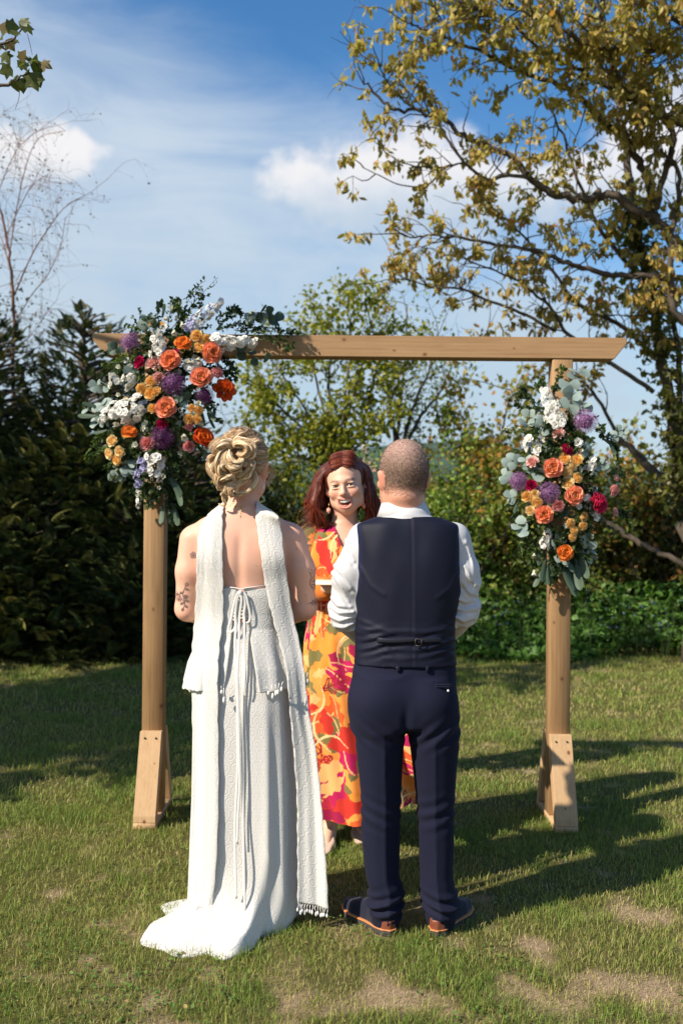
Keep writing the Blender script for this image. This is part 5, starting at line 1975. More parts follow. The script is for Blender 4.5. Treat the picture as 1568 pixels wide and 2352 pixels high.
fade = np.clip((qq[:, 2] + .095) / .05, .15, 1)
L = (.0026 + .0018 * (1 - crown)) * fade * r.uniform(.6, 1.3, 26000)
down = np.array([0, 0, -1.0])
dirn = norm(nn * 1.0 + down * (.7 - .5 * crown[:, None]) + r.normal(size=(26000, 3)) * .35)
side = norm(np.cross(dirn, r.normal(size=(26000, 3)))) * .0007
V = np.stack([base - nn * .001 - side, base - nn * .001 + side, base + dirn * L[:, None]], 1).reshape(-1, 3)
T = np.arange(26000 * 3).reshape(-1, 3)
hcol = np.where(r.random((26000, 1)) < .28 + .25 * crown[:, None], np.array([0.42, 0.33, 0.27]), np.array([0.12, 0.072, 0.048])) * r.uniform(.6, 1.3, (26000, 1))
bag = Bag()
bag.add(V, None, T, np.repeat(hcol, 3, axis=0))
# thin scalp-coloured layer under the bristles
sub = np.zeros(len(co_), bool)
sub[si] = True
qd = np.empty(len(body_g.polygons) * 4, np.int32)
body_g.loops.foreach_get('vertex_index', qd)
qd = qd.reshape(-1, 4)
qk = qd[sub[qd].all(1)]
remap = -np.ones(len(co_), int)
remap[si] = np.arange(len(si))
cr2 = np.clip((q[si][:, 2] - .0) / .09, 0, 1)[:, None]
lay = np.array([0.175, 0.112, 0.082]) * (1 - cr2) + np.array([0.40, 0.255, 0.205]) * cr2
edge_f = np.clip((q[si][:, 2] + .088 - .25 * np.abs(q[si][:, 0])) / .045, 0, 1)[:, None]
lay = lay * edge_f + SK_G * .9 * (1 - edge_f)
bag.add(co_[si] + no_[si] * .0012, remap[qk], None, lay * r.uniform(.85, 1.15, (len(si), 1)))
link_mesh('hair', bag.mesh('hair'), gr, M_STUFF)

# shirt: body, sleeves gathered at the elbows
def creases(d, p, segs):
    """raised folds along short curved lines: (points, height, width)"""
    for pts, amp, wd in segs:
        pts = [np.asarray(q_, np.float32) for q_ in pts]
        lo, hi = np.min(pts, 0) - 3 * wd, np.max(pts, 0) + 3 * wd
        lo[1], hi[1] = -9, YG + .03
        m = ((p > lo) & (p < hi)).all(-1)
        if not m.any():
            continue
        pm = p[m]
        dist = None
        for a, b in zip(pts[:-1], pts[1:]):
            ba = (b - a) * np.array([1, 0, 1], np.float32)
            q_ = (pm - a) * np.array([1, 0, 1], np.float32)
            h = np.clip((q_ @ ba) / (ba @ ba), 0, 1)
            e = np.linalg.norm(q_ - h[..., None] * ba, axis=-1)
            dist = e if dist is None else np.minimum(dist, e)
        d[m] = d[m] - amp * np.exp(-(dist / wd) ** 2)
    return d

TOR = [(1186, 937, .112, .085), (1196, 937, .155, .094), (1206, 937, .186, .102), (1232, 937, .196, .112), (1290, 938, .195, .124), (1346, 937, .196, .126), (1400, 935, .184, .122), (1432, 933, .179, .120), (1500, 934, .182, .124), (1526, 934, .186, .126)]
def torso_g(p, off=0.0):
    return sd_loft(p, [(zy(y, YG), xx(cx, YG), YG + .02, rx + off, ry + off) for y, cx, rx, ry in TOR], 2.6, .006)

def shirt(p):
    d = torso_g(p, -.006)
    d = smin(d, sd_cone(p, G(934, 1192, .02), G(932, 1172, .03), .088, .078), .02)
    for i, a in enumerate(arms_g):
        s = sd_chain(p, a[:4], [.062, .0625, .061, .040], .028)
        el = a[2].astype(np.float32)
        w_ = np.exp(-((p[..., 2] - el[2] - .02) / .10) ** 2)
        dd = (p - el) @ np.array([.55 if i == 0 else -.55, -.2, .8], np.float32)
        s = s + w_ * (.0045 * np.sin(dd * 95 + 2.2 * sines(p, 16, 3 + i)) + .004 * sines(p, 42, 9 + i)) + .0025 * sines(p, 34, 21 + i)
        # drag folds from the armpit
        top = a[0].astype(np.float32)
        d2 = p - top
        ang = d2[..., 2] * 60 + d2[..., 0] * (35 if i == 0 else -35)
        s = s + .0028 * np.exp(-((p[..., 2] - top[2] + .13) / .07) ** 2) * np.sin(ang)
        d = smin(d, s, .018)
    sy = -.062
    F = []
    for pts in ([(764, 1300), (785, 1318), (806, 1352)], [(762, 1318), (780, 1345), (800, 1385)], 
                [(754, 1375), (775, 1392), (806, 1396)], [(753, 1396), (778, 1410), (812, 1408)], [(757, 1420), (780, 1428), (812, 1420)], [(764, 1445), (790, 1446), (812, 1436)], [(772, 1466), (796, 1466), (814, 1452)], [(790, 1240), (800, 1262), (812, 1290)],
                [(1072, 1245), (1084, 1290), (1088, 1335)], [(1066, 1300), (1080, 1330), (1096, 1345)], [(1064, 1340), (1078, 1362), (1102, 1372)], [(1050, 1375), (1070, 1385), (1098, 1380)], [(1048, 1398), (1068, 1404), (1098, 1400)], [(1048, 1420), (1066, 1430), (1094, 1424)], [(1048, 1446), (1064, 1456), (1080, 1450)]):
        F.append(([G(x, y, sy + .02 * (i_ == 1)) for i_, (x, y) in enumerate(pts)], .0060, .0062))
        F.append(([G(x, y + 9, sy + .005) for x, y in pts], -.0050, .0062))
    return creases(d, p, F)
xs = np.arange(xx(742, YG), xx(1116, YG), .0046).astype(np.float32)
ys = np.arange(YG - .14, YG + .33, .0060).astype(np.float32)
zs = np.arange(zy(1530, YG), zy(1165, YG), .0046).astype(np.float32)
shirt_o = link_mesh('shirt', sdf_mesh('shirt', shirt, xs, ys, zs), gr, M_SHIRT)
# turned-down collar as a standing band that leans on the neck
n = 72
a = np.linspace(-PI, PI, n, endpoint=False)
ringz = []
for k, (yv, r_, rb, thick) in enumerate(((1150, .0765, .072, 0), (1147.5, .0785, .074, 0), (1149, .081, .0765, 0), (1168, .092, .086, 0), (1190, .106, .098, 0), (1191, .100, .092, 0))):
    tilt = 6.0 * np.sin(a)
    cxk = np.interp(k, [0, 5], [926, 933])
    yl = yv - tilt * -.6 + 4 * np.clip(np.cos(a), -1, 0)
    X = xx(cxk, YG) + r_ * np.sin(a)
    Yk = YG + .032 - rb * np.cos(a)
    ringz.append(np.stack([X, Yk, CAM_H + (1176 - yl) / FPX * YG], -1))
link_mesh('collar', np_mesh('collar', np.concatenate(ringz), grid_quads(n, 6, True)[:, ::-1]), shirt_o, M_SHIRT)

# waistcoat: satin back with wool edges at the armholes, centre seam, cinch strap, pulled folds at the waist
def vest(p):
    d = torso_g(p, .006)
    x, y, z = p[..., 0], p[..., 1], p[..., 2]
    back = np.clip((YG - y) / .05, 0, 1)
    sx = x - (xx(941, YG) + (zy(1200, YG) - z) * .012)
    d = d + back * (.0016 * np.exp(-(sx / .004) ** 2) - .0012 * np.exp(-((sx - .010) / .009) ** 2))
    z1 = z - zy(1462, YG)
    xr = (x - xx(935, YG)) / .18
    fold = np.exp(-((z - zy(1470, YG)) / .045) ** 2)
    ph_ = z * 210 - np.abs(xr) * 9 * np.sign(xr) * .6 + 1.6 * np.sin(xr * 5) + 1.2 * sines(p, 14, 3)
    d = d - back * fold * (.0045 * np.sin(ph_)) * (.35 + .65 * np.abs(np.sin(xr * 3.2)))
    d = d - back * .0035 * np.exp(-((z - zy(1440, YG)) / .008) ** 2)
    d = d + back * (.0034 * sines(p * np.array([1, 1, .5], np.float32), 24, 17) + .0016 * sines(p * np.array([1, 1, .8], np.float32), 60, 23))
    V_ = []
    for pts in ([(826, 1300), (850, 1340), (880, 1360)], [(1052, 1300), (1030, 1345), (1000, 1365)], [(824, 1420), (860, 1432), (900, 1446)], [(1040, 1425), (1010, 1440), (985, 1458)],
                [(822, 1450), (850, 1455), (890, 1480)], [(1040, 1450), (1000, 1470), (960, 1478)], [(824, 1490), (860, 1480), (900, 1492)], [(1036, 1495), (1000, 1486), (965, 1498)], [(880, 1500), (915, 1506), (950, 1498)]):
        V_.append(([np.array([xx(x, YG), YG + .02 - .140 * max(.2, 1 - abs((xx(x, YG) - xx(935, YG)) / .20) ** 2.6) ** .38, zy(y, YG)]) for x, y in pts], .0024, .0085))
    d = creases(d, p, V_)
    # neck and arm openings
    neck = sd_cone(p, G(934, 1186, .035), G(926, 1140, .05), .083, .085)
    d = smax(d, -neck, .004)
    for s in (-1, 1):
        ax = s * (x - xx(937, YG)) - np.interp(z, [zy(1395, YG), zy(1340, YG), zy(1290, YG), zy(1235, YG), zy(1200, YG)], [.215, .192, .186, .188, .193]).astype(np.float32)
        d = smax(d, ax, .004)
    # lower edge: two slight points at the sides
    d = smax(d, zy(1523, YG) - .012 * np.clip(np.abs(xr) - .8, 0, 1) - z, .003)
    return d

def vest_col(V):
    x, z = V[:, 0], V[:, 2]
    edge = np.interp(z, [zy(1395, YG), zy(1340, YG), zy(1290, YG), zy(1235, YG), zy(1200, YG)], [.215, .192, .186, .188, .193])
    dist = edge - np.abs(x - xx(937, YG))
    c = np.tile(np.array([0.0085, 0.0100, 0.0220]), (len(V), 1))
    c[(dist < .016) & (z > zy(1385, YG))] = (0.011, 0.014, 0.042)
    c[V[:, 1] > YG + .05] = (0.011, 0.014, 0.040)
    return c
M_VEST = cloth('waistcoat_cloth', (1, 1, 1), 0.6, 0.16, 900, 0.30, 0.0, True, fold=(11, 0.8))
zs = np.arange(zy(1530, YG), zy(1176, YG), .0045).astype(np.float32)
vest_o = link_mesh('waistcoat', sdf_mesh('waistcoat', vest, np.arange(xx(798, YG), xx(1076, YG), .0045).astype(np.float32), np.arange(YG - .13, YG + .17, .006).astype(np.float32), zs, vest_col), gr, M_VEST)
bag = Bag()
def back_y(x):
    return YG + .02 - .134 * max(0.05, 1 - abs((x - xx(934, YG)) / .186) ** 2.6) ** (1 / 2.6)
for (x0, x1, yk) in ((866, 957, 1459), (955, 1010, 1463)):
    pts = [np.array([xx(x, YG), back_y(xx(x, YG)) - .004, zy(yk + 3 * math.sin(x * .03), YG)]) for x in np.linspace(x0, x1, 9)]
    tube(bag, pts, .010, 6, (1, 1, 1), .22, True, (0, -1, 0))
link_mesh('cinch_strap', bag.mesh('cinch_strap'), vest_o, M_SATIN)
bag = Bag()
bx, bz = xx(957, YG), zy(1464, YG)
for (dx0, dz0, dx1, dz1) in ((-.011, -.013, .011, -.011), (-.011, .011, .011, .013), (-.012, -.013, -.010, .013), (.010, -.013, .012, .013)):
    box(bag, (bx + dx0, back_y(bx) - .012, bz + dz0), (bx + dx1, back_y(bx) - .009, bz + dz1))
link_mesh('buckle', bag.mesh('buckle', False), vest_o, M_SCREW)

# trousers
LEGS = [[(1555, 886, .085), (1605, 874, .103), (1681, 876, .094), (1751, 878, .0845), (1835, 881, .0755), (1923, 881, .0715), (2007, 884, .0640), (2040, 893, .0665), (2072, 890, .0670), (2100, 893, .0600), (2128, 890, .0515)],
        [(1555, 978, .085), (1605, 990, .103), (1690, 1001, .0935), (1769, 1003, .0795), (1857, 1005, .0685), (1945, 1008, .0640), (2007, 1009, .0605), (2044, 1013, .0665), (2076, 1020, .0675), (2102, 1020, .0590), (2126, 1020, .0525)]]
def trousers(p):
    x, y, z = p[..., 0], p[..., 1], p[..., 2]
    hip = sd_loft(p, [(zy(1512, YG), xx(934, YG), YG + .015, .186, .118), (zy(1545, YG), xx(932, YG), YG + .012, .192, .126), (zy(1580, YG), xx(930, YG), YG + .008, .195, .138), (zy(1625, YG), xx(931, YG), YG + .008, .194, .142), (zy(1665, YG), xx(933, YG), YG + .012, .190, .132)], 2.5, .02)
    for s in (-1, 1):
        hip = smin(hip, sd_ell(p, (xx(931 + s * 57, YG), YG - .055, zy(1600, YG)), (.085, .078, .085)), .03)
    d = hip
    # cleft between the seat halves
    d = d + .010 * np.exp(-((x - xx(931, YG)) / .016) ** 2) * np.exp(-((z - zy(1640, YG)) / .055) ** 2) * (y < YG)
    for i, L in enumerate(LEGS):
        tab_ = [(zy(yv, YG), xx(cx, YG), YG + .008 - .02 * np.clip((1900 - yv) / 300, 0, 1), hw, hw * (1.18 if yv < 1800 else 1.12 if yv < 1980 else 1.28)) for yv, cx, hw in L]
        g = sd_loft(p, tab_, 2.05, .004)
        cxz = np.interp(z, [q_[0] for q_ in sorted(tab_)], [q_[1] for q_ in sorted(tab_)]).astype(np.float32)
        rel = x - cxz
        crease = np.exp(-(np.abs(rel - (.012 if i == 0 else -.006)) / .010) ** 1.2) * np.clip((zy(1650, YG) - z) / .12, 0, 1)
        g = g - .0055 * crease * (y < YG + .02)
        brk = np.exp(-((z - zy(2070, YG)) / .045) ** 2)
        g = g + brk * (.0085 * np.sin(z * 155 + rel * (40 if i else -40) + 1.5 * sines(p, 15, 5 + i)))
        knee = np.exp(-((z - zy(1860, YG)) / .06) ** 2)
        g = g + knee * .0036 * np.sin(z * 120 + rel * (-50 if i else 50))
        th = np.exp(-((z - zy(1670, YG)) / .05) ** 2)
        g = g + th * .0048 * np.sin((z + rel * (.8 if i == 0 else -.8)) * 110 + 1.0) * (y < YG)
        g = g + .0034 * sines(p * np.array([1, 1, .4], np.float32), 32, 30 + i)
        d = smin(d, g, .045 if i == 0 else .018)
    return d
zs = np.arange(zy(2132, YG), zy(1506, YG), .0058).astype(np.float32)
tro = link_mesh('trousers', sdf_mesh('trousers', trousers, np.arange(xx(794, YG), xx(1072, YG), .0055).astype(np.float32), np.arange(YG - .17, YG + .19, .0068).astype(np.float32), zs), gr, M_NAVY)
for x0 in (913, 978):
    bag = Bag()
    xb = xx(x0, YG)
    box(bag, (xb - .006, back_y(xb) - .006, zy(1531, YG)), (xb + .006, back_y(xb) + .012, zy(1518, YG)), .002)
    link_mesh('belt_loop', fix_normals(bag.mesh('belt_loop', False)), tro, M_NAVY)
bag = Bag()
for dz in (0, .007):
    pts = [np.array([xx(x, YG), YG - .118 - .004 * math.cos((x - 1010) * .04), zy(1563, YG) + dz]) for x in np.linspace(994, 1032, 6)]
    tube(bag, pts, .0032, 6, (1, 1, 1))
pw = link_mesh('welt_pocket', bag.mesh('welt_pocket'), tro, M_NAVY)
bag = Bag()
tube(bag, [(xx(1024, YG), YG - .128, zy(1571, YG)), (xx(1024, YG), YG - .120, zy(1571, YG))], .004, 10)
link_mesh('pocket_button', bag.mesh('pocket_button'), tro, M_PEARL)

# shoes, toes turned out
for s, hx, hy in ((-1, xx(902, 3.64), 3.65), (1, xx(1012, 3.64), 3.65)):
    ang = math.radians(-s * (33 if s < 0 else 29))           # local +y -> away from the camera, turned outwards
    Ms = Matrix.Translation((hx, hy, 0)) @ Matrix.Rotation(ang, 4, 'Z')
    Rs = np.array(Ms.to_3x3()).astype(np.float32)
    t0 = np.array([hx, hy, 0], np.float32)
    def loc(p):
        return (p - t0) @ Rs
    def outline(q):
        yv = q[..., 1]
        hw = np.interp(yv, [-.02, .0, .03, .10, .18, .24, .275, .29], [.012, .030, .036, .036, .050, .046, .026, .004]).astype(np.float32)
        cx = np.interp(yv, [0, .12, .2, .29], [0, .004 * s, .006 * s, -.004 * s]).astype(np.float32)
        return np.maximum(np.abs(q[..., 0] - cx) - hw, np.maximum(-.022 - yv, yv - .288))
    def upper(p):
        q = loc(p)
        top = np.interp(q[..., 1], [-.02, .03, .09, .15, .22, .29], [.085, .10, .115, .088, .062, .045]).astype(np.float32)
        yv = q[..., 1]
        hw = np.interp(yv, [-.02, .0, .03, .10, .18, .24, .275, .29], [.010, .028, .034, .034, .047, .043, .023, .004]).astype(np.float32)
        lens = hw * np.sqrt(np.clip(1 - (np.clip(q[..., 2] - .02, 0, 1) / (top - .005)) ** 2.4, .02, 1))
        d = np.abs(q[..., 0]) - lens
        d = np.maximum(d, np.maximum(-.018 - yv, yv - .282))
        return smax(smax(d, q[..., 2] - top, .012), .018 - q[..., 2], .004)
    def dims(f):
        return f
    b_lo = np.array([hx - .25, hy - .06, .0])
    b_hi = np.array([hx + .25, hy + .28, .13])
    ax3 = [np.arange(b_lo[i], b_hi[i], .0045).astype(np.float32) for i in range(3)]
    shoe = link_mesh('shoe', sdf_mesh('shoe', upper, *ax3), gr, M_SUEDE)
    link_mesh('heel_counter', sdf_mesh('heel_counter', lambda p: smax(upper(p) - .0025, smax(loc(p)[..., 1] - .052, loc(p)[..., 2] - .062, .004), .004), *ax3), shoe, M_TAN)
    ax4 = [ax3[0], ax3[1], np.arange(-.004, .04, .0022).astype(np.float32)]
    link_mesh('welt', sdf_mesh('welt', lambda p: smax(outline(loc(p)) - .005, np.abs(loc(p)[..., 2] - .0245) - .0030, .002), *ax4), shoe, M_WELT)
    link_mesh('sole', sdf_mesh('sole', lambda p: smax(outline(loc(p)) - .003, np.maximum(loc(p)[..., 2] - .0205, .001 - loc(p)[..., 2]), .002), *ax4), shoe, M_SOLE)
# ===================================================== bride
YB = 3.80
br_ = empty('person', (xx(560, YB), YB, 0), 'bride with blonde curled updo in white lace dress with train, seen from behind', 'person')
def B(x, y, dy=0.0):
    return np.array(P(x, y, YB + dy))
SB = 1.10
RB = rotm(0, 0, 180 - 12) @ rotm(5, 0, 0)
hb = B(561, 1066, .02)
arms_b = [[B(446, 1240, .0), B(438, 1312, .0), B(431, 1398, .02), B(478, 1425, .22), B(520, 1420, .30)],
          [B(667, 1235, .0), B(689, 1310, .0), B(697, 1396, .02), B(650, 1425, .22), B(610, 1420, .30)]]

def bride_body(p):
    d, q = head_sdf(p, hb, RB, SB)
    lips = smin(sd_ell(q, (0, -0.0905, -0.068), (0.023, 0.009, 0.0055)), sd_ell(q, (0, -0.0885, -0.080), (0.020, 0.009, 0.0065)), 0.004)
    d = smin(d, lips * SB, 0.006)
    d = smin(d, sd_cone(p, hb + (0, -.005, -.05), B(557, 1200, -.005), .054, .060), .028)
    tor = sd_loft(p, [(zy(1160, YB), xx(557, YB), YB - .005, .066, .058), (zy(1182, YB), xx(557, YB), YB - .005, .115, .070), (zy(1203, YB), xx(557, YB), YB - .005, .172, .082), (zy(1240, YB), xx(557, YB), YB - .01, .176, .095),
                      (zy(1290, YB), xx(557, YB), YB - .01, .172, .104), (zy(1345, YB), xx(557, YB), YB, .163, .102), (zy(1410, YB), xx(557, YB), YB, .142, .094), (zy(1440, YB), xx(557, YB), YB, .138, .092),
                      (zy(1520, YB), xx(560, YB), YB, .152, .10), (zy(1590, YB), xx(560, YB), YB, .155, .108), (zy(1640, YB), xx(560, YB), YB, .14, .10)], 2.3, .02)
    d = smin(d, tor, .022)
    # shoulder blades and the furrow of the spine
    x, y, z = p[..., 0], p[..., 1], p[..., 2]
    back = np.clip((YB - .02 - y) / .04, 0, 1)
    d = d + back * .0065 * np.exp(-((x - xx(557, YB)) / .018) ** 2) * np.clip((zy(1210, YB) - z) / .08, 0, 1)
    for s in (-1, 1):
        d = smin(d, sd_ell(p, B(557 + s * 52, 1262, -.075), (.050, .020, .062), rotm(0, s * 12, 0)), .035)
    for a in arms_b:
        d = smin(d, sd_chain(p, a[:4], [.056, .0555, .046, .030], .02), .022)
        W, Hn = a[3], a[4]
        sgn = 1 if W[0] < xx(557, YB) else -1
        palm = W + (Hn - W) * .7
        d = smin(d, sd_cone(p, W, palm, .023, .030, ((0, 1, 0), 1.5)), .012)
        for k in range(4):
            b0 = palm + np.array([sgn * .012, .010, .026 - .016 * k])
            d = smin(d, sd_chain(p, [b0, b0 + (sgn * .032, .010, -.004), b0 + (sgn * .046, -.006, -.010)], [.0088, .0085, .007], .004), .005)
        d = smin(d, sd_chain(p, [W + (sgn * .008, .01, .02), W + (sgn * .04, .03, .038)], [.011, .0085], .004), .006)
    for s in (-1, 1):
        d = smin(d, sd_chain(p, [B(560 + s * 45, 1620, 0), B(560 + s * 42, 1900, 0), np.array([xx(560 + s * 40, YB), YB, .09])], [.074, .052, .035], .03), .04)
    # elbow points
    for a in arms_b:
        d = smin(d, sd_ell(p, a[2] + (0, -.028, -.012), (.020, .020, .020)), .02)
    return d

SK_B = np.array([0.70, 0.405, 0.29])
def bride_col(V):
    q = ((V - hb) @ RB) / SB
    c = np.tile(SK_B, (len(V), 1))
    ear = np.exp(-(((np.abs(q[:, 0]) - .088) / .012) ** 2 + ((q[:, 2] + .02) / .035) ** 2))
    c = c * (1 - .5 * ear[:, None]) + np.array([0.66, 0.22, 0.15]) * .5 * ear[:, None]
    for a in arms_b:
        w_ = np.exp(-((np.linalg.norm(V - (a[2] + (0, -.03, -.015)), axis=1)) / .035) ** 2)
        c = c * (1 - .35 * w_[:, None]) + np.array([0.62, 0.25, 0.19]) * .35 * w_[:, None]
    # moles
    for (x, y) in ((680, 1262), (652, 1270), (700, 1370), (413, 1330), (610, 1268), (690, 1290), (425, 1400), (590, 1300)):
        pt = B(x, y, -.09)
        w_ = np.exp(-(((V[:, 0] - pt[0]) ** 2 + (V[:, 2] - pt[2]) ** 2) / .0022 ** 2))
        c = c * (1 - .6 * w_[:, None]) + np.array([0.18, 0.07, 0.04]) * .6 * w_[:, None]
    return c

xs = axis((xx(395, YB) - .01, xx(738, YB) + .01, .0052))
ys = axis((YB - .17, YB + .14, .0052), (YB + .14, YB + .40, .010))
zs = axis((.02, 1.0, .02), (1.0, zy(1450, YB), .010), (zy(1450, YB), hb[2] + .15, .0052))
body_b = sdf_mesh('body', bride_body, xs, ys, zs, bride_col)
bbo = link_mesh('body', body_b, br_, M_SKIN)
from mathutils.bvhtree import BVHTree
cB = np.empty(len(body_b.vertices) * 3, np.float32)
body_b.vertices.foreach_get('co', cB)
fB = np.empty(len(body_b.loops), np.int32)
body_b.loops.foreach_get('vertex_index', fB)
BVH_B = BVHTree.FromPolygons(cB.reshape(-1, 3).tolist(), fB.reshape(-1, 4).tolist())

def on_body(x, y, lift=.0012):
    """point on the skin found by looking along the photo ray; returns point, normal"""
    o = Vector((0, 0, CAM_H))
    dvec = (P(x, y, YB) - o).normalized()
    h = BVH_B.ray_cast(o, dvec)
    if h[0] is None:
        return None
    return h[0] + h[1] * lift

# tattoos: fine ink lines lying on the skin
def tattoo(strokes, w_=.0013):
    bag = Bag()
    for s in strokes:
        sp = spline(np.array(s, float), max(6, len(s) * 4))
        pts = [on_body(x, y) for x, y in sp]
        pts = [p_ for p_ in pts if p_ is not None]
        if len(pts) > 2:
            tube(bag, np.array(pts), w_, 4, (1, 1, 1), .3, True, (0, -1, 0))
    if bag.n:
        link_mesh('tattoo', bag.mesh('tattoo'), bbo, M_INK)

def petal5(cx, cy, r_):
    out = []
    for k in range(5):
        a = k * 2 * PI / 5 - .3
        out.append([(cx, cy), (cx + r_ * .8 * math.cos(a - .45), cy + r_ * .8 * math.sin(a - .45)), (cx + r_ * math.cos(a), cy + r_ * math.sin(a)), (cx + r_ * .8 * math.cos(a + .45), cy + r_ * .8 * math.sin(a + .45)), (cx, cy)])
    return out

def leafy(cx, cy, a, L):
    ex, ey = cx + L * math.cos(a), cy + L * math.sin(a)
    nx, ny = -math.sin(a) * L * .28, math.cos(a) * L * .28
    m = ((cx + ex) / 2, (cy + ey) / 2)
    return [[(cx, cy), (m[0] + nx, m[1] + ny), (ex, ey), (m[0] - nx, m[1] - ny), (cx, cy)], [(cx, cy), (ex, ey)]]

tattoo(petal5(444, 1275, 7.5) + petal5(444, 1275, 2.5))
st = [[(426, 1345), (420, 1365), (424, 1385), (421, 1398)], [(406, 1358), (415, 1372), (424, 1385)]]
for (x, y, a, L) in ((426, 1346, -1.2, 9), (424, 1352, .2, 9), (421, 1360, 2.8, 9), (421, 1368, .1, 10), (414, 1371, -2.2, 9), (408, 1362, 2.2, 9), (424, 1378, .3, 9), (422, 1384, 2.7, 9), (424, 1390, .7, 8), (421, 1396, 2.0, 8)):
    st += leafy(x, y, a, L)
st += petal5(411, 1376, 6) + petal5(425, 1371, 5)
tattoo(st)
# right arm: a thistle-topped vase and a small sun with a tail
st = [[(709, 1313), (714, 1318), (721, 1314)], [(712, 1320), (716, 1326), (724, 1320)], [(713, 1328), (711, 1340), (716, 1352), (722, 1354), (726, 1346), (722, 1330), (713, 1328)], [(713, 1334), (722, 1336)], [(713, 1342), (724, 1343)], [(710, 1310), (707, 1303)], [(716, 1312), (716, 1303)], [(722, 1312), (725, 1304)], [(715, 1346), (719, 1350), (723, 1346)]]
tattoo(st)
st = petal5(722, 1384, 5)
st += [[(708, 1387), (713, 1386), (717, 1385)]]
for k in range(8):
    a = k * PI / 4
    st.append([(722 + 6 * math.cos(a), 1384 + 6 * math.sin(a)), (722 + 9 * math.cos(a), 1384 + 9 * math.sin(a)), (722 + 10 * math.cos(a), 1384 + 10 * math.sin(a))])
tattoo(st)

# necklace: fine chain round the neck with a drop down the spine
bag = Bag()
pts = [on_body(x, y, .001) for x, y in ((519, 1158), (530, 1162), (543, 1164), (556, 1165), (570, 1163), (584, 1160), (590, 1157))]
tube(bag, np.array([p_ for p_ in pts if p_]), .0009, 5)
pts = [on_body(553 - .3 * (y - 1165) / 8, y, .001) for y in range(1165, 1190, 4)]
tube(bag, np.array([p_ for p_ in pts if p_]), .0009, 5)
box(bag, np.array(on_body(552, 1164)) - (.004, .002, .002), np.array(on_body(552, 1164)) + (.004, .002, .002), .001)
link_mesh('necklace', bag.mesh('necklace'), br_, M_GOLD)
# pearl drops
for x, y, dy in ((514.5, 1112, -.01), (604.5, 1116, -.005)):
    bag = Bag()
    for dyy, r_ in ((-6, .0035), (0, .006), (5, .0045)):
        c0 = B(x, y + dyy, dy)
        tube(bag, [c0 + (0, 0, r_ * k) for k in (-1, -.8, -.4, 0, .4, .8, 1)], [r_ * .1, r_ * .6, r_ * .92, r_, r_ * .92, r_ * .6, r_ * .1], 10)
    link_mesh('earring', bag.mesh('earring'), br_, M_PEARL)

# ---- hair
BLO = np.array([(0.84, 0.64, 0.40), (0.70, 0.49, 0.27), (0.90, 0.74, 0.52), (0.50, 0.31, 0.15), (0.76, 0.54, 0.31)])
ROOT = np.array([(0.30, 0.17, 0.08), (0.17, 0.095, 0.048), (0.45, 0.28, 0.14), (0.22, 0.125, 0.06)])
MIXH = np.concatenate([BLO, ROOT[:2]])
bag = Bag()
def cap_b(p):
    q = ((p - hb.astype(np.float32)) @ RB.astype(np.float32)) / SB
    d = sd_ell(q, (0, .018, .022), (.0835, .102, .100))
    d = smax(d, -sd_ell(q, (0, -.12, -.06), (.075, .09, .12)), .012)
    d = smax(d, -(q[..., 2] + .055 - .25 * q[..., 1] * 0 - 1.2 * np.maximum(q[..., 1] - .03, 0) * -1.0 * .6), .010)
    for s in (-1, 1):
        d = smax(d, -sd_ell(q, (s * .088, .0, -.03), (.022, .030, .042)), .006)
    return d * SB + .0018 * sines(p, 120, 2)
V, Q = nets(cap_b, np.linspace(hb[0] - .13, hb[0] + .13, 72).astype(np.float32), np.linspace(hb[1] - .15, hb[1] + .13, 72).astype(np.float32), np.linspace(hb[2] - .12, hb[2] + .15, 74).astype(np.float32))
bag.add(V, Q, None, np.array([0.27, 0.155, 0.07]))
capV = V
from mathutils import kdtree
BVH_C = BVHTree.FromPolygons(V.tolist(), Q.tolist())
def on_cap(x, y, lift=.003):
    o = Vector((0, 0, CAM_H))
    h = BVH_C.ray_cast(o, (P(x, y, YB) - o).normalized())
    if h[0] is not None:
        return np.array(h[0] + h[1] * lift)
    n_ = BVH_C.find_nearest(P(x, y, YB - .02))
    return np.array(n_[0] + n_[1] * lift)
def Bc(cx, cy):       # crop of the head in the photo -> photo pixels
    return 439 + .14 * cx, 940.8 + .14 * cy
rnd = np.random.default_rng(12)
# combed hair drawn in to the knot
knot = (690, 620)
for i in range(230):
    t_ = rnd.random()
    ang = -2.75 + 3.6 * t_          # from upper left over the crown round to lower right
    ex, ey = 800 + 475 * math.cos(ang), 700 + 420 * math.sin(ang) + (0 if ang < .2 else 40)
    ex, ey = ex + rnd.normal() * 8, ey + rnd.normal() * 8
    kx, ky = knot[0] + 130 * math.cos(ang) + rnd.normal() * 25, knot[1] + 110 * math.sin(ang) + rnd.normal() * 25
    mx_, my_ = (ex + kx) / 2 + 40 * math.sin(ang) * -.5, (ey + ky) / 2 + 60 * abs(math.cos(ang)) * (.8 if ang > -1.2 else .3)
    pts = []
    for f in np.linspace(0, 1, 6):
        x_ = (1 - f) ** 2 * ex + 2 * f * (1 - f) * mx_ + f * f * kx
        y_ = (1 - f) ** 2 * ey + 2 * f * (1 - f) * my_ + f * f * ky
        pts.append(on_cap(*Bc(x_, y_), .0015 + .006 * f + rnd.random() * .003))
    cols = ROOT if (abs(ang + 1.35) < .55 and rnd.random() < .75) or (ang > -.5 and rnd.random() < .25) else MIXH
    lock(bag, pts, .0032, .0025, .5, 16, 7, cols, rnd, mid=.0042)
    fringe(bag, pts, .005, .004, .003, 7, cols, rnd)
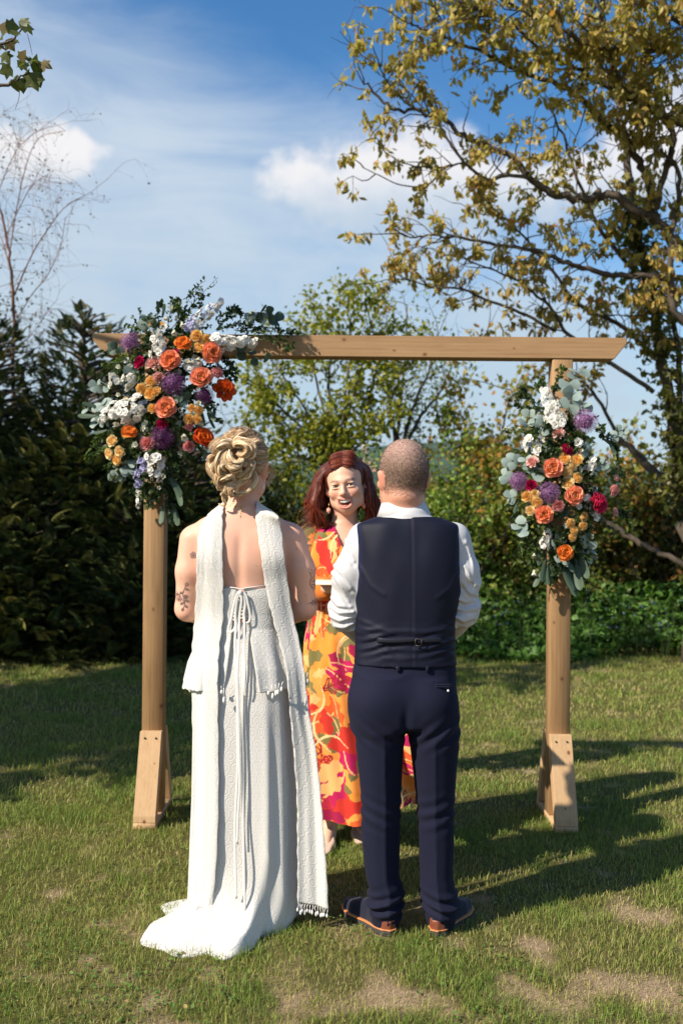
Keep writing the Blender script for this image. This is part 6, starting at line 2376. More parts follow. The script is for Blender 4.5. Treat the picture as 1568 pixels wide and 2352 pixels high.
# the base of the chignon
def bun(p):
    d = sd_ell(p, B(*Bc(650, 880), -.115), (.058, .040, .062))
    d = smin(d, sd_ell(p, B(*Bc(560, 1080), -.10), (.045, .035, .045)), .02)
    return d + .004 * sines(p, 120, 4)
c0 = B(*Bc(620, 950), -.11)
V, Q = nets(bun, np.linspace(c0[0] - .1, c0[0] + .1, 56).astype(np.float32), np.linspace(c0[1] - .08, c0[1] + .08, 46).astype(np.float32), np.linspace(c0[2] - .12, c0[2] + .12, 60).astype(np.float32))
bag.add(V, Q, None, np.array([0.33, 0.19, 0.085]))
# looped locks: (crop points, start radius, middle radius, end radius, depth in front of the head)
LOCKS = [
    ([(690, 590), (760, 540), (880, 545), (980, 610), (950, 700), (860, 740), (770, 690)], .010, .0225, .010, .150),
    ([(700, 600), (780, 570), (900, 600), (930, 690), (840, 760), (760, 720)], .008, .017, .008, .162),
    ([(960, 560), (1060, 520), (1160, 500)], .010, .012, .004, .115),
    ([(940, 690), (1080, 700), (1220, 690)], .012, .010, .004, .110),
    ([(960, 760), (1100, 790), (1260, 760)], .012, .010, .004, .105),
    ([(990, 850), (1110, 880), (1260, 840)], .012, .010, .004, .100),
    ([(990, 930), (1100, 960), (1230, 920)], .010, .009, .004, .098),
    ([(690, 590), (600, 530), (480, 520), (390, 590), (370, 670), (470, 680), (560, 640)], .010, .020, .009, .145),
    ([(680, 620), (590, 580), (480, 580), (420, 640), (480, 690)], .008, .014, .008, .156),
    ([(640, 540), (640, 430), (720, 380), (800, 430)], .012, .016, .006, .120),
    ([(700, 560), (740, 450), (840, 400), (920, 470)], .012, .016, .006, .125),
    ([(610, 660), (520, 760), (460, 900), (450, 1010), (490, 1080)], .010, .0175, .007, .150),
    ([(590, 700), (560, 830), (520, 930), (560, 1010)], .008, .013, .006, .158),
    ([(610, 690), (590, 800), (640, 900), (740, 920), (810, 880), (790, 800)], .010, .0190, .008, .162),
    ([(640, 720), (640, 820), (700, 880), (770, 850)], .008, .014, .008, .170),
    ([(450, 720), (350, 780), (290, 880), (290, 980), (340, 1070), (420, 1160), (460, 1240), (485, 1310)], .009, .0125, .002, .095),
    ([(470, 730), (380, 760), (310, 800), (330, 860), (410, 830)], .008, .012, .004, .105),
    ([(420, 800), (370, 900), (350, 990), (400, 1060), (470, 1050)], .008, .010, .003, .110),
    ([(830, 790), (900, 790), (985, 840), (985, 940), (900, 1040), (790, 1080), (740, 1060)], .008, .0145, .004, .140),
    ([(860, 820), (890, 880), (860, 910), (830, 860)], .006, .008, .004, .160),
    ([(900, 900), (960, 940), (960, 1030), (860, 1100), (760, 1090)], .008, .0125, .004, .130),
    ([(980, 1000), (1040, 1070), (1050, 1180), (1000, 1290), (900, 1360), (800, 1380), (720, 1360)], .009, .0115, .004, .110),
    ([(960, 1010), (930, 1110), (850, 1180), (770, 1230), (740, 1310), (770, 1380)], .009, .012, .006, .118),
    ([(660, 940), (580, 1050), (470, 1070), (400, 1120), (410, 1210), (470, 1270)], .008, .0120, .003, .135),
    ([(700, 980), (640, 1090), (540, 1130), (500, 1170)], .008, .011, .004, .145),
    ([(720, 1060), (680, 1170), (590, 1250), (550, 1330), (610, 1410)], .009, .012, .004, .120),
    ([(760, 1120), (720, 1230), (650, 1310), (650, 1400), (700, 1420)], .008, .011, .004, .125),
    ([(700, 900), (720, 1000), (690, 1090), (720, 1180)], .010, .012, .006, .140),
    ([(780, 930), (800, 1020), (760, 1100)], .009, .010, .005, .140),
    ([(620, 1330), (540, 1400), (530, 1470), (560, 1540), (530, 1575), (450, 1545)], .006, .006, .0012, .085),
    ([(590, 1320), (520, 1370), (500, 1400), (590, 1440)], .006, .006, .002, .095),
    ([(500, 1100), (450, 1200), (440, 1290), (480, 1310)], .006, .007, .002, .120),
    ([(870, 1380), (780, 1390), (700, 1400), (640, 1370)], .006, .009, .004, .105),
]
for pts, r0, rm, r1, dep in LOCKS:
    base = [B(*Bc(x, y), -dep - .012 * math.sin(PI * k / (len(pts) - 1))) for k, (x, y) in enumerate(pts)]
    # split every lock in finer sub-locks side by side
    m_ = 7
    for s in range(m_):
        off_ = rnd.normal(size=3) * rm * .42
        q_ = [b_ + off_ * (.35 + .65 * math.sin(PI * k / (len(base) - 1))) + rnd.normal(size=3) * rm * .10 for k, b_ in enumerate(base)]
        lock(bag, q_, r0 * .42, max(.0006, r1 * .4), .8, 26, 11, BLO if rnd.random() < .75 else MIXH, rnd, mid=rm * .45)
    fringe(bag, base, rm, r0, r1, 46, BLO, rnd)
# loose fine hairs
def fly(r_):
    x, y = [(1250, 900), (480, 500), (320, 800), (860, 300), (560, 1350), (1000, 450)][r_.integers(6)]
    x, y = x + r_.normal() * 60, y + r_.normal() * 60
    a = r_.uniform(0, 2 * PI)
    d_ = -.03 - .05 * r_.random()
    return [B(*Bc(x, y), d_), B(*Bc(x + 50 * math.cos(a), y + 50 * math.sin(a)), d_), B(*Bc(x + 90 * math.cos(a + .5), y + 90 * math.sin(a + .5) + 10), d_ - .005)]
strands(bag, fly, 70, .00045, 8, BLO, 4)
strands(bag, lambda r_: [B(*Bc(1240 + r_.normal() * 12, 880), -.0), B(*Bc(1310 + r_.normal() * 22, 980), .0), B(*Bc(1330 + r_.normal() * 25, 1080), .0), B(*Bc(1260 + r_.normal() * 18, 1180), -.01), B(*Bc(1265 + r_.normal() * 14, 1260), -.01)], 60, .0007, 12, BLO, 9)
strands(bag, lambda r_: [B(*Bc(1240, 1190 + r_.normal() * 8), -.01), B(*Bc(1260, 1270), -.02), B(*Bc(1320, 1330 + r_.normal() * 6), -.02), B(*Bc(1400, 1355 + r_.normal() * 6), -.02)], 7, .0006, 10, BLO, 10)
strands(bag, lambda r_: [B(*Bc(470 + r_.normal() * 30, 1180), -.08), B(*Bc(455 + r_.normal() * 25, 1260), -.08), B(*Bc(480 + r_.normal() * 30, 1330), -.08)], 26, .0006, 8, BLO, 11)
link_mesh('hair', bag.mesh('hair'), br_, M_HAIR)

# ---- lace dress
def cloth_grid(name, rows, parent, mat, uvscale=None, thick=0.0, closed=False):
    """rows: (nv, nu, 3) points -> mesh with UVs in metres"""
    R_ = np.asarray(rows, float)
    nv, nu = R_.shape[:2]
    du = np.linalg.norm(np.diff(R_, axis=1), axis=2)
    uu = np.concatenate([np.zeros((nv, 1)), np.cumsum(du, 1)], 1)
    uu = uu - uu[:, nu // 2:nu // 2 + 1]
    dv = np.linalg.norm(np.diff(R_, axis=0), axis=2)
    vv = np.concatenate([np.zeros((1, nu)), np.cumsum(dv, 0)])
    q = grid_quads(nu, nv, closed)
    me = np_mesh(name, R_.reshape(-1, 3), q, None, True, None, np.stack([uu, vv], -1).reshape(-1, 2))
    o = link_mesh(name, me, parent, mat)
    if thick:
        md = o.modifiers.new('thickness', 'SOLIDIFY')
        md.thickness = thick
        md.offset = 0
    return o

NSE = 3.0
def se(t_):
    """super-ellipse: the cloth hangs flat across the back"""
    return np.sign(t_) * np.abs(t_) ** (2 / NSE)

# skirt with train -----------------------------------------------------------
CX, CYB = xx(560, YB), YB
NU, NV = 420, 260
phi = np.linspace(-PI, PI, NU)
outl = [(334, 2151), (354, 2130), (390, 2112)]
ring_px = [(338, 2173), (372, 2191), (419, 2202), (462, 2200), (484, 2198), (512, 2211), (563, 2198), (595, 2180), (602, 2158), (642, 2148), (664, 2140), (683, 2112)]
pts = [(x, y) for x, y in ((390, 2112), (354, 2130), (334, 2151))] + ring_px
G2 = []
for x, y in pts:
    Yg_ = FPX * CAM_H / (y - 1176)
    G2.append(((x - 784) / FPX * Yg_ - CX, Yg_ - CYB))
G2 = np.array(G2)
ang = np.arctan2(G2[:, 0], -G2[:, 1])
rad = np.hypot(G2[:, 0], G2[:, 1])
front = [(-PI, .25), (-2.6, .25), (-2.2, .27), (-1.85, .33)]
back = [(1.75, .25), (2.2, .25), (2.7, .25), (PI, .25)]
tab_ = np.array(front + sorted(zip(ang, rad)) + back)
o_ = np.argsort(tab_[:, 0])
tab_ = tab_[o_]
ro = np.interp(phi, tab_[:, 0], tab_[:, 1])
kk = np.hanning(13)
ro = np.convolve(np.concatenate([ro[-20:], ro, ro[:20]]), kk / kk.sum(), 'same')[20:-20]
def prof_at(yv):
    ys_ = np.array([1425, 1445, 1500, 1560, 1620, 1700, 1820, 1950, 2060])
    cx = np.array([557, 557, 559, 561, 562, 564, 566, 566, 566])
    rx = np.array([.141, .142, .168, .182, .186, .190, .194, .200, .205])
    ry = np.array([.096, .097, .118, .140, .150, .155, .162, .170, .180])
    return np.interp(yv, ys_, cx), np.interp(yv, ys_, rx), np.interp(yv, ys_, ry)
rowsV = []
SPL = .60
def gauss(x_, c_, w_):
    return np.exp(-((x_ - c_) / w_) ** 2)
def foldF(ps):
    return (.42 * np.sin(ps * 9 + .5) + .38 * np.sin(ps * 5 - 1.1) + .14 * np.sin(ps * 14 + 2)
            + 1.25 * gauss(ps, .40, .10) - .9 * gauss(ps, .64, .12) + 1.0 * gauss(ps, -.22, .13) - .7 * gauss(ps, .08, .12) - .5 * gauss(ps, -.52, .12) + .6 * gauss(ps, -.8, .12))
_, rxe, rye = prof_at(2060)
rl0 = np.hypot(rxe * se(np.sin(phi)), rye * se(np.cos(phi)))
zs0 = .09 + .34 * gauss(phi, -.05, .60)
zw = zy(1425, YB)
for k in range(NV):
    s = k / (NV - 1)
    g = max(0.0, (s - SPL) / (1 - SPL))
    h_ = min(1.0, s / SPL)
    zz = zw + (zs0 - zw) * h_
    yv = 1176 - (zz - CAM_H) * FPX / YB
    cxp, rx, ry = prof_at(yv)
    f = np.clip((yv - 1540) / 520, 0, 1)
    X = xx(cxp, YB) + rx * se(np.sin(phi)) - CX
    Yv = -ry * se(np.cos(phi))
    rl = np.hypot(X, Yv)
    ph2 = np.arctan2(X, -Yv)
    spread = np.clip((ro - rl0) / .2, 0, 1)
    grow = (1 - math.cos(g * PI / 2)) ** 1.75 if g > 0 else 0
    rr = rl + (ro - rl) * grow
    pp = ph2 + (phi - ph2) * grow
    Z = zz * (1 - math.sin(g * PI / 2)) if g > 0 else zz
    # folds run down the skirt and out over the train, drifting to photo left
    tw = .06 * f + .34 * g ** 1.3
    ff = foldF(phi + tw)
    edge = min(1.0, (1 - g) / .10)
    amp = .0115 * f ** .9
    out_ = amp * ff * (1 - g)
    up_ = (.070 * g * (1 - .55 * g)) * np.clip(ff, -.15, 1.6) * spread * (.3 + .7 * edge)
    fine_ = .0
    rr = rr + out_ + .012 * np.sin(phi * 13 + 1) * g * spread * (1 - edge * .5)
    Zf = np.maximum(Z + up_ + fine_ + .013 * math.sqrt(edge) * min(1.0, (g / .6) ** 2), (.004 + .011 * math.sqrt(edge)) * min(1.0, g / .5)) if g > 0 else Z
    rowsV.append(np.stack([CX + rr * np.sin(pp), CYB - rr * np.cos(pp), Zf], -1))
# rolled edge going under
e1 = rowsV[-1].copy()
rowsV.append(e1 + np.array([0, 0, -.010]))
ctr = np.array([CX, CYB, 0])
e2 = rowsV[-1].copy()
e2[:, :2] = ctr[:2] + (e2[:, :2] - ctr[:2]) * .95
e2[:, 2] = .002
rowsV.append(e2)
skirt = cloth_grid('skirt', rowsV, br_, M_LACE)

# laced bodice with a split, flaring peplum ----------------------------------
topz, botz = 1348, 1578
NVb = 110
def bod_prof(yv):
    ys_ = np.array([1345, 1365, 1410, 1440, 1480, 1530, 1580])
    rx = np.array([.167, .168, .152, .151, .172, .202, .216])
    ry = np.array([.107, .108, .103, .104, .120, .140, .153])
    return np.interp(yv, ys_, rx), np.interp(yv, ys_, ry)
gy = np.array([1345, 1356, 1414, 1462, 1506, 1552, 1580])
gl = np.array([549, 547, 538, 534, 528, 521, 513])
gr_ = np.array([559, 563, 572, 577, 584, 592, 597])
hem_l, hem_r = [], []
rowsB = []
for k in range(NVb):
    s = k / (NVb - 1)
    yv = topz + (botz - topz) * s
    rx, ry = bod_prof(yv)
    cxw = xx(557, YB)
    pl = math.asin(-abs(max(-.9, (xx(np.interp(yv, gy, gl), YB - ry) - cxw) / rx)) ** (NSE / 2))
    pr = math.asin(min(.9, max(.01, (xx(np.interp(yv, gy, gr_), YB - ry) - cxw) / rx)) ** (NSE / 2))
    a = np.linspace(pr, 2 * PI + pl, 260)
    f = np.clip((yv - 1440) / 140, 0, 1)
    fo = f * (.012 * np.sin(a * 6 + .4) + .008 * np.sin(a * 11 + 1.0))
    X = cxw + (rx + fo) * se(np.sin(a))
    Yv = YB - (ry + fo) * se(np.cos(a))
    # the hem rises a little towards the sides and is scalloped
    dz = f ** 2 * (.020 * (1 - np.cos(a)) * .5 + .004 * np.abs(np.sin(a * 22)))
    Z = zy(yv, YB) + dz
    rowsB.append(np.stack([X, Yv, Z], -1))
bod = cloth_grid('bodice', rowsB, br_, M_LACE, thick=.004)
bodR = np.array(rowsB)
# hem tassels
def tassel(bag, p0, L, r_):
    p0 = np.array(p0)
    q_ = p0 + rnd.normal(size=3) * .003
    tube(bag, [p0, (p0 + q_) / 2 + (rnd.normal() * .002, 0, -L * .3), q_ - (0, 0, L * .55)], .0016, 5)
    c0 = q_ - (0, 0, L * .78)
    zz = np.linspace(1, -1, 7)
    tube(bag, [c0 + (0, 0, L * .24 * t_) for t_ in zz], [r_ * .25, r_ * .7, r_ * .95, r_, r_ * 1.0, r_ * .7, r_ * .2], 8)
tas_px = [(514, 1582, .055), (508, 1578, .035), (612, 1579, .038), (625, 1576, .050), (632, 1574, .048), (641, 1571, .042), (650, 1568, .040)]
for x, y, L in tas_px:
    bag = Bag()
    tassel(bag, B(x, y - 2, -.172), L, .0055)
    link_mesh('tassel', bag.mesh('tassel'), bod, M_RIBBON)
for x, y, L in ((432, 1556, .04), (436, 1562, .045), (440, 1568, .04), (701, 1552, .045), (706, 1545, .05), (697, 1558, .05)):
    bag = Bag()
    tassel(bag, B(x, y, -.02 - .05 * rnd.random()), L, .0055)
    link_mesh('tassel', bag.mesh('tassel'), bod, M_RIBBON)

# scarf panels over the shoulders -------------------------------------------
def lie(x, y):
    """distance from the camera at which a scarf point lies on the back, the bodice or the skirt"""
    if y < 1345:
        h_ = on_body(min(max(x, 458), 652), y, 0)
        return h_[1] - .007 if h_ is not None else YB - .1
    b1 = bod_prof(min(y, 1580))
    c2, r2x, r2y = prof_at(y)
    ry_ = max(b1[1], r2y if y > 1430 else 0) + .012
    e_ = np.clip((x - 560) / 618 / max(b1[0], r2x), -.9, .9)
    return YB - ry_ * (1 - abs(e_) ** NSE) ** (1 / NSE)


def relie(rows_):
    out_ = []
    for a_, b_ in rows_:
        if a_[2] > 3.76:
            out_.append((a_, b_))
        else:
            ya, yb_ = lie(a_[0], a_[1]), lie(b_[0], b_[1])
            if max(a_[1], b_[1]) < 1350:      # keep clear of the shoulder blade between the two edges
                mid_ = min(lie(a_[0] + (b_[0] - a_[0]) * t__, a_[1] + (b_[1] - a_[1]) * t__) for t__ in (.15, .3, .5, .7, .85))
                ya, yb_ = min(ya, mid_ + .004) - .004, min(yb_, mid_ + .004) - .004
            out_.append(((a_[0], a_[1], ya), (b_[0], b_[1], yb_)))
    return out_


def panel(rows_, seed, bulge=.005):
    r_ = np.random.default_rng(seed)
    A = np.array([[*P(a[0], a[1], a[2]), *P(b_[0], b_[1], b_[2])] for a, b_ in rows_])
    S = spline(A, 300)
    n_ = 46
    t_ = np.linspace(0, 1, n_)[None, :, None]
    L_, R_ = S[:, None, :3], S[:, None, 3:]
    pts = L_ * (1 - t_) + R_ * t_
    f = np.linspace(0, 1, 300)[:, None]
    tt = np.linspace(0, 1, n_)[None, :]
    dn = np.clip((f - .3) / .7, 0, 1)
    b_ = -bulge * np.sin(PI * tt) - dn * (.008 * np.sin(tt * 6.0 + 1.2 + f * 2 + seed) + .003 * np.sin(tt * 12 + f * 3))
    pts[..., 1] += b_
    pts[..., 1] += -.003 * vnoise(f * 9 + seed, tt * 5 + 3, 1.0, 8 + seed, 2)
    pts[..., 0] += .0022 * np.sin(f * 140 + seed) * ((tt < .02) | (tt > .98))
    return pts
LP = [((512, 1240, 3.90), (545, 1240, 3.93)), ((498, 1190, 3.85), (528, 1172, 3.86)), ((489, 1174, 3.80), (517, 1152, 3.795)), ((474, 1189, 3.735), (513.5, 1166, 3.735)),
      ((459, 1215, 3.70), (511, 1193, 3.705)), ((453, 1277, 3.675), (511, 1277, 3.69)), ((452, 1333, 3.665), (513, 1347, 3.682)), ((448, 1417, 3.665), (513, 1417, 3.668)),
      ((442, 1487, 3.655), (505, 1482, 3.648)), ((440, 1560, 3.63), (501, 1560, 3.615)), ((443, 1700, 3.63), (502, 1700, 3.61)), ((442, 1856, 3.62), (502, 1856, 3.60)), ((437, 2000, 3.61), (496, 2000, 3.585)), ((434, 2072, 3.61), (486, 2090, 3.575))]
RP = [((560, 1240, 3.93), (598, 1240, 3.90)), ((578, 1172, 3.86), (606, 1188, 3.85)), ((588, 1151, 3.795), (614, 1170, 3.80)), ((589, 1166, 3.735), (638, 1187, 3.74)), ((588, 1193, 3.705), (645, 1215, 3.70)),
      ((600, 1277, 3.69), (652, 1277, 3.675)), ((609, 1340, 3.682), (660, 1333, 3.67)), ((624, 1410, 3.665), (672, 1410, 3.665)), ((643, 1480, 3.645), (688, 1480, 3.65)), ((658, 1545, 3.615), (699, 1545, 3.63)),
      ((666, 1633, 3.61), (709, 1633, 3.63)), ((674, 1720, 3.60), (725, 1720, 3.63)), ((682, 1830, 3.60), (737, 1830, 3.63)), ((683, 1920, 3.60), (744, 1920, 3.64)), ((684, 2000, 3.60), (750, 2000, 3.65)), ((684, 2072, 3.60), (754, 2086, 3.66))]
for rows_, seed in ((relie(LP), 1), (relie(RP), 5)):
    pp = panel(rows_, seed)
    po = cloth_grid('scarf_panel', pp, br_, M_LACE, thick=.005)
    end = pp[-1]
    sel = np.linspace(1, len(end) - 2, 13).astype(int) if seed == 5 else np.linspace(1, len(end) - 12, 8).astype(int)
    for i_ in sel:
        bag = Bag()
        tassel(bag, end[i_], .030 + .012 * rnd.random(), .0042)
        link_mesh('tassel', bag.mesh('tassel'), po, M_RIBBON)

# lacing, bow and long ribbon ends -------------------------------------------
def bodY(yv):
    return -bod_prof(yv)[1]
bag = Bag()
for k in range(9):
    y0 = 1360 + k * 8
    l_, r2 = np.interp(y0, gy, gl) - 2, np.interp(y0, gy, gr_) + 2
    l1, r1_ = np.interp(y0 + 8, gy, gl) - 2, np.interp(y0 + 8, gy, gr_) + 2
    if k < 8:
        tube(bag, [B(l_, y0, bodY(y0) - .003), B((l_ + r1_) / 2, y0 + 4, bodY(y0) - .006), B(r1_, y0 + 8, bodY(y0) - .003)], .003, 6, (1, 1, 1), .35, True, (0, -1, 0))
        tube(bag, [B(r2, y0, bodY(y0) - .003), B((l1 + r2) / 2, y0 + 4, bodY(y0) - .008), B(l1, y0 + 8, bodY(y0) - .003)], .003, 6, (1, 1, 1), .35, True, (0, -1, 0))
tube(bag, [B(514, 1348, bodY(1348) + .004), B(535, 1349.5, bodY(1348) - .004), B(553, 1353, bodY(1348) - .006), B(575, 1349, bodY(1348) - .004), B(608, 1345, bodY(1348) + .004)], .0042, 7, (1, 1, 1), .5)
link_mesh('lacing', bag.mesh('lacing'), bod, M_RIBBON)
def ribbon(px, w_=.0062, lift=.012, seed=0):
    pts = []
    for x, y in px:
        back_ = bodY(min(y, 1578)) if y < 1585 else -(prof_at(y)[2] + .004 + .010 * np.clip((y - 1900) / 200, 0, 1))
        pts.append(B(x + 1.6 * math.sin(y * .045 + x), y, back_ - lift * (1 if y < 1585 else .8)))
    b2 = Bag()
    tube(b2, spline(pts, len(px) * 6), w_, 8, (1, 1, 1), .16, True, (0, -1, 0))
    link_mesh('ribbon', b2.mesh('ribbon'), bod, M_RIBBON)
ribbon([(552, 1360), (543, 1366), (536, 1388), (529, 1425), (525, 1444), (531, 1452), (539, 1440), (540, 1410), (545, 1378), (552, 1362)], .0044, .014)
ribbon([(553, 1360), (562, 1366), (571, 1388), (574, 1412), (571, 1428), (563, 1430), (559, 1412), (561, 1388), (556, 1364)], .0044, .014)
ribbon([(551, 1361), (546, 1380), (542, 1420), (541, 1480), (541, 1540), (544, 1600), (546, 1680), (546, 1760), (543, 1840), (541, 1900), (540, 1960), (541, 2010), (542, 2065)], .0046, .012)
ribbon([(553, 1361), (554, 1380), (551, 1420), (549, 1480), (546, 1540), (547, 1600), (549, 1700), (549, 1800), (548, 1880), (546, 1940)], .0044, .017)
ribbon([(555, 1362), (560, 1400), (561, 1440), (560, 1500), (558, 1560), (556, 1620), (557, 1700), (559, 1800), (560, 1900), (560, 2000), (562, 2100)], .0046, .010)
ribbon([(556, 1362), (562, 1420), (561, 1490), (563, 1540), (560, 1575), (563, 1600)], .0044, .014)
b2 = Bag()
box(b2, B(548, 1366, bodY(1360) - .020), B(557, 1355, bodY(1360) - .008), .003)
link_mesh('knot', fix_normals(b2.mesh('knot')), bod, M_RIBBON)
# ------------------------------------------------------------------ flowers
def petal_mesh(name, w_, h_, cup, curl, c_in, c_out, seed=0, nu=7, nv=7, ruff=.03):
    """one petal: base at origin, growing up +Z, hollow side facing -Y... curls back (+Y) at the lip"""
    r = np.random.default_rng(seed)
    V, C = [], []
    for j in range(nv):
        v = j / (nv - 1)
        for i in range(nu):
            u = i / (nu - 1) * 2 - 1
            wd = w_ * (math.sin(PI * min(1, .12 + .52 * v)) ** .75) * (1 if v < .85 else 1 - .22 * ((v - .85) / .15) ** 2)
            x = u * wd / 2
            z = h_ * v * (1 - .07 * u * u * v)
            y = -cup * (u * u) * w_ * .5 * 1.0 + curl * v ** 2.5 * h_ + ruff * h_ * v * math.sin(u * 5 + seed) * .5
            V.append((x, y, z))
            C.append(np.array(c_in) * (1 - v ** 1.3) + np.array(c_out) * v ** 1.3)
    return np.array(V), grid_quads(nu, nv), np.array(C)


def place_petals(bag, n, tilt, rad, zoff, size, proto, start=0.0, jit=.1, r=None):
    V, Q, C = proto
    for k in range(n):
        a = start + 2 * PI * k / n + (r.normal() * jit if r is not None else 0)
        M_ = Matrix.Rotation(a, 4, 'Z') @ Matrix.Translation((0, rad, zoff)) @ Matrix.Rotation(-tilt + (r.normal() * .08 if r is not None else 0), 4, 'X')
        W = (V * size) @ np.array(M_.to_3x3()).T + np.array(M_.translation)
        bag.add(W, Q, None, C)


# flower models look along +Z, unit diameter about 1
def rose_core(c_in, c_out, seed):
    r = np.random.default_rng(seed)
    bag = Bag()
    pr = petal_mesh('p', .42, .42, .9, .10, c_in, c_in * .6 + c_out * .4, seed)
    place_petals(bag, 3, -.15, .035, .02, .8, pr, 0, .1, r)
    place_petals(bag, 4, .02, .075, .01, .9, pr, .5, .1, r)
    pr = petal_mesh('p', .50, .44, .8, .18, c_in * .8 + c_out * .2, c_in * .35 + c_out * .65, seed + 1)
    place_petals(bag, 5, .22, .115, 0, 1, pr, .2, .1, r)
    place_petals(bag, 5, .42, .155, -.02, 1, pr, .9, .1, r)
    # calyx behind
    cal = petal_mesh('p', .16, .4, .3, .3, np.array((.06, .11, .03)), np.array((.09, .15, .04)), 3, 3, 4)
    place_petals(bag, 5, 1.7, .08, -.06, 1, cal)
    return bag.mesh('rose')


def outer_petal(c_in, c_out, seed):
    bag = Bag()
    V, Q, C = petal_mesh('p', .80, .50, .50, .22, c_in, c_out, seed, 9, 8, .03)
    bag.add(V, Q, None, C)
    return bag.mesh('petal')


def small_rose(name, c_in, c_out, seed, rows=((3, -.3, .03), (5, -.1, .09), (7, .1, .16), (8, .32, .20), (8, .6, .21)), w_=.56, h_=.42):
    r = np.random.default_rng(seed)
    bag = Bag()
    for k, (n, tilt, rad) in enumerate(rows):
        f = k / max(1, len(rows) - 1)
        pr = petal_mesh('p', w_ * (.8 + .4 * f), h_ * (.9 + .15 * f), .7, .12 + .12 * f, c_in * (1 - f * .5) + c_out * f * .5, c_in * (1 - f) + c_out * f, seed + k, 5, 5)
        place_petals(bag, n, tilt, rad, -.03 * k, 1, pr, k * .6, .12, r)
    cal = petal_mesh('p', .14, .3, .3, .3, np.array((.06, .11, .03)), np.array((.09, .15, .04)), 3, 3, 4)
    place_petals(bag, 5, 1.8, .08, -.1, 1, cal)
    return bag.mesh(name)


def allium_mesh(c1, c2, seed):
    r = np.random.default_rng(seed)
    bag = Bag()
    n = 190
    k = np.arange(n) + .5
    th = np.arccos(1 - 2 * k / n)
    ph_ = PI * (1 + 5 ** .5) * k
    d = np.stack([np.sin(th) * np.cos(ph_), np.sin(th) * np.sin(ph_), np.cos(th)], -1)
    for i in range(n):
        rr = .5 * r.uniform(.82, 1.04)
        c = np.array(c1) * r.uniform(.7, 1.25) if r.random() < .7 else np.array(c2) * r.uniform(.8, 1.2)
        tube(bag, [d[i] * .06, d[i] * rr * .97], [.006, .005], 3, np.array(c) * .7, cap=False)
        u, v = frame_from(d[i])
        V, T = [d[i] * rr * .96], []
        for s in range(6):
            a = s * PI / 3 + r.random()
            e1 = u * math.cos(a) + v * math.sin(a)
            e2 = u * math.cos(a + .32) + v * math.sin(a + .32)
            o = len(V)
            V += [d[i] * rr + e1 * .036, d[i] * (rr + .022) + (e1 + e2) * .045, d[i] * rr + e2 * .036]
            T += [(0, o, o + 1), (0, o + 1, o + 2)]
        bag.add(V, None, T, c)
    core = []
    tube(bag, [(0, 0, -.3), (0, 0, -.15), (0, 0, 0), (0, 0, .15), (0, 0, .3)], [.02, .24, .31, .24, .02], 12, np.array(c1) * .25)
    return bag.mesh('allium', False)


def floret_mesh(col, edge, n=4, seed=0, cupz=.12):
    r = np.random.default_rng(seed)
    bag = Bag()
    pr = petal_mesh('p', .55, .52, .25, .25, np.array(col) * .92, np.array(edge), seed, 4, 4)
    place_petals(bag, n, 1.15, .03, 0, 1, pr, .2, .1, r)
    pr = petal_mesh('p', .40, .34, .3, .2, np.array(col) * .9, np.array(edge), seed + 1, 4, 4)
    place_petals(bag, n, .7, .02, .02, 1, pr, .9, .1, r)
    return bag.mesh('floret')


def bell_mesh(col, seed=0):
    r = np.random.default_rng(seed)
    bag = Bag()
    pr = petal_mesh('p', .55, .9, .8, .22, np.array((.55, .62, .40)), np.array(col), seed, 5, 6)
    place_petals(bag, 5, .18, .10, 0, 1, pr, .2, .08, r)
    return bag.mesh('bell')


def cupped_mesh(col, eye, seed=0):
    """open single flower with a small green eye"""
    r = np.random.default_rng(seed)
    bag = Bag()
    pr = petal_mesh('p', .5, .5, .5, .22, np.array(col) * .9, np.array(col), seed, 5, 5)
    place_petals(bag, 6, .95, .04, 0, 1, pr, .2, .08, r)
    place_petals(bag, 6, .6, .03, .02, .8, pr, .7, .08, r)
    tube(bag, [(0, 0, .02), (0, 0, .10), (0, 0, .16)], [.07, .08, .03], 8, eye)
    return bag.mesh('flower')


A3 = np.array
CORAL = (A3((.93, .50, .18)), A3((.91, .33, .235)))
PEACH = (A3((.92, .52, .22)), A3((.90, .36, .27)))
ORANGE = (A3((.90, .40, .07)), A3((.88, .30, .07)))
RED_OR = (A3((.82, .20, .03)), A3((.76, .13, .035)))
PINK = (A3((.74, .27, .26)), A3((.83, .47, .46)))
PALE = (A3((.80, .42, .36)), A3((.86, .60, .56)))
HOT = (A3((.55, .012, .085)), A3((.72, .06, .16)))
MAG = (A3((.36, .006, .065)), A3((.50, .015, .10)))
APRI = (A3((.93, .56, .13)), A3((.95, .74, .36)))
CREAM = (A3((.93, .66, .25)), A3((.95, .83, .53)))

ROSE = {k: (rose_core(*c, i), outer_petal(*c, i + 3)) for i, (k, c) in enumerate({'coral': CORAL, 'peach': PEACH, 'orange': ORANGE}.items())}
RAN_ROWS = ((4, -.3, .02), (6, -.1, .07), (7, .1, .13), (8, .3, .19), (8, .55, .23), (8, .85, .24))
SMALL = {'apricot': small_rose('spray_rose', *APRI, 21), 'cream': small_rose('spray_rose', *CREAM, 22), 'pink': small_rose('lisianthus', *PINK, 23, RAN_ROWS, .34, .34),
         'pale': small_rose('lisianthus', *PALE, 24, RAN_ROWS, .34, .34), 'hot': small_rose('ranunculus', *HOT, 25, RAN_ROWS, .36, .36), 'mag': small_rose('carnation', *MAG, 26, RAN_ROWS, .36, .36),
         'red': small_rose('ranunculus', *RED_OR, 27, RAN_ROWS, .36, .36), 'poppy': small_rose('poppy', *RED_OR, 28, ((5, .1, .06), (6, .4, .10), (6, .75, .12)), .80, .55)}
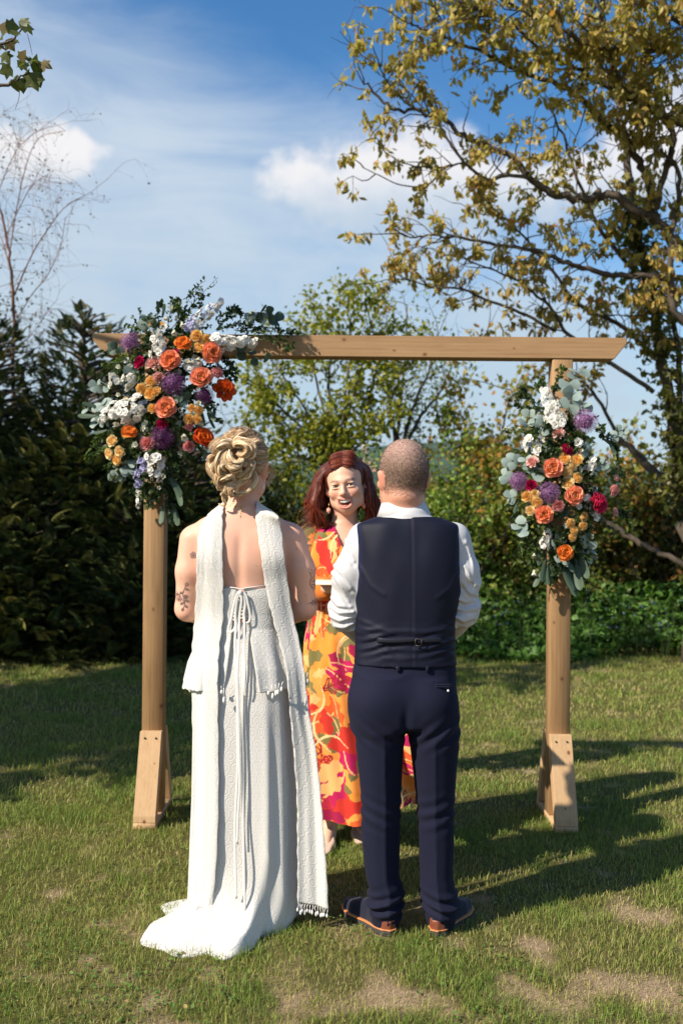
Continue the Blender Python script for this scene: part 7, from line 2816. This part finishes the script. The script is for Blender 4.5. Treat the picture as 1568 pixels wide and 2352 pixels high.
ALL = {'light': allium_mesh((.48, .22, .50), (.62, .36, .64), 1), 'purple': allium_mesh((.34, .12, .36), (.48, .22, .50), 2), 'dark': allium_mesh((.17, .045, .17), (.28, .085, .28), 3)}
FLO = {'white': floret_mesh((.80, .82, .74), (.86, .86, .83), 5, 1), 'lilac': floret_mesh((.40, .38, .66), (.56, .55, .78), 5, 2), 'blue': floret_mesh((.52, .60, .78), (.74, .78, .86), 5, 3), 'cream': floret_mesh((.72, .76, .52), (.84, .85, .72), 4, 4)}
BELL = bell_mesh((.86, .86, .80), 1)
CUP = cupped_mesh((.86, .86, .82), (.42, .46, .14), 2)
EUC = (0.23, 0.30, 0.27)
lb = Bag()
V, Q, C = petal_mesh('p', 1.0, 1.0, .12, .06, np.array((.20, .27, .24)), np.array((.29, .365, .33)), 1, 6, 6, .02)
lb.add(V, Q, None, C)
EUC_ME = lb.mesh('eucalyptus_leaf')
lb = Bag()
V, Q, C = petal_mesh('p', 1.0, 1.0, .12, .06, np.array((.035, .065, .045)), np.array((.055, .095, .065)), 1, 6, 6, .02)
lb.add(V, Q, None, C)
EUCD_ME = lb.mesh('dark_eucalyptus_leaf')
lb = Bag()
V, Q, C = petal_mesh('p', .26, 1.0, .2, .10, np.array((.055, .085, .055)), np.array((.075, .12, .07)), 1, 5, 8, .02)
lb.add(V, Q, None, C)
LONG_ME = lb.mesh('long_leaf')
M_EUC = leaf_mat('eucalyptus', .55, .15, (1, 1.1, .9), .3)


class Spray:
    """one flower arrangement on the arch"""
    def __init__(self, name, label, origin, conv, centre, seed, Ym, half):
        self.root = empty(name, origin, label, 'flower arrangement')
        self.conv, self.c, self.Y, self.half = conv, centre, Ym, half
        self.r = np.random.default_rng(seed)

    def at(self, x, y, lift=0.0):
        X, Y_ = self.conv(x, y)
        cx, cy = self.conv(*self.c)
        e = ((X - cx) / self.half[0]) ** 2 + ((Y_ - cy) / self.half[1]) ** 2
        bul = .13 * math.sqrt(max(0, 1 - min(e, 1)))
        return P(X, Y_, self.Y - .03 - bul - lift)

    def facing(self, x, y, tilt=None):
        cx, cy = self.c
        X, Y_ = self.conv(x, y)
        X0, Y0 = self.conv(cx, cy)
        d = Vector(((X - X0) / self.half[0] * .75, -1, -(Y_ - Y0) / self.half[1] * .55 + .15))
        d += Vector(self.r.normal(size=3) * .16)
        if tilt is not None:
            d = Vector(tilt)
        return d.normalized()

    def M(self, pos, d, size):
        q = d.to_track_quat('Z', 'Y')
        return Matrix.Translation(pos) @ q.to_matrix().to_4x4() @ Matrix.Rotation(self.r.uniform(0, 2 * PI), 4, 'Z') @ Matrix.Scale(size, 4)

    def px(self, s):            # crop pixels -> metres
        a, b_ = self.conv(0, 0), self.conv(s, 0)
        return (b_[0] - a[0]) / FPX * (self.Y - .1)

    def rose(self, x, y, s, kind, tilt=None, lift=.03):
        core, pet = ROSE[kind]
        d = self.facing(x, y, tilt)
        S = self.px(s) * .98
        M_ = self.M(self.at(x, y, lift), d, S)
        o = link_mesh('rose', core, self.root, M_PETAL, M_)
        for k in range(8):
            a = 2 * PI * k / 8 + self.r.normal() * .15
            til = (.62 if k % 2 else .90) + self.r.normal() * .08
            m_ = Matrix.Rotation(a, 4, 'Z') @ Matrix.Translation((0, .15, -.05)) @ Matrix.Rotation(-til, 4, 'X') @ Matrix.Scale(.80 + .10 * self.r.random(), 4)
            link_mesh('petal', pet, o, M_PETAL, M_ @ m_) if False else self.child('petal', pet, o, M_ @ m_)
        return o

    def child(self, name, me, parent, Mw, mat=None):
        o = bpy.data.objects.new(name, me)
        COL.objects.link(o)
        if not me.materials:
            me.materials.append(mat or M_PETAL)
        o.parent = parent
        o.matrix_parent_inverse = Matrix.Identity(4)
        o.matrix_basis = world_of(parent).inverted() @ Mw
        return o

    def small(self, x, y, s, kind, tilt=None, lift=.03, names=None):
        me = SMALL[kind]
        d = self.facing(x, y, tilt)
        return self.child(me.name.split('.')[0], me, self.root, self.M(self.at(x, y, lift), d, self.px(s) * 1.12))

    def allium(self, x, y, s, kind, lift=.04):
        return self.child('allium', ALL[kind], self.root, self.M(self.at(x, y, lift), self.facing(x, y), self.px(s) * 1.0))

    def spike(self, x0, y0, x1, y1, w_, n, kind, fsize, name='stock_spike', lift=.03, kind2=None, taper=.6):
        a, b_ = self.at(x0, y0, lift), self.at(x1, y1, lift)
        bag = Bag()
        tube(bag, [np.array(a), np.array((a + b_) / 2), np.array(b_)], .004, 6, (.10, .16, .06))
        o = link_mesh(name, bag.mesh(name), self.root, M_PETAL)
        ax = (b_ - a)
        Wm = self.px(w_) / 2
        side = ax.cross(Vector((0, -1, 0))).normalized()
        for k in range(n):
            f = (k + .5) / n
            an = self.r.uniform(-1.9, 1.9)
            wd = Wm * (1 - taper * f) * self.r.uniform(.5, 1.0)
            dirv_ = side * math.sin(an) + Vector((0, -1, 0)) * max(.25, math.cos(an))
            pos = a + ax * f + side * math.sin(an) * wd + Vector((0, -1, 0)) * math.cos(an) * wd * .7
            me = FLO[kind2] if kind2 and self.r.random() < .35 else FLO[kind]
            self.child('floret', me, o, self.M(pos, (dirv_ + Vector(self.r.normal(size=3) * .25)).normalized(), self.px(fsize) * self.r.uniform(.75, 1.15) * (1 - .35 * f * taper)))
        return o

    def bell(self, x, y, s, tilt, lift=.03):
        return self.child('bellflower', BELL, self.root, self.M(self.at(x, y, lift), Vector(tilt).normalized(), self.px(s) * .8))

    def cup(self, x, y, s, lift=.03, tilt=None):
        return self.child('white_flower', CUP, self.root, self.M(self.at(x, y, lift), self.facing(x, y, tilt), self.px(s) * 1.05))

    def eucalyptus(self, pts, size, dark=False, lift=.03, n=None, pair=True):
        w3 = [np.array(self.at(x, y, lift)) for x, y in pts]
        sp = spline(w3, 24) if len(w3) > 2 else np.linspace(w3[0], w3[-1], 12)
        bag = Bag()
        tube(bag, sp, np.linspace(.0025, .001, len(sp)), 5, (.16, .15, .09))
        o = link_mesh('eucalyptus_sprig', bag.mesh('eucalyptus_sprig'), self.root, M_EUC)
        L = np.linalg.norm(np.diff(sp, axis=0), axis=1).sum()
        S = self.px(size) * .9
        n = n or max(3, int(L / (S * .62)))
        for k in range(n):
            f = (k + .6) / n
            p_ = Vector(sp[min(len(sp) - 1, int(f * (len(sp) - 1)))])
            t_ = Vector(sp[-1] - sp[0]).normalized()
            for s_ in ((-1, 1) if pair else (1 if k % 2 else -1,)):
                sd = t_.cross(Vector((0, -1, 0))).normalized() * s_
                up_ = (sd * .9 + t_ * .55 + Vector(self.r.normal(size=3) * .35)).normalized()
                nrm = (Vector((0, -1, .25)) + Vector(self.r.normal(size=3) * .5)).normalized()
                xv = up_.cross(nrm).normalized()
                yv = up_.cross(xv)
                Mx = Matrix.Translation(p_) @ Matrix((xv, -yv, up_)).transposed().to_4x4() @ Matrix.Scale(S * self.r.uniform(.8, 1.15), 4)
                self.child('leaf', EUCD_ME if dark else EUC_ME, o, Mx, M_EUC)
        return o

    def foliage(self, pts, leaf, n, cols, lift=.0, droop=0.0, name='foliage_sprig', tmpl=LEAF_OVAL, width=1.0):
        """fine-leaved sprig"""
        w3 = [np.array(self.at(x, y, lift + self.r.normal() * .01)) for x, y in pts]
        sp = spline(w3, 20) if len(w3) > 2 else np.linspace(w3[0], w3[-1], 12)
        bag = Bag()
        tube(bag, sp, np.linspace(.0022, .0008, len(sp)), 4, (.06, .08, .03), cap=False)
        i = (self.r.uniform(.05, 1, n) * (len(sp) - 1)).astype(int)
        t_ = sp[-1] - sp[0]
        t_ = t_ / (np.linalg.norm(t_) + 1e-9)
        ax = t_ * .7 + self.r.normal(size=(n, 3)) * .75 * width + np.array([0, -.1, -droop])
        leaves(bag, sp[i] + self.r.normal(size=(n, 3)) * .004, ax, self.px(leaf) * self.r.uniform(.6, 1.3, n), tint(self.r, n, cols, [1] * len(cols)), tmpl, int(self.r.integers(1e6)))
        return link_mesh(name, bag.mesh(name, False), self.root, M_LEAF)

    def long_leaf(self, x, y, dx_, dy_, L, lift=.0):
        up_ = Vector((dx_, self.r.normal() * .25 - .1, -dy_)).normalized()
        nrm = (Vector((0, -1, .2)) + Vector(self.r.normal(size=3) * .4)).normalized()
        xv = up_.cross(nrm).normalized()
        yv = up_.cross(xv)
        Mx = Matrix.Translation(self.at(x, y, lift)) @ Matrix((xv, -yv, up_)).transposed().to_4x4() @ Matrix.Scale(self.px(L), 4)
        return self.child('leaf', LONG_ME, self.root, Mx, M_EUC)


DK = [(.022, .045, .018), (.035, .065, .024), (.05, .085, .03)]
LG = [(.085, .135, .035), (.12, .17, .05), (.06, .10, .03)]
SG_ = [(.13, .17, .12), (.09, .13, .08), (.17, .21, .16)]

# ---- left arrangement: over the corner of beam and post
S1 = Spray('flower_arrangement', 'large cascading flower arrangement over the left corner of the timber arch', (XL, ARCH_Y - .1, 1.9), lambda x, y: (156.8 + .4 * x, 627.2 + .4 * y), (560, 690), 71, ARCH_Y - .05, (175, 240))
r = S1.r
# bed of dark foliage
for i in range(120):
    a = r.uniform(0, 2 * PI)
    q_ = math.sqrt(r.uniform(0, 1))
    x0, y0 = 545 + 250 * q_ * math.cos(a) - 60 * max(0, math.sin(a)) * q_, 680 + 470 * q_ * math.sin(a)
    if y0 < 400:
        x0 += (400 - y0) * .75
    dx_, dy_ = (x0 - 560) * .35 + r.normal() * 50, (y0 - 690) * .25 + r.normal() * 45
    S1.foliage([(x0 - dx_ * .5, y0 - dy_ * .5), (x0 + dx_ * .3, y0 + dy_ * .3), (x0 + dx_, y0 + dy_ + 15)], 26, 34, DK if r.random() < .72 else LG, -.01 + .02 * r.random(), .2)
for pts, cols in (([(860, 300), (930, 240), (1000, 230)], DK), ([(850, 260), (920, 210), (960, 200)], DK), ([(880, 330), (980, 290), (1060, 300)], DK), ([(960, 330), (1060, 330), (1180, 360), (1290, 360)], DK), ([(1000, 300), (1120, 300), (1250, 330), (1350, 350)], DK),
                  ([(1050, 360), (1160, 370), (1250, 400), (1280, 430)], LG), ([(840, 480), (920, 500), (960, 560), (965, 610)], DK), ([(880, 480), (930, 540), (940, 600)], DK), ([(850, 520), (900, 560), (930, 620)], DK), ([(640, 150), (610, 160), (600, 220)], LG), ([(620, 160), (640, 220), (680, 250)], LG),
                  ([(540, 320), (500, 250), (520, 190), (540, 170)], DK), ([(500, 300), (470, 270), (450, 260)], SG_), ([(420, 870), (440, 830), (470, 850)], LG), ([(400, 880), (420, 920), (430, 950)], LG), ([(420, 600), (390, 590), (430, 620)], LG), ([(300, 560), (280, 530), (300, 500)], LG),
                  ([(240, 930), (190, 950), (130, 1050), (115, 1060)], LG), ([(230, 1000), (180, 1020), (130, 1060)], LG), ([(250, 1080), (230, 1130), (250, 1170)], LG), ([(220, 900), (170, 950), (160, 980)], LG), ([(280, 1100), (300, 1140), (260, 1180)], SG_),
                  ([(640, 890), (700, 930), (760, 1030)], LG), ([(560, 1180), (600, 1240), (640, 1300), (655, 1330)], DK), ([(520, 1190), (530, 1260), (510, 1300)], LG), ([(560, 1250), (570, 1380), (600, 1430)], DK), ([(480, 1240), (540, 1240), (560, 1220)], SG_), ([(700, 700), (780, 720), (850, 780)], DK), ([(780, 740), (830, 800), (880, 850)], DK)):
    for _ in range(2):
        S1.foliage([(x + r.normal() * 10, y + r.normal() * 10) for x, y in pts], 27, 30, cols, .02, .1)
for pts in ([(720, 190), (730, 120), (745, 70), (790, 42)], [(740, 130), (760, 100), (745, 80)], [(750, 110), (790, 130), (815, 135)], [(690, 210), (720, 200), (740, 190)], [(660, 150), (690, 135), (705, 130)]):
    S1.foliage(pts, 26, 8, DK, .0, 0)
for x, y, dx_, dy_, L in ((790, 760, .6, 1, 110), (800, 800, .35, 1, 100), (810, 830, 1, .5, 70), (760, 780, .2, 1, 90), (520, 230, -.1, -1, 70), (540, 250, .2, -1, 75), (580, 1150, .5, 1, 150), (600, 1200, .5, 1, 160), (560, 1300, .2, 1, 150), (540, 1330, .0, 1, 120), (590, 1320, .35, 1, 140), (180, 770, -1, -.2, 100), (160, 820, -1, .0, 110), (220, 900, -1, .3, 80), (740, 1000, .9, .6, 80)):
    S1.long_leaf(x, y, dx_, dy_, L, .02)
S1.eucalyptus([(950, 440), (1010, 450), (1070, 480), (1140, 520)], 62, True, .05, 5, False)
S1.eucalyptus([(1030, 240), (1090, 225), (1160, 240), (1200, 285)], 62, True, .03, 4)
S1.eucalyptus([(1000, 260), (1080, 260), (1180, 250)], 48, False, .02, 4)
S1.eucalyptus([(470, 330), (450, 280), (460, 250)], 62, False, .02, 2)
S1.eucalyptus([(230, 640), (180, 640), (150, 660)], 50, False, .02, 3)
S1.eucalyptus([(200, 800), (150, 800), (90, 770)], 48, False, .0, 3, False)
S1.eucalyptus([(240, 780), (200, 760), (190, 750)], 56, False, .02, 2)
S1.eucalyptus([(230, 850), (190, 850), (140, 860)], 42, False, .02, 4)
S1.eucalyptus([(350, 1060), (340, 1110), (360, 1140)], 62, False, .03, 3)
S1.eucalyptus([(280, 1120), (270, 1170), (300, 1180)], 45, False, .02, 3)
S1.eucalyptus([(700, 740), (670, 720), (650, 700)], 62, True, .05, 2)
S1.eucalyptus([(330, 470), (270, 440), (240, 440)], 50, True, .02, 3)
S1.eucalyptus([(370, 580), (360, 550), (380, 530)], 48, False, .03, 2)
S1.eucalyptus([(480, 1330), (490, 1310), (470, 1300)], 30, False, .03, 2)
for i in range(46):      # thick green core along the post and the corner
    f = i / 45
    S1.foliage([(520 + r.normal() * 60, 330 + 900 * f), (530 + r.normal() * 90, 380 + 900 * f), (540 + r.normal() * 120, 450 + 900 * f)], 34, 40, DK if r.random() < .6 else LG, .03, .2, width=1.6)
# flowers
for a in ((357, 397, 118, 'light'), (605, 635, 140, 'purple'), (782, 700, 115, 'dark'), (540, 945, 142, 'dark')):
    S1.allium(*a)
for x, y, s, k, t_ in ((590, 505, 122, 'coral', (-.1, -1, .15)), (765, 607, 128, 'peach', (.1, -1, .25)), (565, 775, 122, 'peach', (-.05, -1, .1)), (820, 460, 118, 'coral', (.45, -1, .1)), (660, 412, 98, 'orange', (.1, -1, .5)), (350, 920, 92, 'orange', (.3, -1, .7))):
    S1.rose(x, y, s, k, t_, .05)
S1.small(895, 672, 108, 'red', (.3, -1, .1), .04)
S1.small(760, 962, 105, 'poppy', (.5, -.6, .4), .03)
for x, y, s, k in ((487, 515, 74, 'pale'), (855, 572, 62, 'pink'), (522, 605, 70, 'pale'), (450, 980, 78, 'pink'), (692, 995, 58, 'pink'), (408, 512, 64, 'mag'), (540, 865, 58, 'mag'), (610, 460, 50, 'mag'),
                   (738, 365, 64, 'apricot'), (793, 382, 54, 'apricot'), (750, 432, 62, 'apricot'), (475, 625, 58, 'apricot'), (423, 665, 58, 'apricot'), (478, 692, 70, 'apricot'), (507, 680, 52, 'apricot'), (485, 780, 52, 'apricot'), (748, 790, 48, 'apricot'), (692, 838, 54, 'apricot'), (738, 843, 48, 'apricot'), (710, 775, 42, 'apricot'),
                   (258, 965, 62, 'cream'), (243, 1035, 62, 'cream'), (303, 1022, 62, 'cream'), (285, 1070, 58, 'apricot'), (690, 880, 46, 'pink')):
    S1.small(x, y, s, k, None, .045)
S1.spike(525, 470, 505, 330, 110, 30, 'white', 48, 'stock_spike', .035)
S1.spike(840, 400, 1080, 395, 110, 36, 'white', 50, 'stock_spike', .04)
S1.spike(255, 830, 430, 745, 170, 46, 'white', 44, 'hydrangea_head', .045, 'white', .2)
S1.spike(410, 780, 455, 750, 80, 10, 'blue', 40, 'hydrangea_side', .035)
S1.spike(250, 790, 185, 850, 80, 14, 'white', 40, 'stock_spike', .03)
S1.spike(690, 320, 875, 155, 100, 40, 'blue', 42, 'delphinium', .02, 'white', .55)
S1.spike(680, 330, 720, 270, 70, 12, 'lilac', 34, 'delphinium', .03)
S1.spike(500, 1050, 510, 1190, 120, 26, 'white', 50, 'stock_spike', .04)
S1.spike(430, 1060, 400, 1220, 70, 20, 'lilac', 40, 'delphinium', .045, 'lilac', .2)
S1.spike(410, 1250, 400, 1350, 40, 12, 'white', 26, 'bud_spike', .03)
S1.spike(270, 640, 250, 580, 70, 12, 'white', 40, 'stock_spike', .03)
S1.spike(320, 640, 380, 590, 80, 14, 'white', 42, 'stock_spike', .03, 'cream')
S1.spike(690, 560, 750, 510, 80, 14, 'white', 46, 'stock_spike', .04)
S1.spike(430, 860, 450, 920, 60, 10, 'cream', 30, 'bud_spike', .03)
S1.spike(640, 270, 610, 150, 60, 10, 'cream', 30, 'bud_spike', .0)
for x, y, s, t_ in ((575, 250, 44, (-.4, -.5, -.6)), (605, 325, 52, (.2, -.6, -.8)), (650, 280, 48, (.3, -.5, -.8)), (600, 210, 46, (-.2, -.6, .2)), (665, 925, 62, (.2, -.7, -.6)), (400, 992, 56, (-.3, -1, .2)), (640, 790, 40, (.2, -1, .2)), (745, 760, 48, (.2, -.9, .4)), (625, 750, 44, (-.2, -1, .4)), (300, 545, 44, (-.3, -1, .2)), (300, 700, 40, (-.4, -1, 0)), (750, 480, 46, (0, -.6, -.9)), (690, 520, 46, (-.2, -1, .5)), (520, 1230, 34, (.2, -1, -.2)), (540, 1170, 40, (.4, -1, .1))):
    S1.bell(x, y, s, t_, .045)

def sprinkle(S, cx, cy, rx_, ry_, n, s0):
    r_ = S.r
    for _ in range(n):
        a = r_.uniform(0, 2 * PI)
        q_ = math.sqrt(r_.uniform(.05, 1))
        x, y = cx + rx_ * q_ * math.cos(a), cy + ry_ * q_ * math.sin(a)
        k = r_.random()
        if k < .35:
            S.cup(x, y, s0 * r_.uniform(.6, .95), .015)
        elif k < .6:
            S.bell(x, y, s0 * r_.uniform(.6, .9), (r_.normal() * .4, -1, r_.normal() * .5), .015)
        elif k < .8:
            S.small(x, y, s0 * r_.uniform(.5, .8), 'cream' if r_.random() < .6 else 'pale', None, .012)
        else:
            S.foliage([(x, y + 20), (x + r_.normal() * 20, y), (x + r_.normal() * 40, y - 30)], s0 * .5, 16, LG, .03, 0)
sprinkle(S1, 545, 690, 250, 420, 60, 52)

# ---- right arrangement: half way up the right post
S2 = Spray('flower_arrangement', 'tall oval flower arrangement hanging on the right post of the arch', (XR, ARCH_Y - .1, 1.5), lambda x, y: (1066.2 + .32 * x, 784 + .32 * y), (690, 1010), 72, ARCH_Y - .05, (135, 230))
r = S2.r
for i in range(95):
    a = r.uniform(0, 2 * PI)
    q_ = math.sqrt(r.uniform(0, 1))
    x0, y0 = 700 + 290 * q_ * math.cos(a), 1020 + 560 * q_ * math.sin(a)
    dx_, dy_ = (x0 - 700) * .35 + r.normal() * 60, (y0 - 1020) * .22 + r.normal() * 50
    S2.foliage([(x0 - dx_ * .5, y0 - dy_ * .5), (x0 + dx_ * .3, y0 + dy_ * .3), (x0 + dx_, y0 + dy_ + 15)], 34, 32, DK if r.random() < .7 else LG, -.01 + .02 * r.random(), .2)
for pts, cols in (([(560, 500), (460, 400), (400, 340), (420, 320)], DK), ([(540, 520), (420, 470), (360, 450)], DK), ([(520, 480), (430, 390), (380, 380)], DK), ([(500, 340), (530, 300), (560, 290)], LG), ([(480, 660), (400, 640), (300, 630), (270, 630)], LG), ([(540, 660), (500, 650), (480, 670)], LG),
                  ([(650, 280), (690, 220), (690, 190)], LG), ([(640, 350), (650, 330), (660, 320)], DK), ([(1000, 680), (1060, 720), (1080, 800)], DK), ([(980, 700), (990, 650), (985, 620)], LG), ([(1080, 760), (1110, 900), (1140, 960)], LG), ([(1080, 900), (1060, 950), (1100, 1000)], LG), ([(1090, 1230), (1160, 1260), (1190, 1340)], LG), ([(1060, 1210), (1130, 1230), (1170, 1260)], DK),
                  ([(460, 1400), (420, 1440), (420, 1480)], LG), ([(520, 1480), (500, 1560), (500, 1640)], LG), ([(480, 1400), (440, 1500), (430, 1530)], LG), ([(620, 1480), (630, 1560), (640, 1600)], LG), ([(800, 1480), (820, 1640), (840, 1760)], DK), ([(840, 1560), (870, 1740), (900, 1900)], DK), ([(760, 1560), (780, 1700), (790, 1800)], DK), ([(660, 1600), (650, 1680), (655, 1730)], LG), ([(400, 1180), (360, 1240), (370, 1260)], DK), ([(380, 1150), (330, 1170), (310, 1190)], LG), ([(900, 1180), (860, 1220), (850, 1190)], LG), ([(850, 700), (830, 680), (820, 660)], LG)):
    for _ in range(2):
        S2.foliage([(x + r.normal() * 12, y + r.normal() * 12) for x, y in pts], 34, 26, cols, .02, .1)
for x, y, dx_, dy_, L in ((590, 1560, -.35, 1, 190), (610, 1600, -.1, 1, 150), (560, 1640, -.45, 1, 140), (700, 1580, .25, 1, 230), (740, 1620, .2, 1, 220), (790, 1560, .15, 1, 230), (820, 1500, .3, 1, 210), (640, 1570, -.2, 1, 140), (720, 1500, .3, 1, 170), (540, 1480, -.05, 1, 130), (850, 1400, .25, 1, 150), (1000, 700, .6, .3, 120), (1040, 720, .35, 1, 110), (390, 1140, -.3, .8, 100)):
    S2.long_leaf(x, y, dx_, dy_, L, .02)
for pts, s, n_ in (([(760, 420), (750, 330), (800, 250), (850, 200)], 88, 4), ([(740, 500), (760, 420), (770, 390)], 84, 3), ([(600, 620), (540, 600), (420, 600)], 74, 4), ([(520, 560), (460, 540), (430, 545)], 62, 2), ([(480, 950), (500, 930), (520, 920)], 92, 2), ([(400, 900), (350, 870), (330, 840)], 84, 2),
                   ([(340, 1000), (300, 980), (285, 950)], 62, 2), ([(380, 1110), (340, 1120), (330, 1110)], 60, 2), ([(460, 1290), (420, 1310), (400, 1340)], 80, 2), ([(700, 1380), (690, 1430), (660, 1470)], 60, 2), ([(860, 1360), (890, 1420), (885, 1470)], 66, 2), ([(890, 1480), (910, 1530), (912, 1560)], 56, 2), ([(720, 1480), (700, 1550), (715, 1600)], 62, 3), ([(1010, 680), (1060, 690), (1090, 640)], 56, 3), ([(1080, 640), (1130, 640), (1160, 610)], 50, 2),
                   ([(900, 800), (880, 790), (880, 770)], 56, 2), ([(930, 900), (980, 880), (1000, 870)], 56, 3), ([(820, 480), (850, 470), (860, 460)], 76, 1), ([(690, 1310), (710, 1310), (720, 1300)], 50, 1), ([(430, 860), (440, 850), (430, 830)], 56, 1)):
    S2.eucalyptus(pts, s, False, .04, n_)
for i in range(44):
    f = i / 43
    S2.foliage([(690 + r.normal() * 60, 560 + 1000 * f), (690 + r.normal() * 110, 620 + 1000 * f), (690 + r.normal() * 150, 720 + 1000 * f)], 42, 40, DK if r.random() < .6 else LG, .03, .2, width=1.6)
S2.eucalyptus([(700, 1270), (680, 1250), (690, 1230)], 66, True, .03, 2)
for a in ((868, 575, 178, 'light'), (388, 1005, 140, 'light'), (605, 1083, 162, 'light')):
    S2.allium(*a)
for x, y, s, k, t_ in ((632, 912, 150, 'peach', (-.15, -1, .15)), (780, 1110, 148, 'peach', (.1, -1, .1)), (570, 1245, 132, 'coral', (-.1, -1, .15)), (715, 1520, 120, 'orange', (.1, -1, .2))):
    S2.rose(x, y, s, k, t_, .06)
for x, y, s, k in ((735, 780, 82, 'mag'), (480, 1035, 72, 'mag'), (962, 1160, 128, 'hot'), (672, 655, 80, 'pale'), (487, 865, 78, 'pale'), (675, 1180, 76, 'pink'), (1072, 1070, 76, 'pink'), (1080, 1225, 56, 'pale'), (1090, 980, 42, 'pale'),
                   (718, 848, 78, 'apricot'), (805, 855, 76, 'apricot'), (765, 893, 72, 'cream'), (725, 940, 82, 'cream'), (805, 980, 68, 'apricot'), (740, 1022, 86, 'cream'), (450, 1115, 72, 'apricot'), (505, 1095, 62, 'cream'), (520, 1150, 72, 'apricot'), (472, 1218, 66, 'cream'), (755, 1305, 64, 'apricot'), (850, 1260, 60, 'apricot'), (845, 1322, 60, 'apricot'), (780, 1358, 58, 'apricot'), (770, 1405, 54, 'apricot')):
    S2.small(x, y, s, k, None, .05)
S2.spike(650, 610, 580, 340, 150, 62, 'white', 52, 'stock_spike', .04)
S2.spike(700, 590, 650, 430, 90, 22, 'white', 50, 'stock_spike', .04)
S2.spike(580, 1480, 600, 1350, 90, 18, 'white', 42, 'stock_spike', .04)
S2.spike(860, 960, 930, 850, 100, 14, 'white', 60, 'stock_spike', .03)
S2.spike(470, 800, 430, 700, 60, 12, 'blue', 36, 'delphinium', .03, 'white')
S2.spike(400, 640, 280, 625, 50, 12, 'cream', 26, 'bud_spike', .02)
for x, y, s in ((812, 728, 68), (465, 700, 62), (938, 1258, 68), (818, 1185, 46), (865, 1120, 50), (525, 785, 60), (700, 570, 44)):
    S2.cup(x, y, s, .05)
for x, y, s, t_ in ((500, 1640, 62, (-.1, -.4, -1)), (520, 770, 62, (-.2, -1, .1)), (830, 790, 40, (.2, -1, .3)), (500, 1520, 40, (-.2, -.5, -.8))):
    S2.bell(x, y, s, t_, .04)

sprinkle(S2, 690, 1010, 270, 500, 55, 62)
